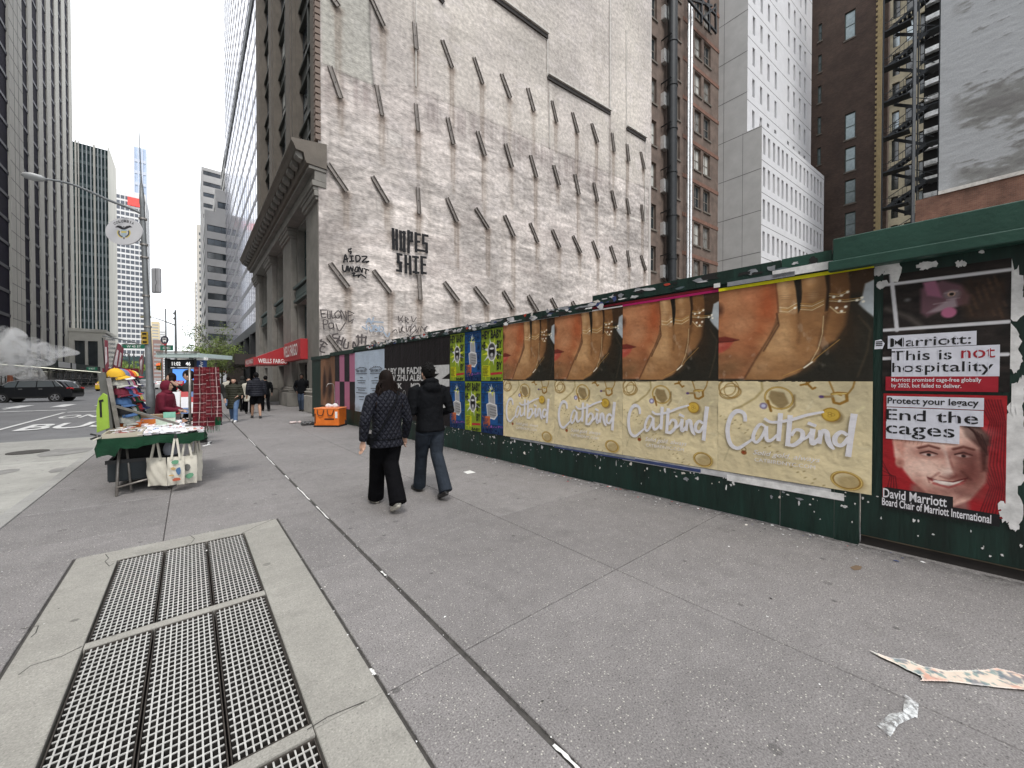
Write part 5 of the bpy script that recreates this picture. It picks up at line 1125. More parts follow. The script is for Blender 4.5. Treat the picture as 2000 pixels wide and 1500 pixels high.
mats4 = [M_bw, M_bk, M_rd, M_lw]
kx = lambda x0, x1, xr, va, vb, z, mi, F: quad(bx, F(x0, va)[0], F(xr, vb)[1], F(x1, va)[0], F(xr, va)[1], z, mi)
kx(220, 628, 420, 494, 556, .005, 0, LL); kx(238, 735, 480, 556, 692, .0055, 0, LL); kx(210, 728, 450, 692, 760, .0052, 2, LL)
def stencil(mb, body, x0, y0, x1, y1, z, mi, gaps=None, bold=.004, cut=0):
    text_in(mb, body, x0, y0, x1, y1, z, mi=mi, bold=bold)
    n = len(body); 
    if cut is not None:
        for i in range(n):
            if body[i] in ' .:,1l': continue
            xc = x0+(x1-x0)*(i+.5)/n; quad(mb, xc-.0022, y0, xc+.0022, y1, z+.0008, cut)
y = lambda v_, F=LL, x=450: F(x, v_)[1]
stencil(bx, 'Marriott:', LL(238, 0)[0], y(548), LL(610, 0)[0], y(505), .0068, 1); stencil(bx, 'This is', LL(245, 0)[0], y(615), LL(522, 0)[0], y(568), .0068, 1); stencil(bx, 'not', LL(565, 0)[0], y(612), LL(722, 0)[0], y(570), .0068, 2); stencil(bx, 'hospitality', LL(248, 0)[0], y(685), LL(715, 0)[0], y(625), .0068, 1)
text_in(bx, 'Marriott promised cage-free globally', LL(245, 0)[0], y(722), LL(660, 0)[0], y(698), .0068, mi=3, bold=.012); text_in(bx, 'by 2025, but failed to deliver.', LL(245, 0)[0], y(750), LL(568, 0)[0], y(725), .0068, mi=3, bold=.012)
child(po, 'lettering', bx, mats4)
a, b_, LL2 = local_frame(200, 770, 760, 1350); Wd, Hd = b_[0]-a[0], a[1]-b_[1]+.0
K = lambda *v: [LL2(*v[i:i+2]) for i in range(0, len(v), 2)]
c = Cv(Wd, Hd, 220, 250, (.66, .13, .16))
for k in range(8): c.line(K(640+k*14, 800, 690+k*10, 900, 640+k*16, 1100, 690+k*10, 1200, 630+k*16, 1350), .003, (.30, .05, .09), .003, .8)
for k in range(4): c.line(K(195, 1080+k*22, 230+k*8, 1150, 215+k*16, 1220), .003, (.30, .05, .09), .003, .8)
fs = (.92, .74, .68)
c.poly(K(330, 1190, 320, 1340, 600, 1350, 580, 1200), (.60, .40, .38), .02); c.poly(K(250, 1060, 240, 960, 300, 900, 420, 880, 560, 900, 660, 960, 680, 1060, 670, 1180, 600, 1260, 520, 1290, 400, 1230, 330, 1170, 300, 1130), fs, .01)
c.poly(K(540, 900, 620, 900, 690, 970, 690, 1010, 640, 1010, 600, 960), (.20, .10, .09), .012); c.poly(K(560, 930, 640, 930, 680, 1000, 675, 1130, 650, 1130, 640, 1020, 580, 970), (.20, .10, .09), .012); c.poly(K(245, 1000, 250, 960, 330, 930, 420, 960, 300, 1000, 290, 1060), (.85, .62, .56), .012); c.ell(*LL2(275, 1085), .03, .05, (.88, .66, .60), .008)
c.ell(*LL2(590, 1130), .10, .15, (.55, .33, .30), .09, op=.6); c.ell(*LL2(400, 1120), .10, .08, (.98, .86, .80), .06, op=.6); c.ell(*LL2(470, 990), .16, .05, (.98, .84, .78), .06, op=.5)
for (x, y_) in ((408, 1052), (568, 1058)): c.ell(*LL2(x, y_), .036, .010, (.95, .85, .82), .004); c.ell(*LL2(x, y_), .012, .010, (.12, .08, .08), .003); c.line(K(x-45, y_-30, x, y_-40, x+45, y_-28), .006, (.42, .24, .2), .006, .8); c.line(K(x-40, y_-5, x, y_-14, x+40, y_-2), .003, (.3, .16, .14), .003, .8)
c.line(K(500, 1060, 520, 1120, 535, 1150, 500, 1165, 460, 1150), .006, (.55, .33, .3), .008, .7); c.line(K(415, 1165, 460, 1185, 520, 1190, 575, 1170), .009, (.62, .28, .28), .005); c.line(K(430, 1174, 480, 1188, 550, 1180), .004, (.96, .92, .9), .003); c.line(K(400, 1150, 410, 1180), .004, (.6, .36, .33), .006, .7); c.line(K(450, 1250, 520, 1265, 560, 1240), .008, (.6, .36, .33), .012, .6)
for (x, y, rx, ry, col, op) in ((408, 1045, .075, .035, (.50, .28, .25), .75), (570, 1050, .070, .035, (.42, .22, .20), .8), (480, 940, .17, .05, (.99, .87, .81), .8), (375, 1120, .07, .05, (.99, .84, .78), .7), (590, 1150, .07, .10, (.46, .24, .21), .75), (520, 1150, .035, .02, (.45, .24, .22), .8), (490, 1130, .03, .03, (1, .90, .85), .8), (490, 1240, .07, .03, (.98, .80, .74), .6), (420, 1225, .08, .03, (.60, .36, .32), .6), (360, 1190, .03, .07, (.62, .38, .34), .5), (275, 1090, .02, .03, (.60, .36, .32), .7)): c.ell(*LL2(x, y), rx, ry, col, min(rx, ry)*.9, op=op)
for (x, y) in ((408, 1052), (568, 1058)): c.ell(*LL2(x, y), .034, .011, (.88, .78, .75), .005); c.ell(*LL2(x, y), .013, .012, (.10, .06, .06), .004); c.line(K(x-40, y-8, x, y-17, x+38, y-4), .004, (.18, .08, .08), .005); c.line(K(x-48, y-32, x, y-44, x+46, y-30), .008, (.38, .20, .17), .008, .8)
c.line(K(405, 1158, 450, 1172, 520, 1178, 585, 1160), .006, (.38, .13, .13), .004); c.poly(K(425, 1166, 520, 1180, 570, 1168, 520, 1196, 460, 1190), (.95, .90, .87), .004); c.line(K(430, 1184, 500, 1203, 565, 1182), .008, (.72, .36, .35), .006); c.line(K(455, 1135, 410, 1165), .005, (.5, .28, .26), .010, .7); c.line(K(560, 1130, 600, 1165), .006, (.3, .14, .13), .012, .7)
for k in range(14): c.line(K(255+k*9, 985+k*2, 262+k*10, 940, 290+k*13, 905), .003, (.72, .48, .42) if k % 2 else (.88, .68, .6), .004, .6)
for k in range(10): c.line(K(560+k*10, 905+k*6, 610+k*7, 940+k*8, 640+k*4, 1000+k*6), .003, (.12, .05, .05) if k % 2 else (.30, .16, .14), .004, .7)
c.ell(*LL2(610, 1100), .05, .12, (.42, .22, .20), .05, op=.7); c.line(K(470, 1000, 490, 1060, 505, 1130), .008, (.98, .88, .84), .012, .6); c.ell(*LL2(545, 1225), .10, .03, (.45, .26, .24), .04, op=.7)
n1 = c.noise(.02, .02, 6, 2); c.a *= (1+.12*(n1-.5))[..., None]
me = c.grid('protest_poster', wr(c, 95)*.3); me.materials.append(M_vc)
po = poster('protest_poster', 'red protest poster with a smiling man in a light shirt, lower one on the gate', me, a[0], b_[1], -.0215)
bx = MB(); kx(215, 662, 440, 786, 838, .005, 0, LL2); kx(215, 660, 440, 842, 912, .0052, 0, LL2); kx(212, 550, 380, 908, 990, .0054, 0, LL2); kx(205, 520, 360, 1222, 1278, .005, 1, LL2); kx(198, 735, 460, 1283, 1336, .0052, 1, LL2)
y = lambda v_, x: LL2(x, v_)[1]
text_in(bx, 'Protect your legacy', LL2(228, 0)[0], y(832, 440), LL2(650, 0)[0], y(793, 440), .0068, mi=1, bold=.018); stencil(bx, 'End the', LL2(222, 0)[0], y(902, 440), LL2(648, 0)[0], y(850, 440), .0068, 1); stencil(bx, 'cages', LL2(222, 0)[0], y(982, 380), LL2(540, 0)[0], y(925, 380), .0068, 1)
text_in(bx, 'David Marriott', LL2(212, 0)[0], y(1272, 360), LL2(508, 0)[0], y(1228, 360), .0068, mi=3, bold=.016); text_in(bx, 'Board Chair of Marriott International', LL2(208, 0)[0], y(1328, 460), LL2(715, 0)[0], y(1290, 460), .0068, mi=3, bold=.016)
child(po, 'lettering', bx, mats4)
# small sticker left of the sheets
a = Ms(160, 520); b_ = Ms(205, 566); st = MB(); st.add([(0, 0, 0), (.055, 0, 0), (.07, .05, 0), (.045, .09, 0), (.005, .08, 0)], [(0, 1, 2, 3, 4)], 0); 
for k in range(3): quad(st, .01, .03+k*.016, .055, .04+k*.016, .001, 1)
me = st.mesh('sticker'); me.materials.append(M_bw); me.materials.append(M_bk); me.polygons.foreach_set('material_index', st.m)
poster('sticker', 'tiny black and white sticker beside the protest posters', me, a[0], b_[1], .02)['category'] = 'sticker'
# HEY BABY / HEY SEMI collage posters
def hey(kind):
    W_, H_ = .575, 1.05; c = Cv(W_, H_, 84, 150, (.54, .63, .18) if kind == 'g' else (.10, .33, .58))
    L_ = lambda x, y: (x*W_, y*H_)
    if kind == 'g':
        for a_ in range(12):
            an = a_*math.pi/6+.2; c.poly([L_(.5+.16*math.cos(an+.3), .56+.1*math.sin(an+.3)), L_(.5+.5*math.cos(an), .56+.27*math.sin(an)), L_(.5+.16*math.cos(an-.3), .56+.1*math.sin(an-.3))], (.88, .90, .92) if a_ % 2 else (.86, .88, .2), .003)
        c.ell(*L_(.5, .56), .12, .19, (.93, .93, .93), .004); c.ell(*L_(.5, .56), .095, .165, (.42, .42, .43), .01); c.ell(*L_(.5, .64), .075, .07, (.25, .25, .26), .02); c.ell(*L_(.5, .55), .07, .10, (.06, .05, .05), .006); c.ell(*L_(.5, .62), .06, .022, (.88, .88, .88), .005); c.ell(*L_(.5, .50), .04, .04, (.75, .75, .76), .01); c.ell(*L_(.5, .435), .05, .025, (.6, .6, .6), .01)
        c.poly([L_(.05, .30), L_(.42, .30), L_(.42, .08), L_(.25, .08), L_(.22, .02), L_(.18, .08), L_(.08, .08)], (.82, .82, .14), .003)
        c.poly([L_(.44, .11), L_(.97, .13), L_(.97, .17), L_(.44, .155)], (.74, .16, .22), .003)
    else:
        for k in range(5): c.line([L_(0, .2*k+.16), L_(1, .2*k+.17)], .006, (.04, .12, .22), .004)
        c.poly([L_(0, 0), L_(1, 0), L_(1, .12), L_(0, .12)], (.05, .08, .25), .02, .8)
        c.poly([L_(.34, .80), L_(.64, .80), L_(.66, .38), L_(.36, .38)], (.90, .90, .90), .004); c.poly([L_(.37, .78), L_(.62, .78), L_(.63, .40), L_(.38, .40)], (.68, .68, .69), .01)
        c.poly([L_(.24, .56), L_(.40, .60), L_(.72, .56), L_(.76, .36), L_(.62, .27), L_(.3, .30)], (.90, .90, .9), .004); c.poly([L_(.28, .55), L_(.42, .57), L_(.68, .54), L_(.72, .37), L_(.60, .30), L_(.32, .32)], (.62, .62, .63), .01)
        for k in range(4): c.line([L_(.42, .53-k*.055), L_(.70, .50-k*.05)], .004, (.28, .28, .28), .004)
        for a_ in range(9): an = a_*.7; c.poly([L_(.5+.06*math.cos(an+.5), .82+.03*math.sin(an+.5)), L_(.5+(.3 if a_ % 2 else .2)*math.cos(an), .84+(.14 if a_ % 2 else .09)*math.sin(an)), L_(.5+.06*math.cos(an-.5), .82+.03*math.sin(an-.5))], (.93, .94, .9) if a_ % 3 == 0 else (.86, .88, .15), .002)
        c.poly([L_(.5, .85), L_(.46, .97), L_(.54, .86)], (.92, .93, .9), .002)
        c.poly([L_(.05, .33), L_(.42, .33), L_(.42, .10), L_(.12, .08)], (.80, .42, .25), .003); c.poly([L_(.44, .11), L_(.97, .13), L_(.97, .17), L_(.44, .155)], (.62, .36, .72), .003)
    me = c.grid('collage_poster', wr(c, 120 if kind == 'g' else 130)*.6); me.materials.append(M_vc)
    tx = MB(); wd = 'HEY BABY' if kind == 'g' else 'HEY SEMI'; mi = 0
    for k in range(5):
        y0 = H_*(.80-.2*k)+.012
        if k == 0 or kind == 'b': text_in(tx, wd, .02, y0, W_-.02, y0+.17, .009, bold=.03) if not (kind == 'b' and k in (1, 2, 3)) else (text_in(tx, 'HEY', .02, y0, .13, y0+.17, .009, bold=.03), text_in(tx, 'MI', W_-.12, y0, W_-.02, y0+.17, .009, bold=.03))
        elif k in (1, 2, 3): text_in(tx, 'BY', W_*.74, y0, W_-.02, y0+.16, .009, bold=.03); text_in(tx, 'HE', .02, y0, W_*.22, y0+.16, .009, bold=.03) if k == 1 else None
        else: text_in(tx, 'BABY', W_*.45, y0, W_-.02, y0+.06, .009, bold=.03)
    for k in range(7): quad(tx, .05, H_*(.27-.028*k), W_*(.36-.03*(k % 3)), H_*(.28-.028*k), .0095, 0)
    return me, tx
M_navy = pap('ink_navy', '123a6a')
gm_, gt = hey('g'); bm_, bt = hey('b')
ed = [fu(u)[0] for u in (880, 909, 941, 984)]; first = {}
order = [('g', 0, 1), ('b', 1, 1), ('g', 2, 1), ('b', 0, 0), ('g', 1, 0), ('b', 2, 0)]
wn = {0: 'left', 1: 'middle', 2: 'right'}
for kd, col_, row in order:
    nm_ = ('lime poster with black words around a shouting mouth' if kd == 'g' else 'blue poster of a grey hand under a yellow star')+f', {"upper" if row else "lower"} {wn[col_]} of the six'
    o = poster('collage_poster', nm_, gm_ if kd == 'g' else bm_, ed[col_], PZ0 if row == 0 else PZ1-.005, .013, 'lime and blue collage posters'); o.scale = ((ed[col_+1]-ed[col_])/.575*.985, 1, 1)
    if kd not in first: first[kd] = child(o, 'lettering', gt if kd == 'g' else bt, M_bk if kd == 'g' else M_navy)
    else: c_ = first[kd].copy(); COL.objects.link(c_); c_.parent = o
# black pleated-print poster with white words
a = fu(752)[0]; b_ = ed[0]; Wd = b_-a; Hd = 2.08; c = Cv(Wd, Hd, 300, 90, (.085, .07, .08)); n1 = c.noise(.03, 3, 44, 3); c.a *= (1+2.2*(n1-.42))[..., None]; n2 = c.noise(.5, .5, 46, 3)
me = c.grid('music_poster', wr(c, 140)); me.materials.append(M_vc)
po = poster('music_poster', 'wide black poster with bold white words about a new album', me, a, .52, .013)
tx = MB(); fl_ = lambda u, v: (lambda q_: (q_[0]-a, q_[1]-.52))(fu(u, v))
for body, u0, u1, v0, v1 in (('BABY I\'M FADING', 752, 841, 731, 717), ('NEW ZHU ALBUM', 748, 840, 744, 732), ('BLACK', 753, 787, 759, 748), ('MIDAS', 804, 835, 759, 748)):
    x0, y0 = fl_(u0, v0); x1, y1 = fl_(u1, v1); x0 = max(x0, .02); text_in(tx, body, x0, fl_((u0+u1)/2, v0)[1]+.0, x1, fl_((u0+u1)/2, v1)[1], .012, bold=.03)
x0, y0 = fl_(849, 754); x1, y1 = fl_(880, 712); x1 = Wd-.01
tx.add([(x0, y1, .013), (x1, y1, .013), (x1, y1-.20, .013), (x0+.35, y0+.17, .013), (x1, y0+.17, .013), (x1, y0, .013), (x0-.05, y0, .013), (x0-.05, y0+.17, .013), (x1-.42, y1-.2, .013), (x0, y1-.2, .013)], [(0, 1, 2, 8, 9), (8, 2, 3, 7), (7, 3, 4, 5, 6)])
x0, y0 = fl_(866, 790); tx.add([(x0, y0-.12, .013), (x1, y0-.12, .013), (x1, y0+.25, .013), (x0, y0+.25, .013)], [(0, 1, 2, 3)])
cx_, cy_ = fl_(791, 768)
for k in range(20): an = k*math.pi/10; an2 = (k+1)*math.pi/10; tx.add([(cx_+r_*math.cos(q_), cy_+r_*1.0*math.sin(q_), .013) for r_, q_ in ((.07, an), (.08, an), (.08, an2), (.07, an2))], [(0, 1, 2, 3)])
child(po, 'lettering', tx, mat('rough_white_print', (.62, .62, .62), .7, var=.15, vscale=12, bump=.5, bscale=30))
# pale blue event posters, pink check, brown
a = fu(694)[0]; b_ = fu(752)[0]; wd = (b_-a)/2
for k in range(2):
    c = Cv(wd, 1.98, 60, 90, (.74, .80, .87)); n1 = c.noise(.3, .5, 77+k, 4); c.a *= (1+.12*(n1-.5))[..., None]; c.mix(np.clip((.28-c.Y)*4, 0, 1)*np.clip((c.noise(.3, .1, 79, 4)-.4)*5, 0, 1), (.55, .58, .60), .7)
    me = c.grid('event_poster', wr(c, 150+k)); me.materials.append(M_vc)
    po = poster('event_poster', 'pale blue event poster with small dark lettering, %s of the pair' % ('left' if k == 0 else 'right'), me, a+wd*k, .53, .013+.0006*k, 'pale blue event posters')
    tx = MB(); 
    for j in range(9): an = math.pi*(.2+.6*j/8); tx.add([(wd/2+r_*wd*math.cos(q_), 1.30+r_*.34*math.sin(q_), .01) for r_, q_ in ((.42, an), (.50+.03*(j % 3), an), (.50, an+.14), (.43, an+.14))], [(0, 1, 2, 3)])
    text_in(tx, 'NEW YORK CITY', wd*.14, 1.30, wd*.86, 1.39, .01, bold=.03); text_in(tx, 'LIVE IN', wd*.35, 1.44, wd*.65, 1.47, .01)
    for (y0, x0, x1) in ((1.25, .1, .9), (1.12, .4, .6), (1.02, .2, .8), (.95, .25, .75), (.78, .15, .85), (.71, .25, .75), (.62, .1, .9), (.5, .3, .7), (.4, .35, .65)): quad(tx, wd*x0, y0, wd*x1, y0+.02, .01, 0)
    child(po, 'lettering', tx, pap('grey_ink', '50545c'))
a = fu(655)[0]; b_ = fu(694)[0]; ch = MB(); W4 = (b_-a)/4
for i in range(4):
    for j in range(2): x0 = i*W4; y0 = j*.97; k = (i+j) % 2; ch.add([(x0, y0, .001*k), (x0+W4, y0, .001*k), (x0+W4, y0+.97, .001*k), (x0, y0+.97, .001*k)], [(0, 1, 2, 3)], k)
me = ch.mesh('check_poster'); me.materials.append(pap('check_pink', 'b4708f')); me.materials.append(pap('check_black', '1c181c')); me.polygons.foreach_set('material_index', ch.m)
poster('check_poster', 'pink and black checkerboard poster near the far end of the fence', me, a, .55, .012)
a = fu(627)[0]; b_ = fu(655)[0]; c = Cv(b_-a, 1.93, 60, 80, (.50, .36, .27)); n1 = c.noise(.3, 2, 87, 5); c.a *= (1+.7*(n1-.5))[..., None]
for x in (.28, .68): c.poly([((b_-a)*(x-.13), .5), ((b_-a)*(x-.04), .3), ((b_-a)*(x+.12), .6), ((b_-a)*(x+.12), 1.1), ((b_-a)*x, 1.5), ((b_-a)*(x-.1), 1.1)], (.16, .10, .09), .12, .85)
me = c.grid('brown_poster', wr(c, 160)); me.materials.append(M_vc)
poster('brown_poster', 'brown blotchy poster at the far end of the fence beside the bank corner', me, a, .55, .012)
# ================================================================ people
SKIN = {'light': (.55, .34, .25), 'tan': (.42, .25, .17), 'dark': (.10, .055, .038)}
def skinm(k): return mat('skin_'+k, SKIN[k], .5, var=.1, vscale=20, spec=.4)
def cloth(name, col, rough=.85, bump=.3, bscale=18, bdist=.015, var=.18, spec=.3): return mat(name, lin(col) if isinstance(col, str) else col, rough, var=var, vscale=6, bump=bump, bscale=bscale, bdist=bdist, spec=spec)
def quilt(name, col, mode='diamond', size=.075):
    m = cloth(name, col, .62, .0, spec=.22); t = m.node_tree; b = t.nodes['Principled BSDF']; L, N = t.links.new, t.nodes.new
    c = N('ShaderNodeTexCoord'); s_ = N('ShaderNodeSeparateXYZ'); L(c.outputs['Object'], s_.inputs[0])
    def wave(expr_x, expr_z):
        a = N('ShaderNodeMath'); a.operation = 'MULTIPLY'; a.inputs[1].default_value = expr_x; L(s_.outputs['X'], a.inputs[0])
        d = N('ShaderNodeMath'); d.operation = 'MULTIPLY_ADD'; d.inputs[1].default_value = expr_z; L(s_.outputs['Z'], d.inputs[0]); L(a.outputs[0], d.inputs[2])
        q = N('ShaderNodeMath'); q.operation = 'SINE'; L(d.outputs[0], q.inputs[0]); r = N('ShaderNodeMath'); r.operation = 'ABSOLUTE'; L(q.outputs[0], r.inputs[0])
        p = N('ShaderNodeMath'); p.operation = 'POWER'; p.inputs[1].default_value = .35; L(r.outputs[0], p.inputs[0]); return p.outputs[0]
    k = math.pi/size
    if mode == 'diamond':
        w1, w2 = wave(k, k*.75), wave(-k, k*.75); mn = N('ShaderNodeMath'); mn.operation = 'MINIMUM'; L(w1, mn.inputs[0]); L(w2, mn.inputs[1]); h = mn.outputs[0]
    else: h = wave(0, k)
    n = N('ShaderNodeTexNoise'); n.inputs['Scale'].default_value = 25; n.inputs['Detail'].default_value = 4; L(c.outputs['Object'], n.inputs['Vector'])
    ad = N('ShaderNodeMath'); ad.operation = 'MULTIPLY_ADD'; ad.inputs[1].default_value = .5; L(n.outputs[0], ad.inputs[0]); L(h, ad.inputs[2])
    bu = N('ShaderNodeBump'); bu.inputs['Strength'].default_value = 1; bu.inputs['Distance'].default_value = .022; L(ad.outputs[0], bu.inputs['Height']); L(bu.outputs[0], b.inputs['Normal'])
    return m
def V(*a): return Vector(a)
def lerp(a, b_, t): return a+(b_-a)*t
def person(label, loc, head, H=1.75, fem=False, skin='light', vox=.02, coat=None, coat_len=.82, coat_w=1.0, flare=1.0, legs=None, leg_w=1.0, leg_end=.07, shoes=None, hair=None, hair_len=0, hood=None, hood_up=False,
           fl=(.0, -.30), fr=(.0, .30), liftl=0, liftr=0, hl=None, hr=None, el=None, er=None, lean=0, turn=0, shorts=False, group='people on the pavement', fingers=False, coat_open=None, nod=0):
    """local frame: facing +Y, left = -X ... foot positions fl/fr = (x offset, y)"""
    k = H/1.75; root = thing('person', label, 'person', (loc[0], loc[1], 0), group); root.rotation_euler = (0, 0, head); ORG[root.name] = Vector((0, 0, 0))
    hipz = .93; P = V(0, lean*.0, hipz); sh = .185 if fem else .205; hw = .095
    ny = lean*.5; SHZ = 1.43; neck = V(0, ny, 1.50); hc = V(0, ny+.03+lean*.1, 1.635-nod*.01)
    S = {-1: V(-sh, ny, SHZ), 1: V(sh, ny, SHZ)}
    E_ = {-1: el or V(-sh-.07, ny-.03, 1.13), 1: er or V(sh+.07, ny-.03, 1.13)}; Wt = {-1: hl or V(-sh-.085, ny+.06, .90), 1: hr or V(sh+.085, ny+.06, .90)}
    E_ = {q: V(*E_[q]) for q in E_}; Wt = {q: V(*Wt[q]) for q in Wt}
    foot = {-1: V(-.085+fl[0], fl[1], .085+liftl), 1: V(.085+fr[0], fr[1], .085+liftr)}; lift = {-1: liftl, 1: liftr}
    hip = {-1: V(-hw, 0, hipz-.02), 1: V(hw, 0, hipz-.02)}; knee = {}
    for q in (-1, 1):
        a, c = hip[q], foot[q]; mid = (a+c)/2; dl_ = (c-a).length; LL_ = .86; off = math.sqrt(max(0, (LL_/2)**2-(dl_/2)**2)); knee[q] = mid+V(0, 1, .15).normalized()*min(off, .16)+V(0, 0, .02)
    sc_ = Matrix.Scale(k, 4)
    def fin(mb, name, m, v=None, sm=3):
        mb.xf(sc_); me = remesh(mb, v or vox, sm); me.name = name; me.materials.append(m); o = mkobj(name, me, root); return o
    # ---- body: one continuous figure
    b = MB(); nn = 14
    b.loft([(0, 0, hipz-.06, .10, .08), (0, 0, hipz, .15, .105), (0, ny*.4, 1.08, .12, .09), (0, ny*.8, 1.25, .145, .10), (0, ny, 1.38, .15, .10), (0, ny, 1.46, .09, .07), (0, ny+.005, 1.50, .055, .058), (0, ny+.01, 1.56, .052, .056)], nn)
    hd = hc; b.ball(hd, .075, .092, .115, 16, 12); b.ball(hd+V(0, .03, -.055), .052, .055, .055, 12, 8)
    b.tube([hd+V(0, .085, .01), hd+V(0, .107, -.025), hd+V(0, .09, -.035)], [.009, .014, .010], 8)
    for q in (-1, 1):
        b.tube([S[q]-V(q*.03, 0, 0), lerp(S[q], E_[q], .5), E_[q], lerp(E_[q], Wt[q], .4), Wt[q]], [.052, .045, .036, .038, .026], 10)
        b.tube([hip[q], lerp(hip[q], knee[q], .5), knee[q], lerp(knee[q], foot[q], .35), foot[q]+V(0, 0, 0)], [.082, .072, .053, .056, .036], 10)
        b.ball(hd+V(q*.078, -.005, -.01), .012, .022, .032, 8, 6)
        # hand
        d = (Wt[q]-E_[q]).normalized(); side = V(0, 1, 0); side = (side-d*side.dot(d)).normalized(); pal = d.cross(side)
        base_ = Wt[q]; b.tube([base_, base_+d*.04, base_+d*.085], [(.022, .03), (.018, .040), (.014, .038)], 10)
        if fingers:
            for i, (o_, L_) in enumerate(((-.030, .058), (-.010, .070), (.010, .068), (.029, .055))):
                p0 = base_+d*.075+side*(-o_); b.tube([p0, p0+d*L_*.5+pal*.004*q, p0+d*L_*.8+pal*.018*q, p0+d*L_+pal*.03*q], [.0095, .009, .0085, .007], 7)
            p0 = base_+d*.02+side*.03; b.tube([p0, p0+d*.03+side*.022, p0+d*.06+side*.022], [.012, .0105, .008], 7)
        else: b.tube([base_+d*.07, base_+d*.12, base_+d*.155+pal*.012*q], [(.012, .036), (.011, .034), (.009, .026)], 8); b.tube([base_+d*.02+side*.025, base_+d*.07+side*.048], [.012, .009], 6)
    fin(b, 'body', skinm(skin), .0065 if fingers else max(.010, vox*.7), 2)
    # ---- trousers / shorts
    if legs:
        t = MB(); t.loft([(0, 0, hipz-.10, .15*leg_w**.3, .115), (0, 0, hipz, .172, .122), (0, ny*.3, 1.04, .150, .105), (0, ny*.3, 1.07, .145, .10)], 18)
        for q in (-1, 1):
            kn, ft = knee[q], foot[q]; en = ft+V(0, -.012, -.02) if not shorts else lerp(hip[q], kn, .92)
            if shorts: t.tube([hip[q]+V(0, 0, -.02), lerp(hip[q], kn, .5), en], [.105, .10, .105], 12)
            else:
                d2 = (kn-ft); t.tube([hip[q]+V(0, 0, -.02), lerp(hip[q], kn, .5), kn, lerp(kn, ft, .5)+V(0, -.01, 0), en], [.108, .094*leg_w**.5, .074*leg_w, .070*leg_w+.003, leg_end], 14)
        for q in (-1, 1):
            if not shorts:
                for zf in (.05, .3, .5, .72, .9): c_ = lerp(knee[q], foot[q], zf); t.tube([c_+V(-leg_end*.75, -.02, -.015*q), c_+V(0, -leg_end*.9, 0), c_+V(leg_end*.75, -.02, .018*q)], .017, 6)
        fin(t, 'trousers' if not shorts else 'shorts', legs, None, 3)
    # ---- shoes
    shm = shoes or mat('black_shoe', (.02, .02, .02), .5, var=.1)
    for q in (-1, 1):
        s_ = MB(); f0 = foot[q]; pt = -.0 if lift[q] < .02 else -.55*min(1, lift[q]/.08)
        s_.loft([(0, -.09, 0, .001, .001)], 4) if False else None
        s_.tube([(0, -.085, .045), (0, -.06, .05), (0, .0, .055), (0, .07, .045), (0, .13, .036), (0, .17, .03)], [(.03, .035), (.036, .045), (.038, .055), (.042, .042), (.044, .032), (.028, .02)], 12)
        s_.tube([(0, -.02, .05), (0, -.025, .11)], [.045, .042], 12); s_.loft([(0, .04, .0, .045, .135), (0, .04, .026, .046, .137)], 16)
        R_ = Matrix.Translation(V(f0.x, f0.y+.02, f0.z-.085)) @ Matrix.Rotation(pt, 4, 'X') @ Matrix.Rotation(-q*.06, 4, 'Z')
        s_.xf(R_); fin(s_, 'shoe', shm, min(vox, .012), 2)
    # ---- jacket / coat
    if coat:
        c = MB(); w_ = coat_w; hz = coat_len
        r_ = [(0, -.005, hz, .185*w_*flare, .135*w_*flare), (0, -.003, hz+.012, .192*w_*flare, .142*w_*flare), (0, 0, (hz+1.0)/2, .185*w_, .135*w_), (0, ny*.3, 1.05, .170*w_, .125*w_), (0, ny*.7, 1.20, .178*w_, .128*w_), (0, ny*.9, 1.32, .192*w_, .130*w_), (0, ny, 1.41, .185*w_, .115*w_), (0, ny, 1.465, .125, .09), (0, ny, 1.51, .075, .075), (0, ny+.005, 1.545, .072, .075)]
        c.loft(r_, 24, sq=2.2)
        for q in (-1, 1):
            e, w2 = E_[q], Wt[q]; c.tube([S[q]-V(q*.05, 0, .02), S[q]+V(q*.012, 0, -.03), lerp(S[q], e, .5)+V(q*.008, 0, 0), e, lerp(e, w2, .5), lerp(e, w2, .93)], [.080*w_, .078*w_, .068*w_, .062*w_, .056*w_, .046*w_], 14)
            for zf in (.35, .6, .85): c_ = lerp(S[q], e, zf); c.tube([c_+V(-.03, -.045, 0), c_+V(.03, -.045, .02)], .022*w_, 6)
        if hood: c.ball((0, ny-.085, 1.445), .135, .072, .085, 16, 10); c.tube([(-.10, ny+.02, 1.50), (-.07, ny-.07, 1.53), (0, ny-.105, 1.54), (.07, ny-.07, 1.53), (.10, ny+.02, 1.50)], [.03, .04, .045, .04, .03], 10)
        o = fin(c, 'jacket', coat, vox if vox > .012 else .0105, 7)
    if hood_up:
        h = MB(); h.ball(hd+V(0, -.025, .012), .108, .118, .145, 20, 14); h.tube([hd+V(0, -.02, -.10), hd+V(0, -.01, -.17)], [.095, .11], 16); me = remesh(h.xf(sc_), max(.012, vox*.7), 3)
        # open the front of the hood
        import bmesh; bmh = bmesh.new(); bmh.from_mesh(me); ctr = (hd+V(0, .10, -.01))*k
        bmesh.ops.delete(bmh, geom=[v_ for v_ in bmh.verts if ((v_.co.x-ctr.x)/(.066*k))**2+((v_.co.z-ctr.z)/(.10*k))**2 < 1 and v_.co.y > hd.y*k+.01], context='VERTS'); bmh.to_mesh(me); bmh.free()
        me.materials.append(hood_up); mkobj('hood', me, root)
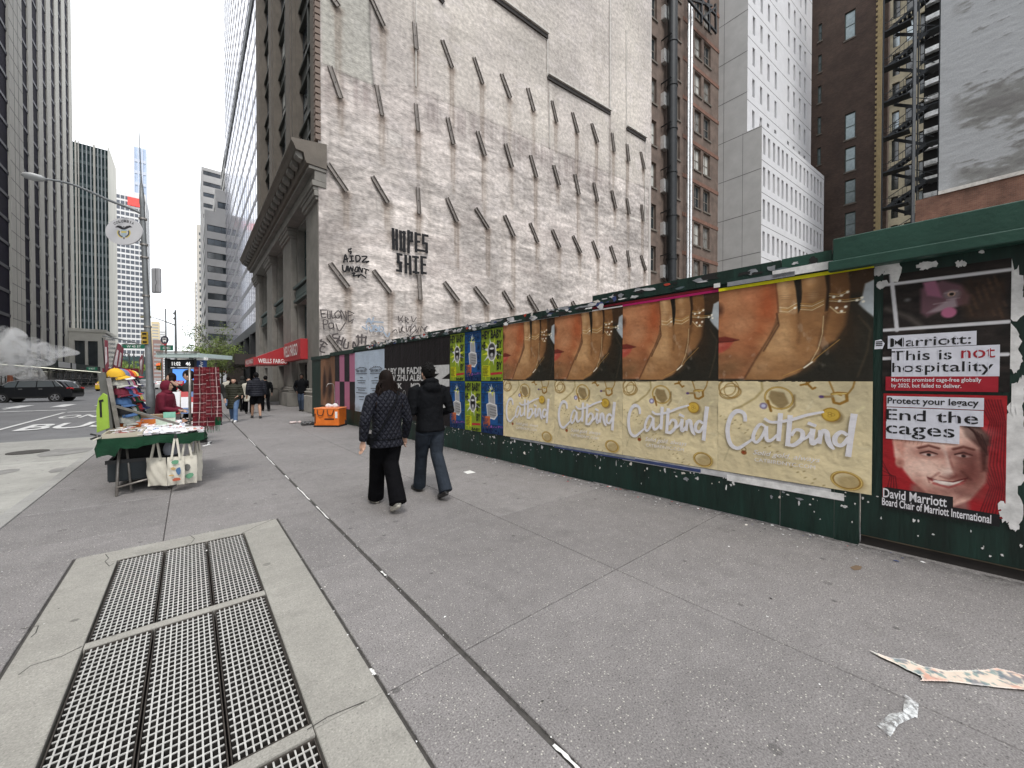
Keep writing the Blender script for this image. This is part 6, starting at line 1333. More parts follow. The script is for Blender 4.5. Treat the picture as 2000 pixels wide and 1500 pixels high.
    # ---- hair
    if hair:
        h = MB(); h.ball(hd+V(0, -.016, .022), .088, .100, .118, 18, 12)
        if hair_len:
            rr = random.Random(int(loc[0]*100)+5); zt_ = hd.z-hair_len
            h.loft([(0, hd.y-.055, zt_+.02, .085, .035), (0, hd.y-.05, zt_+.10, .115, .05), (0, hd.y-.04, hd.z-.10, .105, .065), (0, hd.y-.03, hd.z, .096, .085)], 18)
            for i in range(90 if fingers else 46):
                x = rr.uniform(-.14, .14); yb_ = hd.y-.05+rr.uniform(-.03, .05)*(1 if abs(x) > .07 else .3); z_ = hd.z-.02; pts = [V(x*.75, yb_-.01, z_)]
                for j in range(6): pts.append(V(x*(.85+.12*j)+rr.uniform(-.022, .022), yb_-.008*j+rr.uniform(-.016, .016), z_-(hair_len+rr.uniform(-.05, .06))*(j+1)/6))
                h.tube(pts, [.016, .015, .014, .013, .012, .009, .005], 6)
        else:
            rr = random.Random(3)
            for i in range(170):
                a = rr.uniform(0, 6.28); th = rr.uniform(0, 1.45); n_ = V(math.sin(th)*math.cos(a), math.sin(th)*math.sin(a), math.cos(th))
                if n_.y > .55: continue
                p0 = hd+V(n_.x*.082, n_.y*.095-.016, n_.z*.112+.02); h.tube([p0, p0+n_*rr.uniform(.010, .026)+V(rr.uniform(-.012, .012), rr.uniform(-.012, .01), rr.uniform(-.01, .006))], [.013, .004], 5)
        me = remesh(h.xf(sc_), .006 if fingers else .013, 2)
        import bmesh; bmh = bmesh.new(); bmh.from_mesh(me); hy, hz_ = hd.y*k, hd.z*k
        bmesh.ops.delete(bmh, geom=[v_ for v_ in bmh.verts if v_.co.y > hy+.028*k and v_.co.z < hz_+.055*k and abs(v_.co.x) < .085*k or (not hair_len and v_.co.z < hz_-.035*k and v_.co.y > hy-.04*k)], context='VERTS'); bmh.to_mesh(me); bmh.free()
        me.materials.append(hair); mkobj('hair', me, root)
    # face details for those seen from the front
    f = MB()
    for q in (-1, 1): f.ball(hd+V(q*.030, .082, .018), .011, .006, .006, 8, 6); f.tube([hd+V(q*.016, .088, .036), hd+V(q*.045, .078, .036)], .004, 5)
    f.xf(sc_); me = f.mesh('eyes'); me.materials.append(mat('eye_dark', (.02, .015, .012), .4, var=0)); mkobj('eyes', me, root)
    f = MB().ball(hd+V(0, .084, -.062), .022, .008, .007, 10, 6).xf(sc_); me = f.mesh('mouth'); me.materials.append(mat('lips', (.35, .12, .10), .5, var=0)); mkobj('mouth', me, root)
    return root, dict(hd=hd*k, k=k, S=S, W=Wt, E=E_)
M_navyq = quilt('navy_quilted', (.010, .011, .018), 'diamond', .062); M_blackc = cloth('black_shell', (.005, .0055, .007), .8, .9, 6, .05, spec=.10); M_blackt = cloth('black_trousers', (.004, .004, .005), .9, .8, 6, .05, spec=.08)
M_greyt = cloth('charcoal_trousers', (.024, .030, .040), .88, .8, 6, .05, spec=.1); M_hairb = mat('dark_brown_hair', (.010, .006, .005), .7, spec=.12, var=.4, vscale=30, bump=.8, bscale=90, stretch=(1, 1, .25), bdist=.006); M_hairk = mat('black_hair', (.006, .0055, .0055), .7, spec=.12, var=.3, vscale=30, bump=.8, bscale=90, bdist=.006)
M_sneak = mat('cream_sneaker', (.62, .60, .52), .6, var=.1, vscale=20, bump=.2); M_bshoe = mat('black_leather_shoe', (.018, .017, .017), .4, var=.2)
rw, dw = person('person with long dark hair in a navy quilted jacket and cream sneakers walking away', (1.86, 4.62), .05, 1.70, True, vox=.0105, coat=M_navyq, coat_len=.80, coat_w=1.06, flare=1.08, legs=M_blackt, leg_w=1.35, leg_end=.105, shoes=M_sneak, hair=M_hairb, hair_len=.30,
    fl=(.09, .36), fr=(-.085, -.30), liftr=.075, liftl=.0, hl=(-.31, -.02, .88), el=(-.30, -.06, 1.14), hr=(.30, .10, .86), er=(.275, -.03, 1.12), fingers=True, group='pair walking away along the fence')
# cross-body strap
k_ = dw['k']; st = MB(); st.tube([V(.11, -.085, 1.50)*k_, V(.07, -.150, 1.40)*k_, V(-.05, -.162, 1.20)*k_, V(-.14, -.140, 1.03)*k_, V(-.19, -.09, .93)*k_], [(.004, .013)]*5, 8)
me = st.mesh('strap'); me.materials.append(M_blackc); mkobj('strap', me, rw)
bgm = MB().loft([(-.20*k_, .02, .84*k_, .035, .07), (-.205*k_, .02, .93*k_, .04, .08), (-.20*k_, .02, .97*k_, .02, .06)], 14, sq=3); me = bgm.mesh('small_bag'); me.materials.append(M_blackc); mkobj('small_bag', me, rw)
bc = MB().tube([V(-.305, 0, .915)*k_, V(-.305, 0, .925)*k_], .033, 12); me = bc.mesh('bracelet'); me.materials.append(M_sneak); mkobj('bracelet', me, rw)
hm = MB()
for z_, r0 in ((.905, 1.0),): hm.tube([V(.205*math.cos(a), .15*math.sin(a), z_)*k_ for a in [i*math.pi/12 for i in range(12, 25)]], .006, 6)
me = hm.mesh('back_seam'); me.materials.append(M_blackc); mkobj('back_seam', me, rw)
rm, dm = person('person with short black hair in a black hooded jacket and charcoal trousers walking away', (2.52, 4.74), .02, 1.80, False, vox=.0105, coat=M_blackc, coat_len=.87, coat_w=1.06, hood=True, legs=M_greyt, leg_w=1.12, leg_end=.088, shoes=M_bshoe, hair=M_hairk,
    fl=(.09, .33), fr=(-.05, -.32), liftr=.06, hl=(-.12, .26, 1.10), el=(-.275, .0, 1.14), hr=(.19, .24, 1.06), er=(.285, -.04, 1.14), fingers=True, lean=.06, group='pair walking away along the fence')
M_olive = quilt('olive_puffer', (.028, .028, .018), 'ring', .085); M_jean = cloth('blue_jeans', (.09, .15, .26), .85, .4, 10, .02); M_pufk = quilt('black_puffer', (.014, .015, .022), 'ring', .095)
M_wshoe = mat('white_shoe', (.75, .75, .74), .5, var=.05)
def at_px(u, v): p = ground(u, v); return (p.x, p.y)
person('person in a long olive quilted coat and blue jeans walking towards the camera', at_px(457, 824), math.pi-.25, 1.66, True, coat=M_olive, coat_len=.52, coat_w=1.12, flare=1.1, legs=M_jean, leg_w=1.05, leg_end=.075, shoes=M_wshoe, hair=M_hairb, hair_len=.26, fl=(0, .22), fr=(0, -.22), liftr=.03, hl=(-.16, .24, 1.02), el=(-.28, .0, 1.12), vox=.016)
r, d_ = person('person in black puffer jacket and black shorts walking away', at_px(501, 817), .02, 1.86, False, skin='tan', coat=M_pufk, coat_len=.86, coat_w=1.24, hood=True, legs=M_blackt, shorts=True, shoes=M_bshoe, hair=M_hairk, fl=(-.02, .26), fr=(.02, -.16), vox=.016)
for q in (-1, 1):
    pass
person('person in black jacket and jeans standing in the corner doorway of the bank', at_px(590, 803), math.pi-.5, 1.86, False, skin='dark', coat=M_blackc, coat_len=.84, coat_w=1.15, legs=cloth('dark_jeans', (.035, .05, .08)), shoes=M_bshoe, hair=M_hairk, fl=(0, .12), fr=(0, -.10), hl=(-.20, .10, .92), hr=(.20, .10, .92), el=(-.33, -.04, 1.14), er=(.33, -.04, 1.14), vox=.018)
M_drk2 = cloth('dark_olive_jacket', (.022, .022, .020)); M_cream = cloth('cream_coat', (.5, .47, .40))
person('person in a dark jacket half hidden behind the hanging tartan scarf', at_px(420, 829), math.pi+.2, 1.72, False, coat=M_drk2, coat_len=.80, legs=M_blackt, shoes=M_bshoe, hair=mat('fair_hair', (.35, .26, .16), .6), fl=(0, .2), fr=(0, -.15), vox=.02)
person('person in a cream coat with a white bag left of the black puffer jacket', at_px(486, 808), math.pi, 1.68, True, coat=M_cream, coat_len=.6, legs=M_blackt, shoes=M_bshoe, hair=M_hairk, vox=.022, fl=(0, .15), fr=(0, -.2))
person('person in a dark hooded parka walking behind the olive coat', at_px(474, 803), 0, 1.74, False, coat=M_drk2, coat_len=.6, coat_w=1.1, legs=M_blackt, hood=True, hood_up=M_drk2, vox=.022)
person('person in black behind the black puffer jacket, at the bank wall', at_px(519, 803), .1, 1.76, False, coat=M_blackc, legs=M_blackt, hair=M_hairk, vox=.022, fl=(0, .2), fr=(0, -.2))
person('person in a pale top far down the pavement by the awning', at_px(446, 795), 0, 1.72, True, coat=M_cream, legs=M_jean, hair=M_hairb, vox=.025)
# stall keeper and customers
M_maroon = cloth('maroon_hooded_coat', (.115, .008, .022), .85, .5, 12, .02)
person('person in a maroon hooded coat looking at a phone behind the caps stall', (-.42, 11.0), -1.95, 1.56, True, skin='tan', coat=M_maroon, coat_len=.70, coat_w=1.22, flare=1.1, legs=M_blackt, hood_up=M_maroon, fl=(0, .05), fr=(0, -.05), hl=(-.05, .34, 1.04), hr=(.07, .34, 1.04), el=(-.25, .08, 1.10), er=(.25, .08, 1.10), vox=.013, lean=.08, group='people at the souvenir stall', nod=1)
person('person with dark hair and dark jacket eating beside the steel post of the stall', (.02, 12.7), 1.2, 1.80, False, coat=M_drk2, legs=M_blackt, hair=M_hairk, hr=(.06, .30, 1.42), er=(.24, .14, 1.22), vox=.018, group='people at the souvenir stall')
person('person in black facing the bus shelter behind the dark haired customer', (-.35, 13.9), 1.3, 1.76, True, coat=M_blackc, legs=M_blackt, hair=M_hairb, hair_len=.25, vox=.022, group='people at the souvenir stall')
# ================================================================ souvenir stall
M_galv = mat('scratched_steel', (.27, .25, .23), .4, .6, var=.25, vscale=12); M_cgreen = cloth('green_baize', (.004, .032, .014), .9, .4, 8, .03); M_blk = mat('black_plastic', (.012, .012, .013), .5, var=.2)
M_navyb = mat('dark_green_crate', (.012, .018, .022), .6, var=.3, bump=.3, bscale=6); M_canvas = cloth('canvas', (.60, .57, .49), .9, .35, 25, .008, var=.1)
tb = thing('souvenir_table', 'folding souvenir table with green cloth on steel trestle legs at the curb', 'table', (-.4, 9.4, 0))
ty0, ty1, tx0, tx1, th = 7.35, 12.0, -.87, .10, .80
MB().box(tx0, tx1, ty0, 9.2, th-.03, th).build('table_top', M_blk, tb)
MB().box(tx0, -.15, 9.22, ty1, th-.03, th).build('table_top', M_blk, tb)
for (x, y, x2, y2) in ((-.77, 7.47, -.74, 7.75), (-.22, 7.58, -.22, 7.75), (-.77, 9.0, -.77, 8.8), (-.22, 9.0, -.22, 8.8), (-.9, 11.8, -.9, 11.7), (-.3, 11.8, -.3, 11.7)):
    MB().tube([(x, y, 0), (x+.0, (y+y2)/2, th*.5), (x2, y2, th-.03)], .016, 8).build('leg', M_galv, tb, smooth=True)
for (a, b_) in (((-.77, 7.49, .12), (-.22, 7.59, .22)), ((-.64, 7.62, .02), (-.70, 7.75, th-.05)), ((-.22, 7.6, .3), (-.22, 8.98, .3))): MB().tube([a, b_], .013, 8).build('brace', M_galv, tb, smooth=True)
# cloth draped with wavy hem
g = MB(); nx_, nl = 60, 10; rr = random.Random(9)
per = [(tx0-.06+(tx1-tx0+.12)*i/20, ty0-.03) for i in range(21)]+[(tx1+.06, ty0-.03+1.9*i/20) for i in range(1, 21)]; per = [(tx0-.06, ty0+1.8-1.83*i/16) for i in range(16)]+per
V0 = len(per); drop = [.07+.06*abs(math.sin(i*.35))+.03*rr.random()+(.12 if 15 < i < 20 else 0) for i in range(V0)]
for j in range(5):
    for i, (x, y) in enumerate(per): dz = drop[i]*j/4; ox = math.sin(i*1.3+j*.4)*.018*j/4; g.v.append((x+(ox if y > ty0 else 0)+(.012*j if x > 0 else -.012*j)*(1 if y > ty0 else 0), y-.01*j+(ox if y <= ty0 else 0), th+.012-dz))
for j in range(4):
    for i in range(V0-1): a = j*V0+i; g.f.append((a, a+1, a+1+V0, a+V0)); g.m.append(0)
g.box(tx0-.06, tx1+.06, ty0-.03, 9.25, th+.001, th+.012)
g.build('table_cloth', M_cgreen, tb, smooth=False)
MB().prism([(tx0-.09, ty0-.05, th+.0), (tx0-.04, ty0-.08, th+.03), (tx0-.02, ty0-.04, th+.03)], (0, 0, .02)).build('cloth_corner', M_sneak, tb)
cr_ = thing('storage_crate', 'dark open crate on the pavement under the souvenir table', 'crate', (-.6, 8.4, 0))
q = MB()
for (a0, a1, b0, b1) in ((-.88, -.15, 7.68, 7.72), (-.88, -.15, 8.9, 8.94), (-.88, -.84, 7.72, 8.9), (-.19, -.15, 7.72, 8.9)): q.box(a0, a1, b0, b1, .18, .46)
q.box(-.87, -.17, 7.7, 8.92, .16, .18); q.build('walls', M_navyb, cr_); MB().box(-.90, -.13, 7.66, 7.70, .42, .47).build('rim', M_blk, cr_)
MB().box(-.82, -.2, 7.9, 8.85, .2, .70).build('dark_cloth_bundle', M_dark, cr_)
ib = thing('stock_bag', 'pale plastic bag of stock hanging under the table', 'bag', (-.2, 7.9, .45)); MB().ball((-.22, 7.72, .55), .09, .07, .13, 12, 8).tube([(-.22, 7.72, .66), (-.22, 7.72, .78)], .02, 6).build('sack', mat('grey_plastic_bag', (.34, .36, .42), .4, var=.2, bump=.6, bscale=20), ib, smooth=True)
# the packets on the table
pk = MB(); rr = random.Random(21); pm = [mat('packet_white', (.72, .72, .74), .35, var=.05), mat('packet_red', (.5, .06, .06), .4), mat('packet_blue', (.12, .2, .4), .4), mat('packet_pink', (.66, .55, .54), .4), mat('packet_tan', (.45, .36, .24), .5)]
for i in range(420):
    x = rr.uniform(tx0+.30, tx1+.04); y = rr.uniform(ty0+.02, 8.35) if i < 330 else rr.uniform(8.35, 9.15); an = rr.uniform(-.25, .25); z = th+.014+i*.00012; w2, h2 = rr.uniform(.03, .045), rr.uniform(.035, .05); ti = rr.uniform(0, .02)
    c, s_ = math.cos(an), math.sin(an); P_ = [(x+a*c-b2*s_, y+a*s_+b2*c, z+(ti if b2 > 0 else 0)) for a, b2 in ((-w2, -h2), (w2, -h2), (w2, h2), (-w2, h2))]
    pk.add(P_, [(0, 1, 2, 3)], 0); P2 = [(x+(px-x)*.5, y+(py-y)*.5, pz_+.0015) for px, py, pz_ in P_]
    if rr.random() < .45: pk.add(P2, [(0, 1, 2, 3)], rr.choice([1, 2, 3, 3, 4]))
so_ = thing('souvenir_packets', 'rows of small clear souvenir packets covering the stall table', 'souvenirs', (-.3, 8.2, th), kind='stuff'); pk.build('packets', pm, so_, kind='stuff')
bi = thing('plastic_bin', 'shallow beige plastic bin at the near left table corner', 'bin', (-.85, 7.6, th)); q = MB(); q.box(tx0-.02, -.50, ty0, ty0+.02, th+.015, th+.075).box(tx0-.02, tx0, ty0+.02, 8.1, th+.015, th+.075).box(-.52, -.50, ty0+.02, 8.1, th+.015, th+.075).box(tx0-.02, -.50, 8.08, 8.1, th+.015, th+.075).box(tx0, -.52, ty0+.02, 8.08, th+.015, th+.03)
q.build('tray', mat('beige_plastic', (.42, .38, .30), .5, var=.1), bi); pkk = MB()
for i in range(40): x = rr.uniform(tx0+.04, -.66); y = rr.uniform(7.42, 8.0); pkk.obox((x, y, th+.03+i*.002), (.06, rr.uniform(-.02, .02), 0), (rr.uniform(-.02, .02), .06, .0), (0, 0, .004), rr.choice([0, 0, 0, 1, 4]))
pkk.build('packets', pm, bi, kind='stuff')
# lime sign board clamped on the left
ls = thing('lime_sign', 'tall narrow lime green board clamped at the left of the stall', 'sign', (-1.1, 7.9, th))
q = MB().prism([at_depth(*p_, 5.45) for p_ in ((189, 845), (188, 800), (192, 778), (201, 768), (208, 772), (212, 836))], CF*.015); q.build('board', mat('lime_paint', (.30, .46, .06), .5, var=.15), ls)
q = MB().prism([at_depth(*p_, 5.445) for p_ in ((195, 815), (194, 786), (193, 786), (193, 782), (201, 780), (202, 784), (198, 785), (199, 815))], CF*.003); q.build('printed_mark', M_blk, ls)
def clamp(x, y, z, label):
    t = thing('spring_clamp', label, 'clamp', (x, y, z)); MB().bar((x-.06, y-.02, z+.03), (x+.03, y, z-.01), .025, .02).build('jaw', M_blk, t); MB().bar((x-.06, y-.02, z-.04), (x+.03, y, z), .025, .02).build('jaw', M_blk, t); MB().tube([(x-.01, y-.02, z), (x-.01, y+.02, z)], .018, 8).build('spring', M_galv, t)
clamp(-.93, 7.36, .86, 'black spring clamp on the near left table corner')
clamp(.0, 8.0, .95, 'black spring clamp standing on the packets at the right')
# cap rack
ck = thing('cap_rack', 'tilted wire rack with grey side posts holding rows of caps', 'rack', (-.95, 9.4, th))
MB().bar((-1.0, 8.35, .80), (-1.10, 8.35, 1.62), .05, .04, (0, 1, 0)).build('post', M_galv, ck); MB().bar((-1.0, 10.6, .80), (-1.10, 10.6, 1.62), .05, .04, (0, 1, 0)).build('post', M_galv, ck)
MB().bar((-1.02, 8.25, 1.20), (-.30, 7.95, .90), .035, .03).build('brace', M_galv, ck)
MB().prism([(-1.14, 8.4, .8), (-1.06, 8.4, .8), (-1.14, 8.4, 1.7), (-1.22, 8.4, 1.7)], (0, 2.2, 0)).build('backing_cloth', mat('grey_backing', (.12, .12, .11), .9, var=.3), ck)
q = MB()
for r_ in range(6): z = .92+r_*.145; q.tube([(-1.0+(-.02*r_), 8.35, z), (-1.0+(-.02*r_), 10.6, z)], .006, 6); q.tube([(-.92+(-.02*r_), 8.35, z-.02), (-.92+(-.02*r_), 10.6, z-.02)], .006, 6)
q.build('rack_wires', M_galv, ck, kind='stuff')
def cap_mesh():
    c = MB(); n = 12
    for i in range(5):
        th_ = i/4*math.pi/2
        for j in range(n): a = 2*math.pi*j/n; c.v.append((math.cos(th_)*math.cos(a)*.088, math.cos(th_)*math.sin(a)*.10, math.sin(th_)*.105))
    for i in range(4):
        for j in range(n): a = i*n+j; b2 = i*n+(j+1) % n; c.f.append((a, b2, b2+n, a+n)); c.m.append(0)
    c.ball((0, 0, .105), .008, n=6, m=4)
    b = MB(); m_ = 9; top = []
    for j in range(m_):
        a = -1.0+2.0*j/(m_-1); x = math.sin(a)*.088; top.append((x*.98, math.cos(a)*.085, .0)); 
    out = [(x*1.02, y+.085*(1-(abs(j-4)/4)**2.2), -.018-.02*(abs(j-4)/4)**2) for j, (x, y, z) in enumerate(top)]
    b.add(top+out, [(j, m_+j, m_+j+1, j+1) for j in range(m_-1)]); b.add([(x, y, z-.006) for x, y, z in top+out], [(j+1, m_+j+1, m_+j, j) for j in range(m_-1)])
    return c.mesh('crown', smooth=True), b.mesh('brim', smooth=True)
cm, bm2 = cap_mesh(); cm.materials.append(M_canvas); bm2.materials.append(M_canvas)
capc = [('mustard', (.65, .38, .03)), ('faded blue', (.14, .18, .30)), ('pink', (.60, .18, .26)), ('black', (.012, .012, .014)), ('orange', (.75, .22, .02)), ('pale grey', (.42, .42, .38)), ('purple', (.12, .05, .22)), ('red', (.40, .03, .04)), ('navy', (.015, .022, .07)), ('denim blue', (.05, .11, .24)), ('white', (.66, .66, .64)), ('forest green', (.02, .09, .05)), ('burgundy', (.13, .015, .03)), ('khaki', (.30, .26, .16)), ('sage', (.25, .31, .22)), ('lemon', (.72, .66, .18))]
rown = ['lowest row', 'second row', 'third row', 'fourth row', 'fifth row', 'top row']; coln = ['nearest', 'second nearest', 'third', 'fourth', 'fifth', 'sixth', 'farthest']
seed = [[5, 14, 11, 3, 12, 7, 3], [3, 10, 11, 12, 7, 7, 8], [9, 3, 2, 11, 7, 3, 15], [12, 9, 2, 7, 9, 11, 8], [5, 6, 10, 2, 3, 10, 8], [0, 1, 2, 7, 3, 4, 15]]
rr = random.Random(4)
for r_ in range(6):
    for k in range(7):
        ci = seed[r_][k]; nm_, cc = capc[ci]; m = cloth('cap_'+nm_.replace(' ', '_'), cc, .85, .2, 40, .004)
        x, y, z = -.93-.02*r_+rr.uniform(-.01, .02), 8.52+k*.31+rr.uniform(-.03, .03), .93+r_*.145
        t = thing('cap', f'{nm_} cap in the {rown[r_]} of the rack, {coln[k]} to the camera', 'cap', (x, y, z), 'caps on the souvenir rack'); t.rotation_euler = (rr.uniform(-.15, .1), rr.uniform(.0, .25), -math.pi/2-.55+rr.uniform(-.25, .25)); t.scale = (1.15, 1.15, 1.15)
        for me in (cm, bm2):
            o = bpy.data.objects.new(me.name, me); COL.objects.link(o); o.parent = t; o.material_slots[0].link = 'OBJECT'
            m2 = m
            if me is bm2 and rr.random() < .35: m2 = cloth('cap_'+(q_ := capc[rr.choice([3, 5, 9, 10, 7])])[0].replace(' ', '_'), q_[1], .85, .2, 40, .004)
            o.material_slots[0].material = m2
# boxes behind the packets
for i, (x, y, wx, wy, h, cc, lab) in enumerate(((-.88, 8.5, .28, .3, .10, (.75, .16, .02), 'orange shallow box below the rack, front one'), (-.62, 8.75, .22, .25, .12, (.62, .18, .03), 'orange box beside the cardboard one'), (-.65, 9.15, .3, .25, .16, (.24, .15, .09), 'brown cardboard box below the caps'), (-.42, 8.45, .24, .1, .14, (.50, .58, .48), 'pale green print stand in the table middle'), (-.35, 9.0, .16, .12, .2, (.22, .50, .38), 'mint green carton behind the print stand'), (-.1, 8.7, .34, .1, .10, (.40, .22, .15), 'low box of brown postcards at the right of the table'))):
    t = thing('goods_box', lab, 'box', (x, y, th+.02)); q = MB(); z = th+.02
    q.box(x, x+wx, y, y+.012, z, z+h).box(x, x+wx, y+wy-.012, y+wy, z, z+h).box(x, x+.012, y+.012, y+wy-.012, z, z+h).box(x+wx-.012, x+wx, y+.012, y+wy-.012, z, z+h).box(x+.012, x+wx-.012, y+.012, y+wy-.012, z, z+.012); q.build('box_walls', mat('box_'+str(i), cc, .7, var=.2, vscale=15), t)
    q = MB()
    for j in range(7): q.obox((x+.02, y+.02+j*(wy-.04)/7, z+.014), (wx-.04, 0, 0), (0, .012, .0), (0, .01, h*.9), 0)
    q.build('cards', pm[(i*2) % 5], t)
for o in COL.objects:
    if o.parent is None and o.get('category') in ('cap', 'rack') and o.name.split('.')[0] in ('cap', 'cap_rack'): o.location.x += .17
# print rack beyond the keeper
pr = thing('print_display', 'white rack of small framed prints beside the stall keeper', 'rack', (-.1, 11.6, th))
for r_ in range(4):
    for k in range(5): x = -.45+k*.15; MB().obox((x, 11.5+r_*.1, th+.02+r_*.12), (.13, 0, 0), (0, .012, 0), (0, .03, .13)).build('print', pm[(r_+k) % 4 if (r_*k) % 3 == 0 else 0], pr)
MB().box(-.5, .35, 11.98, 12.0, th, th+.5).build('backing', M_canvas, pr)
mg = thing('price_board', 'red board with white lettering and a two dollar price', 'sign', (-.12, 12.9, 1.3)); f0 = at_depth(331, 768, 10.4); f1 = at_depth(360, 748, 10.4)
wS = (at_depth(359, 768, 10.4)-f0).length; hS = .34
Fm = frame(f0, CR, UP); q = MB().box(0, wS, 0, hS, -.012, 0); me = q.mesh('board'); me.materials.append(mat('board_red', (.5, .02, .03), .5)); o = bpy.data.objects.new('board', me); COL.objects.link(o); o.parent = mg; o.matrix_local = Matrix.Translation(-mg.location) @ Fm
q = MB(); text_in(q, 'MAGNET', .02, hS-.085, wS-.02, hS-.02, .004, bold=.03); text_in(q, '$', .05, .10, .12, .2, .004, bold=.03); text_in(q, '2', .16, .01, .32, .23, .004, bold=.04)
me = q.mesh('lettering'); me.materials.append(M_white); o = bpy.data.objects.new('lettering', me); COL.objects.link(o); o.parent = mg; o.matrix_local = Matrix.Translation(-mg.location) @ Fm
# steel post with scarves
pt = thing('display_post', 'thin steel display post clamped to the stall corner', 'post', (.0, 8.1, th)); pb0 = ground(372, 960); 
px_, py_ = at_depth(371, 800, 6.15).x, at_depth(371, 800, 6.15).y
MB().tube([(px_, py_, .80), (px_, py_, 1.80)], .017, 10).tube([(px_+.05, py_+.03, .85), (px_+.05, py_+.03, 1.55)], .008, 8).build('pole', M_galv, pt, smooth=True)
MB().box(px_-.06, px_+.06, py_-.04, py_+.05, .80, .88).tube([(px_, py_, 1.12), (px_-.14, py_+.08, 1.12)], .008, 6).tube([(px_, py_, 1.02), (px_+.1, py_+.0, .80)], .008, 6).build('bracket', M_galv, pt)
MB().bar((px_, py_, 1.78), (px_+.36, py_-.08, 1.78), .02, .02).build('hanger_arm', M_galv, pt)
def tartan(W, H, nx, ny, seed):
    c = Cv(W, H, nx, ny, (.36, .06, .10)); px = (c.X/W*1.9+.03*np.sin(c.Y*9+seed)) % 1; py = (c.Y/W*1.9+.04*np.sin(c.X*14+seed)) % 1
    c.mix(((px > .30) & (px < .60)).astype(float), (.22, .05, .09), .55); c.mix(((py > .30) & (py < .60)).astype(float), (.22, .05, .09), .55)
    for p_, f in ((px, .45), (py, .45)): c.mix((np.abs(p_-f) < .028).astype(float), (.78, .70, .68), .85)
    for p_, f in ((px, .9), (px, .0), (py, .9), (py, .02)): c.mix((np.abs(p_-f) < .016).astype(float), (.62, .45, .45), .6)
    n = c.noise(.02, .02, seed, 2); c.a *= (1+.25*(n-.5))[..., None]; return c
sc = thing('tartan_scarf', 'folded maroon tartan scarf with white lines and tassels hanging from the steel post', 'scarf', (px_+.2, py_, 1.0))
def hang(u0, u1, v0, v1, depth, name, seed, wave=.018, skew=0):
    a = at_depth(u0, v1, depth); b_ = at_depth(u1, v1, depth); W = (b_-a).length; Hh = (v1-v0)/F_PX*depth; c = tartan(W, Hh, 60, 120, seed)
    disp = wave*np.sin(c.X/W*9+c.Y*2+seed)*(1.1-c.Y/Hh)+.012*np.sin(c.X/W*17+seed); me = c.grid(name, disp); 
    co = np.zeros(len(me.vertices)*3); me.vertices.foreach_get('co', co); co = co.reshape(-1, 3); yy = co[:, 1]/Hh; co[:, 0] = W/2+(co[:, 0]-W/2)*(1+.12*(1-yy))+skew*(1-yy); me.vertices.foreach_set('co', co.ravel())
    me.materials.append(vcmat('woven_wool', .95, .5, 120, .004)); o = bpy.data.objects.new(name, me); COL.objects.link(o); place(o, sc, frame(a, CR, UP)); return W, Hh, a
W1, H1, a1 = hang(381, 416, 717, 832, 6.05, 'front_fold', 1); W2, H2s, a2 = hang(404, 429, 717, 814, 6.0, 'side_fold', 2, skew=.02)
fr_ = MB(); rr = random.Random(2)
def fringe(mb, a, W, n, L_):
    for i in range(n): p0 = a+CR*(W*(i+.5)/n)+UP*.01; mb.tube([p0, p0+UP*(-L_*.5)+CR*rr.uniform(-.008, .008), p0-UP*L_*rr.uniform(.85, 1.1)+CR*rr.uniform(-.015, .015)], [.0045, .0035, .002], 5)
fringe(fr_, a1-CR*.01, W1*1.1, 16, .07); fringe(fr_, a2, W2*1.2, 10, .07); fr_.build('tassels', cloth('maroon_wool', (.14, .015, .03)), sc, kind='stuff')
gs_ = thing('green_scarf', 'green scarf end with long tassels below the tartan scarf', 'scarf', (px_+.3, py_+.1, 1.0)); a3 = at_depth(398, 828, 6.3); q = MB().obox(a3-UP*.02, CR*.26, CF*.02, UP*.22); q.build('cloth', mat('green_wool', (.01, .16, .06), .95, var=.2, bump=.4, bscale=60), gs_)
fr_ = MB(); fringe(fr_, a3-UP*.02, .26, 13, .13); fr_.build('tassels', mat('green_wool'), gs_, kind='stuff')
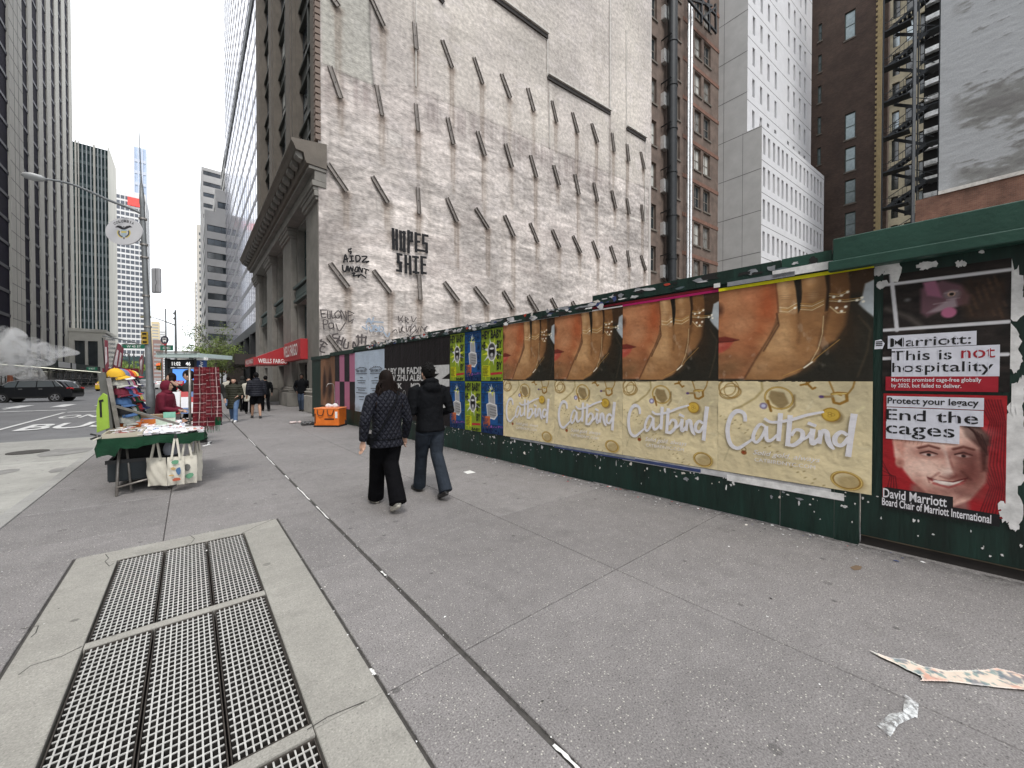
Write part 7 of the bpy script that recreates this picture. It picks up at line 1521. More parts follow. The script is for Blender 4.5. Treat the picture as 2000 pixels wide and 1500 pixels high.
# tote bags hanging off the right edge
def tote(label, u, vtop, vbot, wpx, depth, yaw, prn=None, skew=0):
    p = at_depth(u, vbot, depth); wd = wpx/F_PX*depth; h = (vbot-vtop)/F_PX*depth; t = thing('tote_bag', label, 'bag', p, 'tote bags hanging from the stall'); X = (CR*math.cos(yaw)+CF*math.sin(yaw)).normalized(); NN = X.cross(UP)
    bag_h = h*.60; g = MB(); n, m_ = 12, 10
    for s_ in (0, 1):
        k0 = len(g.v)
        for j in range(m_+1):
            for i in range(n+1):
                fx = i/n-.5; fy = j/m_; bul = .035*math.cos(fx*math.pi)*math.sin(min(1, fy*1.15)*math.pi)**.5 if 0 < fy < 1 else .004; wr_ = .008*math.sin(fx*14+j*1.1+u)*(fy < .98)
                g.v.append(tuple(p+X*(fx*wd*(1+.06*math.sin(fy*3)))+UP*(fy*bag_h-.012*(4*fx*fx)*(1-fy))+NN*((bul+wr_) if s_ == 0 else -(bul)*.6-.006)+X*skew*(1-fy)))
        for j in range(m_):
            for i in range(n): a = k0+j*(n+1)+i; f = (a, a+1, a+n+2, a+n+1); g.f.append(f if s_ == 0 else f[::-1]); g.m.append(0)
    g.build('bag_body', M_canvas, t, smooth=True)
    for off in (.0, -.02):
        for sgn in (-1, 1): g = MB(); b0 = p+UP*(bag_h-.03)+X*sgn*wd*.26+NN*(off+.012); b1 = p+UP*h+X*sgn*.012+NN*off*.5; g.obox(b0-X*.012, X*.024, NN*.003, b1-b0); g.build('strap', M_canvas, t)
    MB().bar(p+UP*h-X*.0, p+UP*(h+.05), .02, .03).build('hook_clip', M_blk, t)
    if prn:
        q = MB(); rr = random.Random(int(u)); 
        for (fx, fy, rx_, ry_, mi) in prn:
            P_ = [p+X*(fx*wd+rx_*wd*rr.uniform(.6, 1)*math.cos(a))+UP*(fy*bag_h+ry_*bag_h*rr.uniform(.6, 1)*math.sin(a))+NN*.046+X*skew*(1-fy) for a in [k*.78 for k in range(8)]]; q.add(P_, [tuple(range(8))], mi)
        q.build('print', [mat('print_green', (.12, .30, .18), .7), mat('print_blue', (.06, .14, .28), .7), mat('print_red', (.42, .10, .05), .7), mat('print_tan', (.5, .33, .14), .7), mat('print_grey', (.14, .14, .13), .8)], t)
tote('plain cream tote bag hanging alone nearest the table middle', 305, 858, 948, 34, 5.5, .1, skew=.02)
tote('cream tote bag with a city print in green, blue and red', 344, 856, 946, 25, 5.45, .5, [(0, .82, .3, .1, 0), (-.1, .6, .2, .06, 3), (.2, .5, .16, .2, 1), (-.2, .36, .2, .04, 3), (.1, .2, .32, .08, 2)])
tote('cream tote bag with grey line drawing, right of the city print', 365, 855, 944, 30, 5.6, .8, [(0, .6, .2, .18, 4), (.1, .3, .28, .12, 0)])
tote('rear cream tote bag at the table corner', 379, 850, 940, 26, 5.9, 1.1, [(0, .5, .2, .2, 4)])
tote('farthest cream tote bag behind the others', 386, 848, 930, 18, 6.2, 1.3)
# ================================================================ insulated delivery bag on a hand truck, litter bags
M_org = mat('orange_tarp_fabric', (.72, .17, .02), .6, var=.15, vscale=4, bump=.4, bscale=10); p = ground(646, 832)
cb2 = thing('delivery_bag', 'square orange insulated delivery bag standing by the fence', 'bag', p)
Fb = Matrix.Translation(p) @ Matrix.Rotation(-.72, 4, 'Z'); q = MB().box(-.42, .42, -.3, .3, .03, .62).xf(Fb); q.build('body', M_org, cb2, bevel=.04)
q = MB().box(-.43, .43, -.31, .31, .0, .05).xf(Fb); q.build('base', M_blk, cb2); q = MB().box(-.43, .43, -.31, .31, .60, .64).xf(Fb); q.build('lid', mat('orange_lid', (.78, .24, .08), .6), cb2, bevel=.015)
for pts in (((-.30, -.312, .58), (-.26, -.34, .42), (-.12, -.34, .40), (-.08, -.312, .58)), ((.04, -.312, .58), (.08, -.34, .42), (.20, -.34, .40), (.26, -.312, .58))): MB().tube(smooth_pts(pts, 5), .013, 6).xf(Fb).build('handle', M_blk, cb2, smooth=True)
MB().box(-.06, .26, -.312, -.303, .25, .29).xf(Fb).build('front_strap', M_blk, cb2); MB().box(-.39, -.36, -.312, -.303, .12, .45).xf(Fb).build('front_strap', M_blk, cb2); MB().box(.30, .38, -.312, -.304, .30, .52).xf(Fb).build('label_patch', M_white, cb2)
wb2 = thing('plastic_bag', 'crumpled white plastic bag lying on top of the orange delivery bag', 'bag', p+Vector((0, 0, .64))); q = MB(); rr = random.Random(1)
for i in range(7): q.ball(p+Vector((rr.uniform(-.1, .22), rr.uniform(-.1, .1), .69)), rr.uniform(.05, .1), n=8, m=6)
q.xf(Matrix.Identity(4)); me = remesh(q, .02, 1); me.materials.append(mat('white_plastic', (.7, .68, .7), .4, var=.1, bump=.8, bscale=25)); o = bpy.data.objects.new('crumpled_film', me); COL.objects.link(o); place(o, wb2, Matrix.Identity(4))
ht = thing('hand_truck', 'small folding hand truck with black wheels behind the orange bag', 'hand truck', p+Vector((.5, -.1, 0))); c0 = ground(671, 831)
for dx in (0, .26): MB().tube([c0+Vector((.0, dx-.025, .11)), c0+Vector((.0, dx+.025, .11))], .11, 18).build('wheel', M_blk, ht, smooth=False); MB().tube([c0+Vector((-.002, dx-.032, .11)), c0+Vector((.0, dx+.032, .11))], .05, 12).build('hub', M_galv, ht)
b0 = c0+Vector((-.22, .25, .05)); MB().tube(smooth_pts([b0, b0+Vector((0, 0, .9)), b0+Vector((-.02, .0, 1.32)), b0+Vector((-.10, .0, 1.40)), b0+Vector((-.22, .0, 1.38)), b0+Vector((-.26, 0, 1.28))], 4), .016, 8).build('handle', M_galv, ht, smooth=True); MB().tube([c0+Vector((0, 0, .11)), c0+Vector((0, .26, .11))], .012, 8).build('axle', M_galv, ht); MB().tube([b0+Vector((.1, 0, 0)), b0+Vector((.1, 0, .8))], .012, 8).build('frame', M_galv, ht)
def heap(label, u, v, cols, seed, n=9, r=.12, cat='bag'):
    p = ground(u, v); q = MB(); rr = random.Random(seed); t = thing('rubbish_bag', label, cat, p)
    for i in range(n): q.ball(p+Vector((rr.uniform(-.18, .18), rr.uniform(-.12, .12), r*.55)), r*rr.uniform(.6, 1), r*rr.uniform(.6, 1), r*.6, 8, 6)
    me = remesh(q, .025, 1); me.materials.append(cols); o = bpy.data.objects.new('sack', me); COL.objects.link(o); place(o, t, Matrix.Identity(4)); return t
bwp = bpy.data.materials.new('black_white_print'); bwp.use_nodes = True; vo = bwp.node_tree.nodes.new('ShaderNodeTexVoronoi'); vo.inputs['Scale'].default_value = 14; rp_ = bwp.node_tree.nodes.new('ShaderNodeValToRGB'); rp_.color_ramp.elements[0].position = .25; rp_.color_ramp.elements[0].color = (.7, .7, .7, 1); rp_.color_ramp.elements[1].position = .32; rp_.color_ramp.elements[1].color = (.012, .012, .014, 1)
bwp.node_tree.links.new(vo.outputs[0], rp_.inputs[0]); bwp.node_tree.links.new(rp_.outputs[0], bwp.node_tree.nodes['Principled BSDF'].inputs[0])
heap('black bag with white print slumped left of the orange bag', 602, 830, bwp, 5); heap('small pinkish white bag beside the black printed bag', 580, 827, mat('pinkish_plastic', (.62, .52, .5), .5, var=.2), 6, 5, .08)
# ================================================================ litter on the pavement
def flat(label, name, cat, pts, m, z=.004, th_=.001, curl=0):
    P_ = [ground(*q_) for q_ in pts]; c = sum(P_, Vector())/len(P_); t = thing(name, label, cat, c); q = MB(); rr = random.Random(len(pts))
    q.prism([p_+Vector((0, 0, z+curl*rr.random())) for p_ in P_], (0, 0, th_)); q.build('sheet', m, t); return t
zl = Zm(1300, 1000, 2.857); ps = [(1120, 772), (1180, 795), (1250, 820), (1330, 825), (1430, 868), (1560, 892), (1700, 892), (1790, 890), (1840, 880), (1930, 900), (2080, 950), (2080, 1015), (2000, 1008), (1800, 985), (1600, 962), (1410, 958), (1428, 945), (1420, 925), (1340, 888), (1290, 860), (1200, 820)]
Pw = [ground(*zl(*q_)) for q_ in ps]; cx0 = min(p_.x for p_ in Pw)-.02; cy0 = min(p_.y for p_ in Pw)-.02; W_, H_ = max(p_.x for p_ in Pw)-cx0+.02, max(p_.y for p_ in Pw)-cy0+.02
c = Cv(W_, H_, 150, 150, (.86, .80, .74)); n1 = c.noise(.10, .10, 3, 5); n2 = c.noise(.03, .03, 4, 4); c.mix(np.clip((n1-.5)*9, 0, 1), (.80, .50, .42), .5); c.mix(np.clip((n2-.56)*12, 0, 1), (.46, .56, .56), .75); c.mix(np.clip((c.noise(.06, .06, 9, 4)-.57)*12, 0, 1), (.34, .38, .44), .6); c.line([(p_.x-cx0, p_.y-cy0) for p_ in Pw+Pw[:1]], .006, (.94, .92, .90), .01)
m_in = c.poly([(p_.x-cx0, p_.y-cy0) for p_ in Pw], None, mask=True); me = c.grid('sheet', .006+n1*.012)
import bmesh; bmh = bmesh.new(); bmh.from_mesh(me); mi_ = m_in.reshape(-1); bmh.verts.ensure_lookup_table(); bmesh.ops.delete(bmh, geom=[v_ for v_ in bmh.verts if mi_[v_.index] < .45], context='VERTS'); bmh.to_mesh(me); bmh.free()
me.materials.append(M_vc); t = thing('torn_poster', 'long torn strip of pale poster paper lying on the pavement', 'paper', (cx0, cy0, 0)); o = bpy.data.objects.new('sheet', me); COL.objects.link(o); o.parent = t
zt2 = lambda *a: [zl(*a[i:i+2]) for i in range(0, len(a), 2)]
tape = bpy.data.materials.new('clear_tape'); tape.use_nodes = True; b_ = tape.node_tree.nodes['Principled BSDF']; b_.inputs['Base Color'].default_value = (.75, .78, .79, 1); b_.inputs['Roughness'].default_value = .2; n = tape.node_tree.nodes.new('ShaderNodeTexNoise'); n.inputs['Scale'].default_value = 45; n.inputs['Detail'].default_value = 4; r = tape.node_tree.nodes.new('ShaderNodeMapRange'); r.inputs['From Min'].default_value = .4; r.inputs['From Max'].default_value = .62; r.inputs['To Min'].default_value = .16; r.inputs['To Max'].default_value = .85; tc_ = tape.node_tree.nodes.new('ShaderNodeTexCoord'); tape.node_tree.links.new(tc_.outputs['Object'], n.inputs[0]); tape.node_tree.links.new(n.outputs[0], r.inputs[0]); tape.node_tree.links.new(r.outputs[0], b_.inputs['Alpha'])
t = thing('clear_tape', 'crumpled piece of clear packing tape on the pavement', 'tape', ground(*zl(1300, 1120))); q = MB()
for P_ in (zt2(1180, 1190, 1250, 1125, 1330, 1110, 1400, 1140, 1300, 1185, 1255, 1255), zt2(1325, 1110, 1335, 1015, 1412, 1070, 1405, 1150)):
    G = [ground(*p_, .006+.006*(i % 3)) for i, p_ in enumerate(P_)]; cc = sum(G, Vector())/len(G)+Vector((0, 0, .012)); q.add(G+[cc], [(i, (i+1) % len(G), len(G)) for i in range(len(G))])
q.build('film', tape, t)
flat('flat white sheet of paper on the pavement near the fence', 'paper_sheet', 'paper', [(905, 922), (918, 919), (929, 923), (913, 926)], M_white, .003)
flat('small white paper scrap right of the stall', 'paper_scrap', 'paper', [(398, 872), (412, 868), (404, 864), (414, 862), (402, 869), (394, 871)], M_white, .003)
flat('yellowish round blot stuck near the gate post', 'food_blot', 'litter', [(1660, 1108), (1672, 1104), (1684, 1107), (1680, 1113), (1668, 1114)], mat('brown_blot', (.16, .11, .07), .8), .001)
lt = MB(); rr = random.Random(77)
def bit(mb, x, y, s_, mi): 
    n = rr.randint(4, 6); a0 = rr.random()*6; mb.add([(x+math.cos(a0+i*6.28/n)*s_*rr.uniform(.4, 1.2), y+math.sin(a0+i*6.28/n)*s_*rr.uniform(.4, 1.2), .003+rr.random()*.004) for i in range(n)], [tuple(range(n))], mi)
for i in range(360):
    t_ = rr.choice([rr.uniform(.2, 6.5), rr.uniform(.4, 17)]); q_ = fp(t_, 0, abs(rr.gauss(0, .13))+.02); bit(lt, q_.x, q_.y, rr.choice([.006, .009, .014, .02]), rr.choice([1, 1, 1, 0, 5, 7, 7, 7, 3, 6]))
for i in range(150): bit(lt, rr.uniform(-1.5, 4.6), rr.uniform(.2, 16), rr.choice([.005, .007, .011]), rr.choice([1, 1, 5, 7]))
for i in range(60): bit(lt, rr.choice([1.215, .757])+rr.uniform(-.015, .015), rr.uniform(.2, 8), .006, 1)
lo_ = lt.build('litter_flecks', scm); tag(lo_, 'tiny paper flecks scattered over the pavement along the fence', 'litter', None, 'stuff')
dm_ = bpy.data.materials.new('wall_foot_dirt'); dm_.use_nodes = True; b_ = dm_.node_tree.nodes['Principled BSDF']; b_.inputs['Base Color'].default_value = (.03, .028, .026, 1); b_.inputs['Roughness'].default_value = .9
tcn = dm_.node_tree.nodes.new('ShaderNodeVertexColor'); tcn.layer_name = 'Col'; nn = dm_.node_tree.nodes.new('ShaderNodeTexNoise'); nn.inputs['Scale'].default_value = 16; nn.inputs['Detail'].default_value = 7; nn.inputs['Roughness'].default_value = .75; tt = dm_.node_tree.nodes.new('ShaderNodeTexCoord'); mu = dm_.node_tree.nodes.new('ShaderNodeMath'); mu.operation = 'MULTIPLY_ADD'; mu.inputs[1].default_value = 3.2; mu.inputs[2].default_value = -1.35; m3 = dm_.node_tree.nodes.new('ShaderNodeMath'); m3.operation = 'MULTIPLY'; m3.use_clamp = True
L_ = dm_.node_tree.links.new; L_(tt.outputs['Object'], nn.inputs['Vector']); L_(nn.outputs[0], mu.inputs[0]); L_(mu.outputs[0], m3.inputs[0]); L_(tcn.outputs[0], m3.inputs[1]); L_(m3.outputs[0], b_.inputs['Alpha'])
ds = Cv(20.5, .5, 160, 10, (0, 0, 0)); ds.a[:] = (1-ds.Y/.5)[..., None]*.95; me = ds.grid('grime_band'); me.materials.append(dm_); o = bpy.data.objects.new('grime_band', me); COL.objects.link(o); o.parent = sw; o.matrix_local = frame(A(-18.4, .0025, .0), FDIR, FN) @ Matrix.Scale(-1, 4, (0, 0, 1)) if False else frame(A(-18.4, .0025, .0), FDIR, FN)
# ================================================================ street lamp with oval sign
M_pole = mat('grey_painted_pole', (.17, .18, .185), .5, .3, var=.2, vscale=3, bump=.1)
bp = ground(296, 830); D0 = 15.0; bp = at_depth(296, 826, D0); bp.z = 0; topp = at_depth(277.5, 392, D0*.998)
lp = thing('street_lamp', 'tall grey street lamp post with a curved arm reaching over the avenue', 'street lamp', bp)
tilt = lambda z: bp.lerp(topp, z/topp.z)
MB().tube([tilt(0), tilt(1.2), tilt(1.3), tilt(4), tilt(8.3), tilt(8.5), tilt(9.2)], [.15, .14, .115, .10, .075, .09, .045], 12).build('pole', M_pole, lp, smooth=True)
MB().tube([tilt(9.2), tilt(9.6), tilt(11.2)], [.035, .02, .012], 8).build('finial', M_pole, lp)
arm = [at_depth(278, 418, 15), at_depth(255, 407, 14.8), at_depth(215, 392, 14.4), at_depth(180, 376, 14.0), at_depth(140, 360, 13.6), at_depth(105, 352, 13.2), at_depth(82, 349, 13.0)]
MB().tube(smooth_pts(arm, 4), [.055-.025*i/24 for i in range(25)], 8).build('arm', M_pole, lp, smooth=True)
h0, h1 = at_depth(88, 350, 13.0), at_depth(41, 341, 12.7); MB().tube([h0, h0.lerp(h1, .15), h0.lerp(h1, .5), h0.lerp(h1, .85), h1], [(.05, .06), (.08, .11), (.075, .14), (.05, .11), (.015, .03)], 12).build('lamp_head', mat('lamp_grey', (.38, .39, .39), .5, .2), lp, smooth=True)
MB().tube([at_depth(68, 341, 12.9), at_depth(68, 337, 12.9)], .03, 8).build('photocell', M_blk, lp)
for v in (430, 480, 505, 580, 640): z = at_depth(285, v, 15).z; MB().tube([tilt(z), tilt(z+.06)], .125, 12).build('band_clamp', M_galv, lp)
q = MB()
for i in range(3): z = at_depth(290, 672-i*8, 14.9).z; c0 = tilt(z)-CF*.14; q.obox(c0-CR*.13, CR*.26, CF*.01, UP*.15)
q.build('yellow_plate', mat('yellow_plate', (.42, .27, .03), .5, var=.1), lp)
q = MB()
for i in range(3): z = at_depth(290, 672-i*8, 14.9).z; c0 = tilt(z)-CF*.145; text_in(q, ('NO', 'TRUCKS', 'BUSES')[i] if False else ('ONE', 'WAY', 'BUS')[i], -.1, .03, .1, .12, 0, O=c0, X=tuple(CR), Y=(0, 0, 1), N=tuple(-CF), bold=.02) if False else q.obox(c0-CR*.08+UP*.04, CR*.16, -CF*.002, UP*.07)
q.build('plate_marks', M_blk, lp)
ov = thing('oval_sign', 'white oval crest sign reading COLOMBIA hung on the lamp post', 'sign', at_depth(243, 452, 14.9)); Fo = frame(at_depth(243, 452, 14.9), CR, UP)
q = MB(); n = 40; a_, b_ = .72, .52; k0 = [(a_*math.cos(i*2*math.pi/n), b_*math.sin(i*2*math.pi/n)) for i in range(n)]; q.prism([(x, y, -.03) for x, y in k0], (0, 0, .05)); me = q.mesh('disc'); me.materials.append(mat('sign_pale_grey', (.58, .58, .60), .5, var=.04)); o = bpy.data.objects.new('disc', me); COL.objects.link(o); place(o, ov, Fo)
q = MB(); word = 'COLOMBIA'
for i, ch in enumerate(word):
    an = math.radians(128-i*76/7*1.0); ex, ey = .60*math.cos(an), .42*math.sin(an); v_, f_ = text_geo(ch, .03); w_ = .045 if ch == 'I' else .085; ro = an-math.pi/2; c_, s_ = math.cos(ro*.8), math.sin(ro*.8)
    if ch == 'I': w_ = .03
    q.add([(ex*.95+(px-.5)*w_*c_-(py-.5)*.10*s_, ey+(px-.5)*w_*s_+(py-.5)*.10*c_-.03, .022) for px, py in v_], f_)
# crest: wings, shield, flags (generic emblem marks)
for s_ in (-1, 1):
    q.add([(0, .12, .0222), (s_*.10, .20, .0222), (s_*.24, .22, .0222), (s_*.34, .15, .0222), (s_*.22, .14, .0222), (s_*.10, .08, .0222), (0, .05, .0222)], [(0, 1, 2, 3, 4, 5, 6)] if s_ < 0 else [(6, 5, 4, 3, 2, 1, 0)])
q.add([(0, .20, .0224), (-.03, .17, .0224), (0, .12, .0224), (.03, .17, .0224)], [(0, 1, 2, 3)])
me = q.mesh('lettering'); me.materials.append(mat('crest_black', (.03, .03, .035), .6, var=0)); o = bpy.data.objects.new('lettering', me); COL.objects.link(o); place(o, ov, Fo)
q = MB()
def arcp(r0x, r0y, r1x, r1y, a0, a1, z, mi, n=8): 
    for i in range(n):
        t0, t1 = a0+(a1-a0)*i/n, a0+(a1-a0)*(i+1)/n; q.add([(r0x*math.cos(t0), r0y*math.sin(t0)-.06, z), (r1x*math.cos(t0), r1y*math.sin(t0)-.06, z), (r1x*math.cos(t1), r1y*math.sin(t1)-.06, z), (r0x*math.cos(t1), r0y*math.sin(t1)-.06, z)], [(0, 1, 2, 3)], mi)
for a0, a1 in ((math.radians(150), math.radians(255)), (math.radians(285), math.radians(390))): arcp(.22, .18, .26, .21, a0, a1, .0225, 0); arcp(.19, .155, .22, .18, a0, a1, .0223, 1); arcp(.165, .13, .19, .155, a0, a1, .0224, 2)
q.add([(-.12, .06, .0223), (.12, .06, .0223), (.10, -.14, .0223), (0, -.24, .0223), (-.10, -.14, .0223)], [(4, 3, 2, 1, 0)], 3); q.add([(-.10, .0, .0226), (.10, .0, .0226), (.10, -.06, .0226), (-.10, -.06, .0226)], [(3, 2, 1, 0)], 0); q.add([(-.05, -.24, .0226), (.05, -.24, .0226), (.0, -.32, .0226)], [(2, 1, 0)], 2)
me = q.mesh('crest')
for h in ((.62, .50, .10), (.04, .07, .15), (.10, .08, .08), (.35, .44, .50)): me.materials.append(mat('crest_%d' % int(h[0]*100), h, .6, var=0))
me.polygons.foreach_set('material_index', q.m); o = bpy.data.objects.new('crest', me); COL.objects.link(o); place(o, ov, Fo)
for v in (436, 466): MB().tube([at_depth(272, v, 15), tilt(at_depth(285, v, 15).z)], .02, 6).build('bracket', M_pole, ov)
MB().tube(smooth_pts([at_depth(277, 430, 15), at_depth(270, 462, 15), at_depth(277, 475, 15)], 4), .012, 6).build('scroll', M_pole, ov)
sb = thing('signal_housing', 'rounded grey back of a lit sign box on the right side of the lamp post', 'sign', at_depth(303, 547, 14.9)); Fs = frame(at_depth(294, 572, 14.9), CR, UP); q = MB().box(0, .36, 0, .98, -.12, 0); me = q.mesh('housing'); me.materials.append(mat('housing_grey', (.30, .30, .31), .5, var=.1)); o = bpy.data.objects.new('housing', me); COL.objects.link(o); place(o, sb, Fs); bv = o.modifiers.new('b', 'BEVEL'); bv.width = .06; bv.segments = 3
q = MB(); ribbon(q, [(.2, .0+.05, .004), (.2, .3, .004), (.26, .4, .004), (.2, .5, .004), (.2, .95, .004)], .015, (0, 0, 1)); me = q.mesh('seam'); me.materials.append(M_blk); o = bpy.data.objects.new('seam', me); COL.objects.link(o); place(o, sb, Fs)
# ================================================================ bus shelter with screen
bs = thing('bus_shelter', 'glass roofed bus shelter with departure board and a lit advertising panel', 'bus shelter', (-.4, 20, 0))
M_roofg = mat('shelter_glass', (.50, .60, .58), .15, .1, var=.1, spec=1); M_shf = mat('shelter_frame', (.06, .065, .07), .45, .4, var=.1)
D = 14.5; pA, pB = at_depth(322, 768, D), at_depth(386, 768, D)
o0 = Vector((pA.x, pA.y, 0)); XX = (Vector((pB.x, pB.y, 0))-o0); Ws = XX.length; XX.normalize(); YYd = XX.cross(UP)*-1
fs_ = frame(o0, XX, UP); zz_ = lambda v: at_depth(350, v, D).z
def sbox(x0, x1, z0, z1, y0, y1, name, m): q = MB().box(x0, x1, z0, z1, -y1, -y0); me = q.mesh(name); me.materials.append(m); o = bpy.data.objects.new(name, me); COL.objects.link(o); place(o, bs, fs_); return o
sbox(-.05, Ws+.30, zz_(699), zz_(692)+.02, -.3, 1.4, 'roof', M_roofg); sbox(.0, Ws+.25, zz_(691)+.02, zz_(689)+.03, -.35, -.2, 'roof_edge', M_galv)
sbox(0, .12, 0, zz_(700), .0, .12, 'post', M_shf); sbox(Ws-.12, Ws, 0, zz_(700), .0, .12, 'post', M_shf); sbox(.0, .1, 0, zz_(700), 1.1, 1.2, 'post', M_shf)
sbox(.125, Ws-.125, .5, zz_(719), .02, .14, 'advert_frame', M_shf)
sbox(.14, Ws-.14, zz_(717), zz_(702), -.02, .14, 'departure_board', M_blk)
sky_ad = mat('advert_screen', (.04, .12, .35), .2, var=.1, emit=(.10, .28, .78), est=.75); sbox(.30, Ws-.16, .6, zz_(721), .0, .018, 'screen', sky_ad)
q = MB(); q.add([(.55+.32*math.cos(a), zz_(765)+.42*math.sin(a), .022) for a in [i*math.pi/10 for i in range(11)]], [tuple(range(11))]); q.add([(.9+.22*math.cos(a), zz_(728)-.08+.20*math.sin(a), .024) for a in [i*math.pi/8 for i in range(16)]], [tuple(range(16))]); me = q.mesh('screen_picture'); me.materials.append(mat('screen_dark', (.03, .025, .03), .3, var=.2)); o = bpy.data.objects.new('screen_picture', me); COL.objects.link(o); place(o, bs, fs_)
q = MB(); h_ = zz_(705)-zz_(714); text_in(q, '11:02', .30, zz_(714), .62, zz_(714)+h_*.8, .025, bold=.01); text_in(q, '46', Ws-.42, zz_(714), Ws-.24, zz_(714)+h_*.8, .025, bold=.01); me = q.mesh('digits'); me.materials.append(mat('digit_light', (.6, .6, .6), .4, emit=(.8, .8, .78), est=.8, var=0)); o = bpy.data.objects.new('digits', me); COL.objects.link(o); place(o, bs, fs_)
sbox(Ws+.02, Ws+.32, zz_(728), zz_(704), -.05, .05, 'route_panel', mat('route_blue', (.02, .05, .16), .4, var=.05)); sbox(Ws+.02, Ws+.36, zz_(703.5), zz_(698), -.06, .06, 'route_cap', M_white)
q = MB(); text_in(q, '6 Av', zz_(726), -.26, zz_(706), -.1, .056, X=(0, 1, 0), Y=(-1, 0, 0), O=(Ws, 0, 0), bold=.01); me = q.mesh('lettering'); me.materials.append(M_white); o = bpy.data.objects.new('lettering', me); COL.objects.link(o); place(o, bs, fs_)
sbox(.13, Ws-.13, .3, .34, .6, 1.0, 'bench', M_galv)
# bus stop pole and round sign
bq = at_depth(324, 700, 24); st_ = thing('bus_stop_sign', 'round dark bus stop sign with a bus symbol on a pole beyond the shelter', 'sign', (bq.x, bq.y, 0)); zc = at_depth(323, 664, 24).z
MB().tube([(bq.x, bq.y, 0), (bq.x, bq.y, zc+.1)], .04, 8).build('pole', M_galv, st_)
Fz = frame((bq.x, bq.y, zc)-np.array(CF)*.06 if False else Vector((bq.x, bq.y, zc))-CF*.06, CR, UP)
for r_, z_, m, nm_ in ((.25, .0, mat('sign_dark_blue', (.05, .05, .07), .5), 'disc'),):
    q = MB(); q.prism([(r_*math.cos(i*.314), r_*math.sin(i*.314), 0) for i in range(20)], (0, 0, .02)); me = q.mesh(nm_); me.materials.append(m); o = bpy.data.objects.new(nm_, me); COL.objects.link(o); place(o, st_, Fz)
q = MB(); quad(q, -.11, -.10, .11, .12, .023, 0); quad(q, -.08, .0, .08, .08, .026, 1); quad(q, -.09, -.14, -.04, -.1, .023, 0); quad(q, .04, -.14, .09, -.1, .023, 0); me = q.mesh('bus_symbol'); me.materials.append(M_white); me.materials.append(M_blk); me.polygons.foreach_set('material_index', q.m); o = bpy.data.objects.new('bus_symbol', me); COL.objects.link(o); place(o, st_, Fz)
q = MB(); q.prism([(-.2, -.2, -.005), (.2, -.2, -.005), (0, -.36, -.005)], (0, 0, .02)); me = q.mesh('red_pointer'); me.materials.append(mat('sign_red', (.45, .06, .07), .5)); o = bpy.data.objects.new('red_pointer', me); COL.objects.link(o); place(o, st_, Fz)
# ================================================================ street name signs, signals, lamps in the distance
M_sgn = mat('street_sign_green', (.01, .13, .075), .4, var=.05)
def street_sign(label, u0, u1, v0, v1, depth, text):
    a = at_depth(u0, v1, depth); W = (at_depth(u1, v1, depth)-a).length; H_ = (v1-v0)/F_PX*depth; t = thing('street_name_sign', label, 'sign', a); F_ = frame(a, CR, UP)
    for nm_, q, m in (('plate', MB().box(0, W, 0, H_, -.02, 0), M_sgn), ('lettering', text_in(MB(), text, W*.2, H_*.22, W*.8, H_*.78, .006, bold=.01), M_white), ('border', MB().box(-.01, W+.01, H_, H_+.04, -.02, .004), M_galv)):
        me = q.mesh(nm_); me.materials.append(m); o = bpy.data.objects.new(nm_, me); COL.objects.link(o); place(o, t, F_)
street_sign('green street name sign reading W 45 ST left of the lamp post', 238, 285, 673, 680.5, 26, 'W 45 ST')
street_sign('small green street name sign beside the bus stop sign', 313, 338, 675, 684.5, 30, 'AV OF AMERICAS'); street_sign('green street name sign on the pavement shed', 169, 190, 717, 723, 55, 'W 46 ST')
def post_thing(label, name, cat, u, v0, v1, depth, r=.08, extra=None):
    a = at_depth(u, v0, depth); base = Vector((a.x, a.y, -.12)); t = thing(name, label, cat, base); z1 = at_depth(u, v1, depth).z; MB().tube([base, Vector((a.x, a.y, z1))], [r, r*.6], 8).build('pole', M_pole, t); return t, base, z1
t, b0, z1 = post_thing('mast arm signal pole beyond the cross street carrying the street name sign', 'signal_pole', 'traffic light', 290, 740, 655, 27, .1)
MB().tube([at_depth(293, 684, 27), at_depth(262, 668, 26.8), at_depth(200, 656, 26)], [.06, .05, .035], 8).build('mast_arm', M_pole, t, smooth=True); MB().tube([at_depth(262, 668, 26.8), at_depth(240, 672, 26), at_depth(238, 680, 26)], .02, 6).build('sign_bracket', M_pole, t)
def signal(t, u, v, depth, sc=1.0, red=True):
    p_ = at_depth(u, v, depth); MB().obox(p_-CR*.17*sc-UP*.5*sc, CR*.34*sc, CF*.25*sc, UP*1.0*sc).build('signal_head', mat('signal_yellow', (.35, .24, .02), .5), t)
    for i in range(3): MB().tube([p_+UP*(.32-.32*i)*sc-CF*.03, p_+UP*(.32-.32*i)*sc], .12*sc, 10).build('lens', mat('lens_red', (.4, .02, .02), .3, emit=(1, .1, .05), est=1.5) if (i == 0) == red and i == 0 else M_blk, t)
t2, b0, z1 = post_thing('street lamp with tall twin posts far up the avenue', 'street_lamp', 'street lamp', 325, 740, 603, 40, .09)
t3, b0, z1 = post_thing('signal mast with a curved arm lamp across the cross street', 'signal_pole', 'traffic light', 344, 740, 606, 36, .12)
MB().tube([at_depth(344, 636, 36), at_depth(318, 626, 36), at_depth(296, 619, 35)], [.06, .045, .03], 8).build('arm', M_pole, t3, smooth=True); MB().tube([at_depth(296, 619, 35), at_depth(274, 619, 34.5)], [(.05, .1), (.03, .12)], 8).build('lamp_head', mat('warm_lamp_head', (.55, .5, .3), .5), t3)
for v in (612, 622): MB().ball(at_depth(341, v, 36), .12, n=8, m=6).build('camera_box', M_pole, t3)
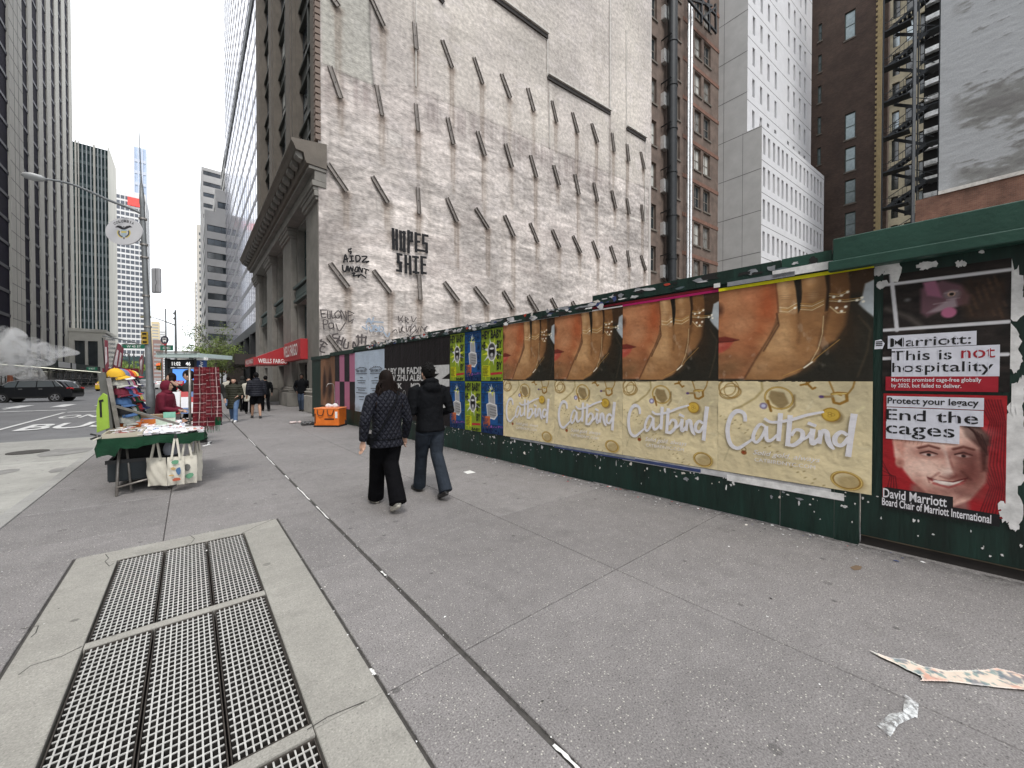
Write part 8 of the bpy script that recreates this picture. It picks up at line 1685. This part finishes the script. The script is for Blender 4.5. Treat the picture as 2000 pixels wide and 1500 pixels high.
t4, b0, z1 = post_thing('traffic light showing red far up the avenue', 'signal_pole', 'traffic light', 316, 740, 700, 60, .08); signal(t4, 311, 716, 60, 1.2); signal(t4, 307, 716, 60.5, 1.0)
t5, b0, z1 = post_thing('curved lamp post in front of the green trees, left', 'street_lamp', 'street lamp', 253, 742, 690, 75, .12)
MB().tube(smooth_pts([at_depth(253, 700, 75), at_depth(250, 692, 75), at_depth(246, 690, 75), at_depth(242, 693, 75)], 4), .08, 6).build('arm', M_galv, t5)
t6, b0, z1 = post_thing('plain pale lamp post in front of the green trees, right', 'street_lamp', 'street lamp', 262, 742, 685, 70, .12)
# banner flags above the caps
M_bann = mat('maroon_banner', (.16, .035, .05), .8, var=.5, vscale=4, bump=.4, bscale=8); M_bann2 = mat('pale_banner_print', (.45, .40, .42), .8, var=.4, vscale=5)
def banner(label, pts, depth, pole, top=None):
    P_ = [at_depth(*q_, depth) for q_ in pts]; t = thing('feather_banner', label, 'banner', at_depth(*pole[0], depth), 'tilted banners above the caps'); q = MB().prism(P_, CF*.01); q.build('cloth', M_bann, t)
    c = sum(P_, Vector())/len(P_); q = MB().add([c+(p_-c)*.55-CF*.006 for p_ in P_], [tuple(range(len(P_)))]); q.build('print', M_bann2, t)
    MB().tube([at_depth(*pole[0], depth), at_depth(*pole[1], depth)], .012, 6).build('pole', top or M_galv, t)
banner('pale maroon banner on a dark pole at the left of the caps', [(204, 664), (210, 665), (212, 716), (205, 730)], 9.2, ((206, 735), (200, 660)), M_blk)
banner('leftmost of two crossed maroon banners above the caps', [(230, 670), (236, 674), (228, 728), (218, 722)], 9.4, ((216, 730), (229, 672)))
banner('rightmost of two crossed maroon banners above the caps', [(235, 675), (241, 680), (236, 728), (227, 728)], 9.6, ((226, 730), (237, 676)))
banner('small maroon banner above the orange cap', [(272, 702), (277, 692), (281, 702), (278, 732), (273, 730)], 10.2, ((274, 740), (281, 688)))
mt_ = thing('maroon_cloth', 'maroon cloth laid over the top of the rack behind the caps', 'cloth', (-1.2, 9.5, 1.8)); MB().obox(at_depth(200, 727, 9.6), CR*.52, CF*.4, UP*.10).build('drape', cloth('maroon_wool', (.14, .015, .03)), mt_)
# ================================================================ SUV
M_car = mat('black_car_paint', (.003, .0035, .005), .32, .0, var=0, coat=.35, spec=.3); M_tyre = mat('tyre', (.014, .014, .014), .85, var=.1); M_rim = mat('alloy_rim', (.45, .45, .46), .3, .8, var=.05); M_chr = mat('chrome_strip', (.75, .75, .76), .15, .9, var=0)
M_cgl = mat('car_glass', (.07, .08, .085), .06, var=0, spec=1); M_tail = mat('tail_light', (.45, .02, .02), .25, var=0)
def car(name, label, loc, yaw, L=4.9, W=1.92, H=1.72, paint=None, kind='suv', group=None, detail=True):
    paint = paint or M_car; t = thing(name, label, 'car', loc, group); t.rotation_euler = (0, 0, yaw); ORG[t.name] = Vector((0, 0, 0)); h = L/2
    if kind == 'suv': prof = [(-h, .55), (-h+.02, .95), (-h+.12, 1.08), (-h+.28, 1.12), (-h+.65, H*.92), (-h+1.0, H*.985), (0, H), (.55, H*.985), (1.05, H*.90), (1.62, 1.12), (1.9, 1.05), (h-.35, .98), (h-.08, .82), (h, .6), (h-.02, .34), (-h+.05, .34)]
    else: prof = [(-h, .55), (-h+.03, .9), (-h+.7, .98), (-h+1.3, H*.97), (-.2, H), (.5, H*.96), (1.25, 1.0), (h-.1, .8), (h, .5), (h-.02, .3), (-h+.05, .3)]
    b = MB(); n = len(prof); hw = W/2
    secs = [(-hw, .0, 1), (-hw+.03, 0, 1), (-hw+.22, 0, 1), (hw-.22, 0, 1), (hw-.03, 0, 1), (hw, 0, 1)]
    rings = []
    for y, ins, top in ((-hw, 1, 0), (-hw+.06, .4, .6), (-hw+.24, 0, 1), (hw-.24, 0, 1), (hw-.06, .4, .6), (hw, 1, 0)):
        ring = []
        for (x, z) in prof:
            up = max(0, z-1.08); yy = y*(1-.17*up/.6) if abs(y) > .1 else y; zz3 = z-(.035 if z > H*.85 else .02)*ins if z > .5 else z+.03*ins; ring.append((x*(1-.012*ins), yy, zz3))
        rings.append(ring)
    for r_ in rings: b.v += r_
    for i in range(5):
        for j in range(n): a = i*n+j; c = i*n+(j+1) % n; b.f.append((a, c, c+n, a+n)); b.m.append(0)
    b.f.append(tuple(range(n))[::-1]); b.m.append(0); b.f.append(tuple(5*n+j for j in range(n))); b.m.append(0)
    me = b.mesh('body', smooth=True); me.set_sharp_from_angle(angle=math.radians(35)); me.materials.append(paint); mkobj('body', me, t)
    wx = (-h+.92, h-.98); 
    for s_ in (-1, 1):
        y = s_*hw
        # side glass
        if kind == 'suv': gl = [[(-h+.95, 1.16), (-h+1.15, H*.93), (-.45, H*.945), (-.45, 1.14)], [(-.39, 1.14), (-.39, H*.945), (.48, H*.93), (.60, 1.13)], [(.66, 1.13), (.56, H*.915), (.95, H*.87), (1.42, 1.13)], [(-h+.55, 1.20), (-h+.85, H*.9), (-h+1.07, H*.92), (-h+.88, 1.17)]]
        else: gl = [[(-h+.9, 1.02), (-h+1.35, H*.94), (-.1, H*.95), (-.1, 1.02)], [(-.04, 1.02), (-.04, H*.95), (.5, H*.91), (1.0, 1.02)]]
        for P_ in gl:
            q = MB(); V_ = [(x, y*(1-.17*max(0, z-1.08)/.6)+s_*.004, z) for x, z in P_]; q.prism(V_, (0, s_*.008, 0)); me = q.mesh('side_window'); me.materials.append(M_cgl); mkobj('side_window', me, t)
        if kind == 'suv': q = MB().tube([(x, y*(1-.17*max(0, z-1.08)/.6)+s_*.014, z) for x, z in ((-h+.5, 1.16), (-h+.95, H*.935), (-.4, H*.962), (.55, H*.945), (1.0, H*.885), (1.5, 1.10))], .026, 6); me = q.mesh('chrome_trim'); me.materials.append(M_chr); mkobj('chrome_trim', me, t)
        for x in wx:
            q = MB().tube([(x, y-s_*.01, .37), (x, y-s_*.24, .37)], .40, 22); me = q.mesh('wheel_arch'); me.materials.append(M_tyre); mkobj('wheel_arch', me, t)
            q = MB().tube([(x, y+s_*.0, .345), (x, y+s_*.012, .345)], .335, 24); q.tube([(x, y-s_*.2, .345), (x, y+s_*.015, .345)], .345, 24); me = q.mesh('tyre'); me.materials.append(M_tyre); mkobj('tyre', me, t)
            q = MB().tube([(x, y+s_*.016, .345), (x, y+s_*.022, .345)], .225, 20); 
            me = q.mesh('rim'); me.materials.append(M_tyre if detail else M_rim); rm_ = mkobj('rim', me, t)
            if detail:
                q = MB()
                for k in range(5): an = k*2*math.pi/5+.3; q.bar((x, y+s_*.03, .345), (x+.215*math.cos(an), y+s_*.03, .345+.215*math.sin(an)), .05, .02, (0, 1, 0)) ; q.bar((x+.05*math.cos(an+.3), y+s_*.03, .345+.05*math.sin(an+.3)), (x+.21*math.cos(an+.22), y+s_*.03, .345+.21*math.sin(an+.22)), .025, .018, (0, 1, 0))
                for k in range(24): an = k*math.pi/12; q.bar((x+.22*math.cos(an), y+s_*.028, .345+.22*math.sin(an)), (x+.22*math.cos(an+.27), y+s_*.028, .345+.22*math.sin(an+.27)), .02, .02, (0, 1, 0))
                me = q.mesh('spokes'); me.materials.append(M_rim); mkobj('spokes', me, t)
        if detail:
            q = MB().box(1.18, 1.42, y+s_*.02, y+s_*.20, 1.12, 1.26); me = q.mesh('mirror'); me.materials.append(M_car); mkobj('mirror', me, t)
            for x0, x1 in ((-.75, -.55), (.28, .48)): q = MB().box(x0, x1, y-s_*.0, y+s_*.025, .98, 1.01); me = q.mesh('door_handle'); me.materials.append(M_chr); mkobj('door_handle', me, t)
            q = MB().box(-h+.9+.45, h-1.5, y-s_*.02, y+s_*.012, .30, .42); me = q.mesh('sill_trim'); me.materials.append(M_tyre); mkobj('sill_trim', me, t)
            for x0 in (-.42, .66, -1.45): q = MB().box(x0, x0+.012, y-.0, y+s_*.003, .45, 1.12); me = q.mesh('door_gap'); me.materials.append(M_tyre); mkobj('door_gap', me, t)
        q = MB().prism([(-h-.01, s_*(hw-.02), .98), (-h+.30, s_*(hw+.004), 1.02), (-h+.30, s_*(hw+.004), 1.11), (-h+.06, s_*(hw-.02), 1.10)], (0, -s_*.28, 0)); me = q.mesh('tail_light'); me.materials.append(M_tail); mkobj('tail_light', me, t)
        q = MB().prism([(h-.36, s_*(hw-.0), .80), (h-.06, s_*(hw-.12), .74), (h-.06, s_*(hw-.12), .86), (h-.40, s_*(hw-.0), .93)], (0, -s_*.2, 0)); me = q.mesh('headlight'); me.materials.append(mat('headlight_glass', (.5, .52, .55), .1, var=0)); mkobj('headlight', me, t)
    q = MB().add([(-h+.27, -hw+.28, 1.15), (-h+.27, hw-.28, 1.15), (-h+.60, hw-.36, H*.90), (-h+.60, -hw+.36, H*.90)], [(0, 1, 2, 3)]); q.v = [(x-.02, y, z) for x, y, z in q.v]; me = q.mesh('rear_window'); me.materials.append(M_cgl); mkobj('rear_window', me, t)
    q = MB().add([(1.66, -hw+.2, 1.13), (1.66, hw-.2, 1.13), (1.08, hw-.3, H*.91), (1.08, -hw+.3, H*.91)], [(3, 2, 1, 0)]); me = q.mesh('windscreen'); me.materials.append(M_cgl); mkobj('windscreen', me, t) if kind == 'suv' else None
    return t
wr_, wf2 = ground(107.5, 785, -.12), ground(2, 787, -.12); dirv = (wf2-wr_).normalized(); yaw = math.atan2(dirv.y, dirv.x)
side = Vector((-dirv.y, dirv.x, 0)); side = side if side.dot(CF) > 0 else -side
mid_ = wr_+dirv*((wf2-wr_).length/2); cc_ = mid_+side*.9; 
car('parked_suv', 'black SUV with chrome window trim driving left across the junction', (cc_.x, cc_.y, -.12), yaw, L=max(4.6, (wf2-wr_).length+1.9))
bpy.data.objects['parked_suv'].name = 'black_suv'
pb2 = ground(96, 776, -.12); car('grey_car', 'grey car mostly hidden behind the black SUV', (pb2.x-1.5, pb2.y+3.5, -.12), yaw+.1, 4.6, 1.85, 1.6, mat('grey_car_paint', (.14, .15, .17), .3, .2, coat=1, var=0), detail=False)
rr = random.Random(8); cols = [('white', (.7, .7, .7)), ('yellow', (.7, .45, .02)), ('black', (.01, .01, .012)), ('silver', (.4, .41, .42)), ('dark red', (.2, .02, .02))]
for i, (x, y) in enumerate(((-6.5, 78), (-9.6, 84), (-12.8, 80), (-6.2, 98), (-9.8, 108), (-3.6, 92), (-3.6, 112), (-13, 120), (-7, 130), (-10, 150))):
    nm_, cc = cols[i % 5]; ln = ('nearest the right curb', 'in the middle lane', 'in the left lane')[0 if x > -5 else 1 if x > -11 else 2]
    car('distant_car', f'small {nm_} car up the avenue {ln}, {["first", "second", "third", "fourth", "fifth", "sixth", "seventh", "eighth", "ninth", "tenth"][i]} by distance', (x, y, -.12), math.pi/2, 4.5, 1.8, 1.45 if i % 3 else 1.7, mat('traffic_'+nm_.replace(' ', '_'), cc, .3, coat=.8, var=0), 'sedan', 'cars far up the avenue', False)
tk = thing('box_truck', 'white box truck far up the avenue', 'truck', (-8.2, 95, -.12)); MB().box(-9.4, -7.2, 92, 98, .6, 3.4).build('cargo_box', M_white, tk); MB().box(-9.3, -7.3, 98.1, 100, .5, 2.4).build('cab', M_galv, tk); MB().box(-9.3, -7.3, 92.1, 92.6, .3, .6).build('bumper', M_blk, tk)
# ================================================================ pavement shed on the far side
sh_ = thing('pavement_shed', 'long dark scaffold shed over the far pavement with white panels', 'scaffold', (-17, 95, 0)); M_shed = mat('dark_green_shed', (.02, .035, .03), .7, var=.3); SX = -17.2; S_ = sx(SX)
MB().box(SX-4, SX, 64, 160, 3.5, 3.75).build('deck', M_shed, sh_); MB().box(SX-.1, SX, 64, 160, 3.8, 4.75).build('parapet', M_shed, sh_)
MB().box(SX-.02, SX+.05, 64, 160, 3.36, 3.46).build('light_strip', mat('fluorescent_strip', (.7, .7, .6), .5, emit=(1, .98, .8), est=.8), sh_)
ya = lambda u: S_(u, 720)[0]
MB().box(SX+.06, SX+.1, ya(113), ya(136), 3.7, 4.7).build('white_panel', M_white, sh_); MB().box(SX+.06, SX+.1, ya(140), ya(147), 3.65, 4.7).build('white_panel', M_white, sh_)
for k in range(16):
    y = 66+k*6
    for x in (SX-.1, SX-3.6): MB().tube([(x, y, 0), (x, y, 3.5)], .06, 6).build('post', M_galv, sh_)
    MB().tube([(SX-.1, y, .9), (SX-.1, y+6, .9)], .03, 5).build('rail', M_galv, sh_); MB().tube([(SX-.1, y, 1.8), (SX-.1, y+6, 1.8)], .03, 5).build('rail', M_galv, sh_)
    if k % 2 == 0: MB().tube([(SX-.1, y, .2), (SX-.1, y+6, 3.4)], .03, 5).tube([(SX-.06, y, 3.4), (SX-.06, y+6, .2)], .03, 5).build('cross_brace', M_galv, sh_)
MB().box(SX-4.4, SX-4.1, 64, 160, 0, 3.4).build('shop_glass', M_glass, sh_)
for i, (u, v, cc, lab) in enumerate(((20, 752, (.30, .10, .05), 'tall striped orange barrel stack behind the SUV bonnet'), (83, 740, (.62, .25, .06), 'orange and white barrier behind the SUV roof'))):
    p_ = at_depth(u, v, 44); t = thing('traffic_barrel', lab, 'barrel', (p_.x, p_.y, -.12)); MB().lathe((p_.x, p_.y, -.12), [(.3, 0), (.3, .3), (.27, .32), (.27, 1.0), (.24, 1.05), (.22, 2.2 if i == 0 else 1.15)], 12).build('barrel', mat('barrel_%d' % i, cc, .6), t)
    for k in range(3): MB().lathe((p_.x, p_.y, .2+k*.35), [(.29, 0), (.29, .12)], 12).build('white_band', M_white, t)
# steam chimney and plume
sp_ = at_depth(66, 752, 42); stt = thing('steam_pipe', 'orange and white street steam pipe hidden in its own plume', 'pipe', (sp_.x, sp_.y, -.12)); MB().lathe((sp_.x, sp_.y, -.12), [(.22, 0), (.22, 1.4), (.2, 1.5)], 14).build('pipe', mat('steam_pipe_orange', (.62, .2, .05), .6), stt)
for k in range(2): MB().lathe((sp_.x, sp_.y, .3+k*.5), [(.235, 0), (.235, .25)], 14).build('white_band', M_white, stt)
pm_ = MB()
for (u, v, ru, rv) in ((64, 738, 8, 7), (52, 728, 15, 11), (38, 716, 24, 16), (20, 705, 34, 24), (-5, 690, 40, 34), (-40, 680, 60, 44), (30, 686, 34, 26), (60, 682, 30, 22), (85, 688, 28, 16), (108, 686, 24, 11), (128, 688, 12, 6), (10, 660, 30, 22), (75, 702, 18, 14), (0, 722, 20, 12)):
    c0 = at_depth(u, v, 44); pm_.ball(c0, ru*1.12*44/F_PX, 1.6, rv*1.12*44/F_PX, 14, 9, rot=Matrix(((CR.x, CF.x, 0), (CR.y, CF.y, 0), (0, 0, 1))))
me = remesh(pm_, .22, 4); me.name = 'steam'; sm = bpy.data.materials.new('steam_volume'); sm.use_nodes = True; t_ = sm.node_tree; t_.nodes.clear(); N = t_.nodes.new; L_ = t_.links.new
ou = N('ShaderNodeOutputMaterial'); pv = N('ShaderNodeVolumePrincipled'); pv.inputs['Color'].default_value = (1, 1, 1, 1); pv.inputs['Anisotropy'].default_value = .2
n = N('ShaderNodeTexNoise'); n.inputs['Scale'].default_value = .6; n.inputs['Detail'].default_value = 7; n.inputs['Roughness'].default_value = .6; n.inputs['Distortion'].default_value = 1.4; tcx = N('ShaderNodeTexCoord'); L_(tcx.outputs['Object'], n.inputs['Vector'])
r = N('ShaderNodeMapRange'); r.inputs['From Min'].default_value = .46; r.inputs['From Max'].default_value = .66; r.inputs['To Min'].default_value = 0; r.inputs['To Max'].default_value = 2.4; L_(n.outputs[0], r.inputs[0]); L_(r.outputs[0], pv.inputs['Density']); L_(pv.outputs[0], ou.inputs['Volume'])
me.materials.append(sm); o = bpy.data.objects.new('steam', me); COL.objects.link(o); tag(o, 'white steam drifting over the junction above the black SUV', 'steam', None, 'stuff')
# ================================================================ trees
M_bark = mat('grey_bark', (.08, .065, .05), .9, var=.3, bump=.5); M_lf = mat('spring_leaves', (.11, .15, .035), .7, var=.45, vscale=1.5); M_lf2 = mat('bright_spring_leaves', (.17, .24, .04), .7, var=.35, vscale=1.5)
def tree(label, x, y, h, r, n, m, seed, leaf=.16, group=None, sparse=1.0):
    rr = random.Random(seed); t = thing('street_tree', label, 'tree', (x, y, 0), group); tr = MB(); tr.tube([(x, y, 0), (x+rr.uniform(-.1, .1), y, h*.3), (x+rr.uniform(-.2, .2), y, h*.6)], [.16, .12, .07], 8); cl = []
    for i in range(11):
        a = rr.uniform(0, 6.28); z0 = h*rr.uniform(.28, .6); L2 = r*rr.uniform(.6, 1.1); e = Vector((x+math.cos(a)*L2, y+math.sin(a)*L2, z0+h*rr.uniform(.12, .42))); s0 = Vector((x, y, z0)); m1 = s0.lerp(e, .5)+Vector((0, 0, .3)); tr.tube([s0, m1, e], [.05, .03, .012], 5)
        cl += [m1, e]+[s0.lerp(e, rr.uniform(.5, 1.1))+Vector((rr.gauss(0, .3), rr.gauss(0, .3), rr.gauss(0, .35))) for _ in range(4)]
        for _ in range(3): e2 = e+Vector((rr.gauss(0, .6), rr.gauss(0, .6), rr.uniform(-.2, .8))); tr.tube([m1, e2], [.018, .006], 4); cl.append(e2)
    tr.build('trunk', M_bark, t)
    lf = MB()
    for i in range(n):
        c = rr.choice(cl)+Vector((rr.gauss(0, r*.13), rr.gauss(0, r*.13), rr.gauss(0, r*.10))); u = Vector((rr.gauss(0, 1), rr.gauss(0, 1), rr.gauss(0, 1))).normalized(); w_ = u.orthogonal().normalized(); s_ = leaf*rr.uniform(.5, 1.2); lf.add([c-u*s_*.5, c+w_*s_*.3, c+u*s_*.5, c-w_*s_*.3], [(0, 1, 2, 3)])
    lf.build('crown', m, t, kind='stuff')
tree('sparse spring tree on the right pavement, nearest the shelter', 2.6, 62, 8.5, 3.4, 1700, M_lf, 1, .26, 'street trees past the junction'); tree('sparse spring tree on the right pavement, behind the first', 2.8, 76, 8.5, 3.2, 1500, M_lf2, 2, .3, 'street trees past the junction'); tree('low leafy tree by the bronze shopfront', 3.6, 68, 5.2, 2.4, 1500, M_lf, 3, .25, 'street trees past the junction'); tree('small tree in front of the ribbon window office', 3.2, 96, 9.5, 3.4, 1400, M_lf, 6, .34, 'street trees past the junction')
for i, (u, d_, h) in enumerate(((216, 150, 12), (246, 190, 10), (268, 200, 10), (232, 200, 10))):
    p_ = at_depth(u, 735, d_); tree(f'bright green tree before the far towers, {["leftmost, beside the podium", "third from the left", "rightmost of the four", "second from the left"][i]}', p_.x, p_.y, h, h*.36, 900, M_lf2, 20+i, .8, 'bright trees on the left avenue side')
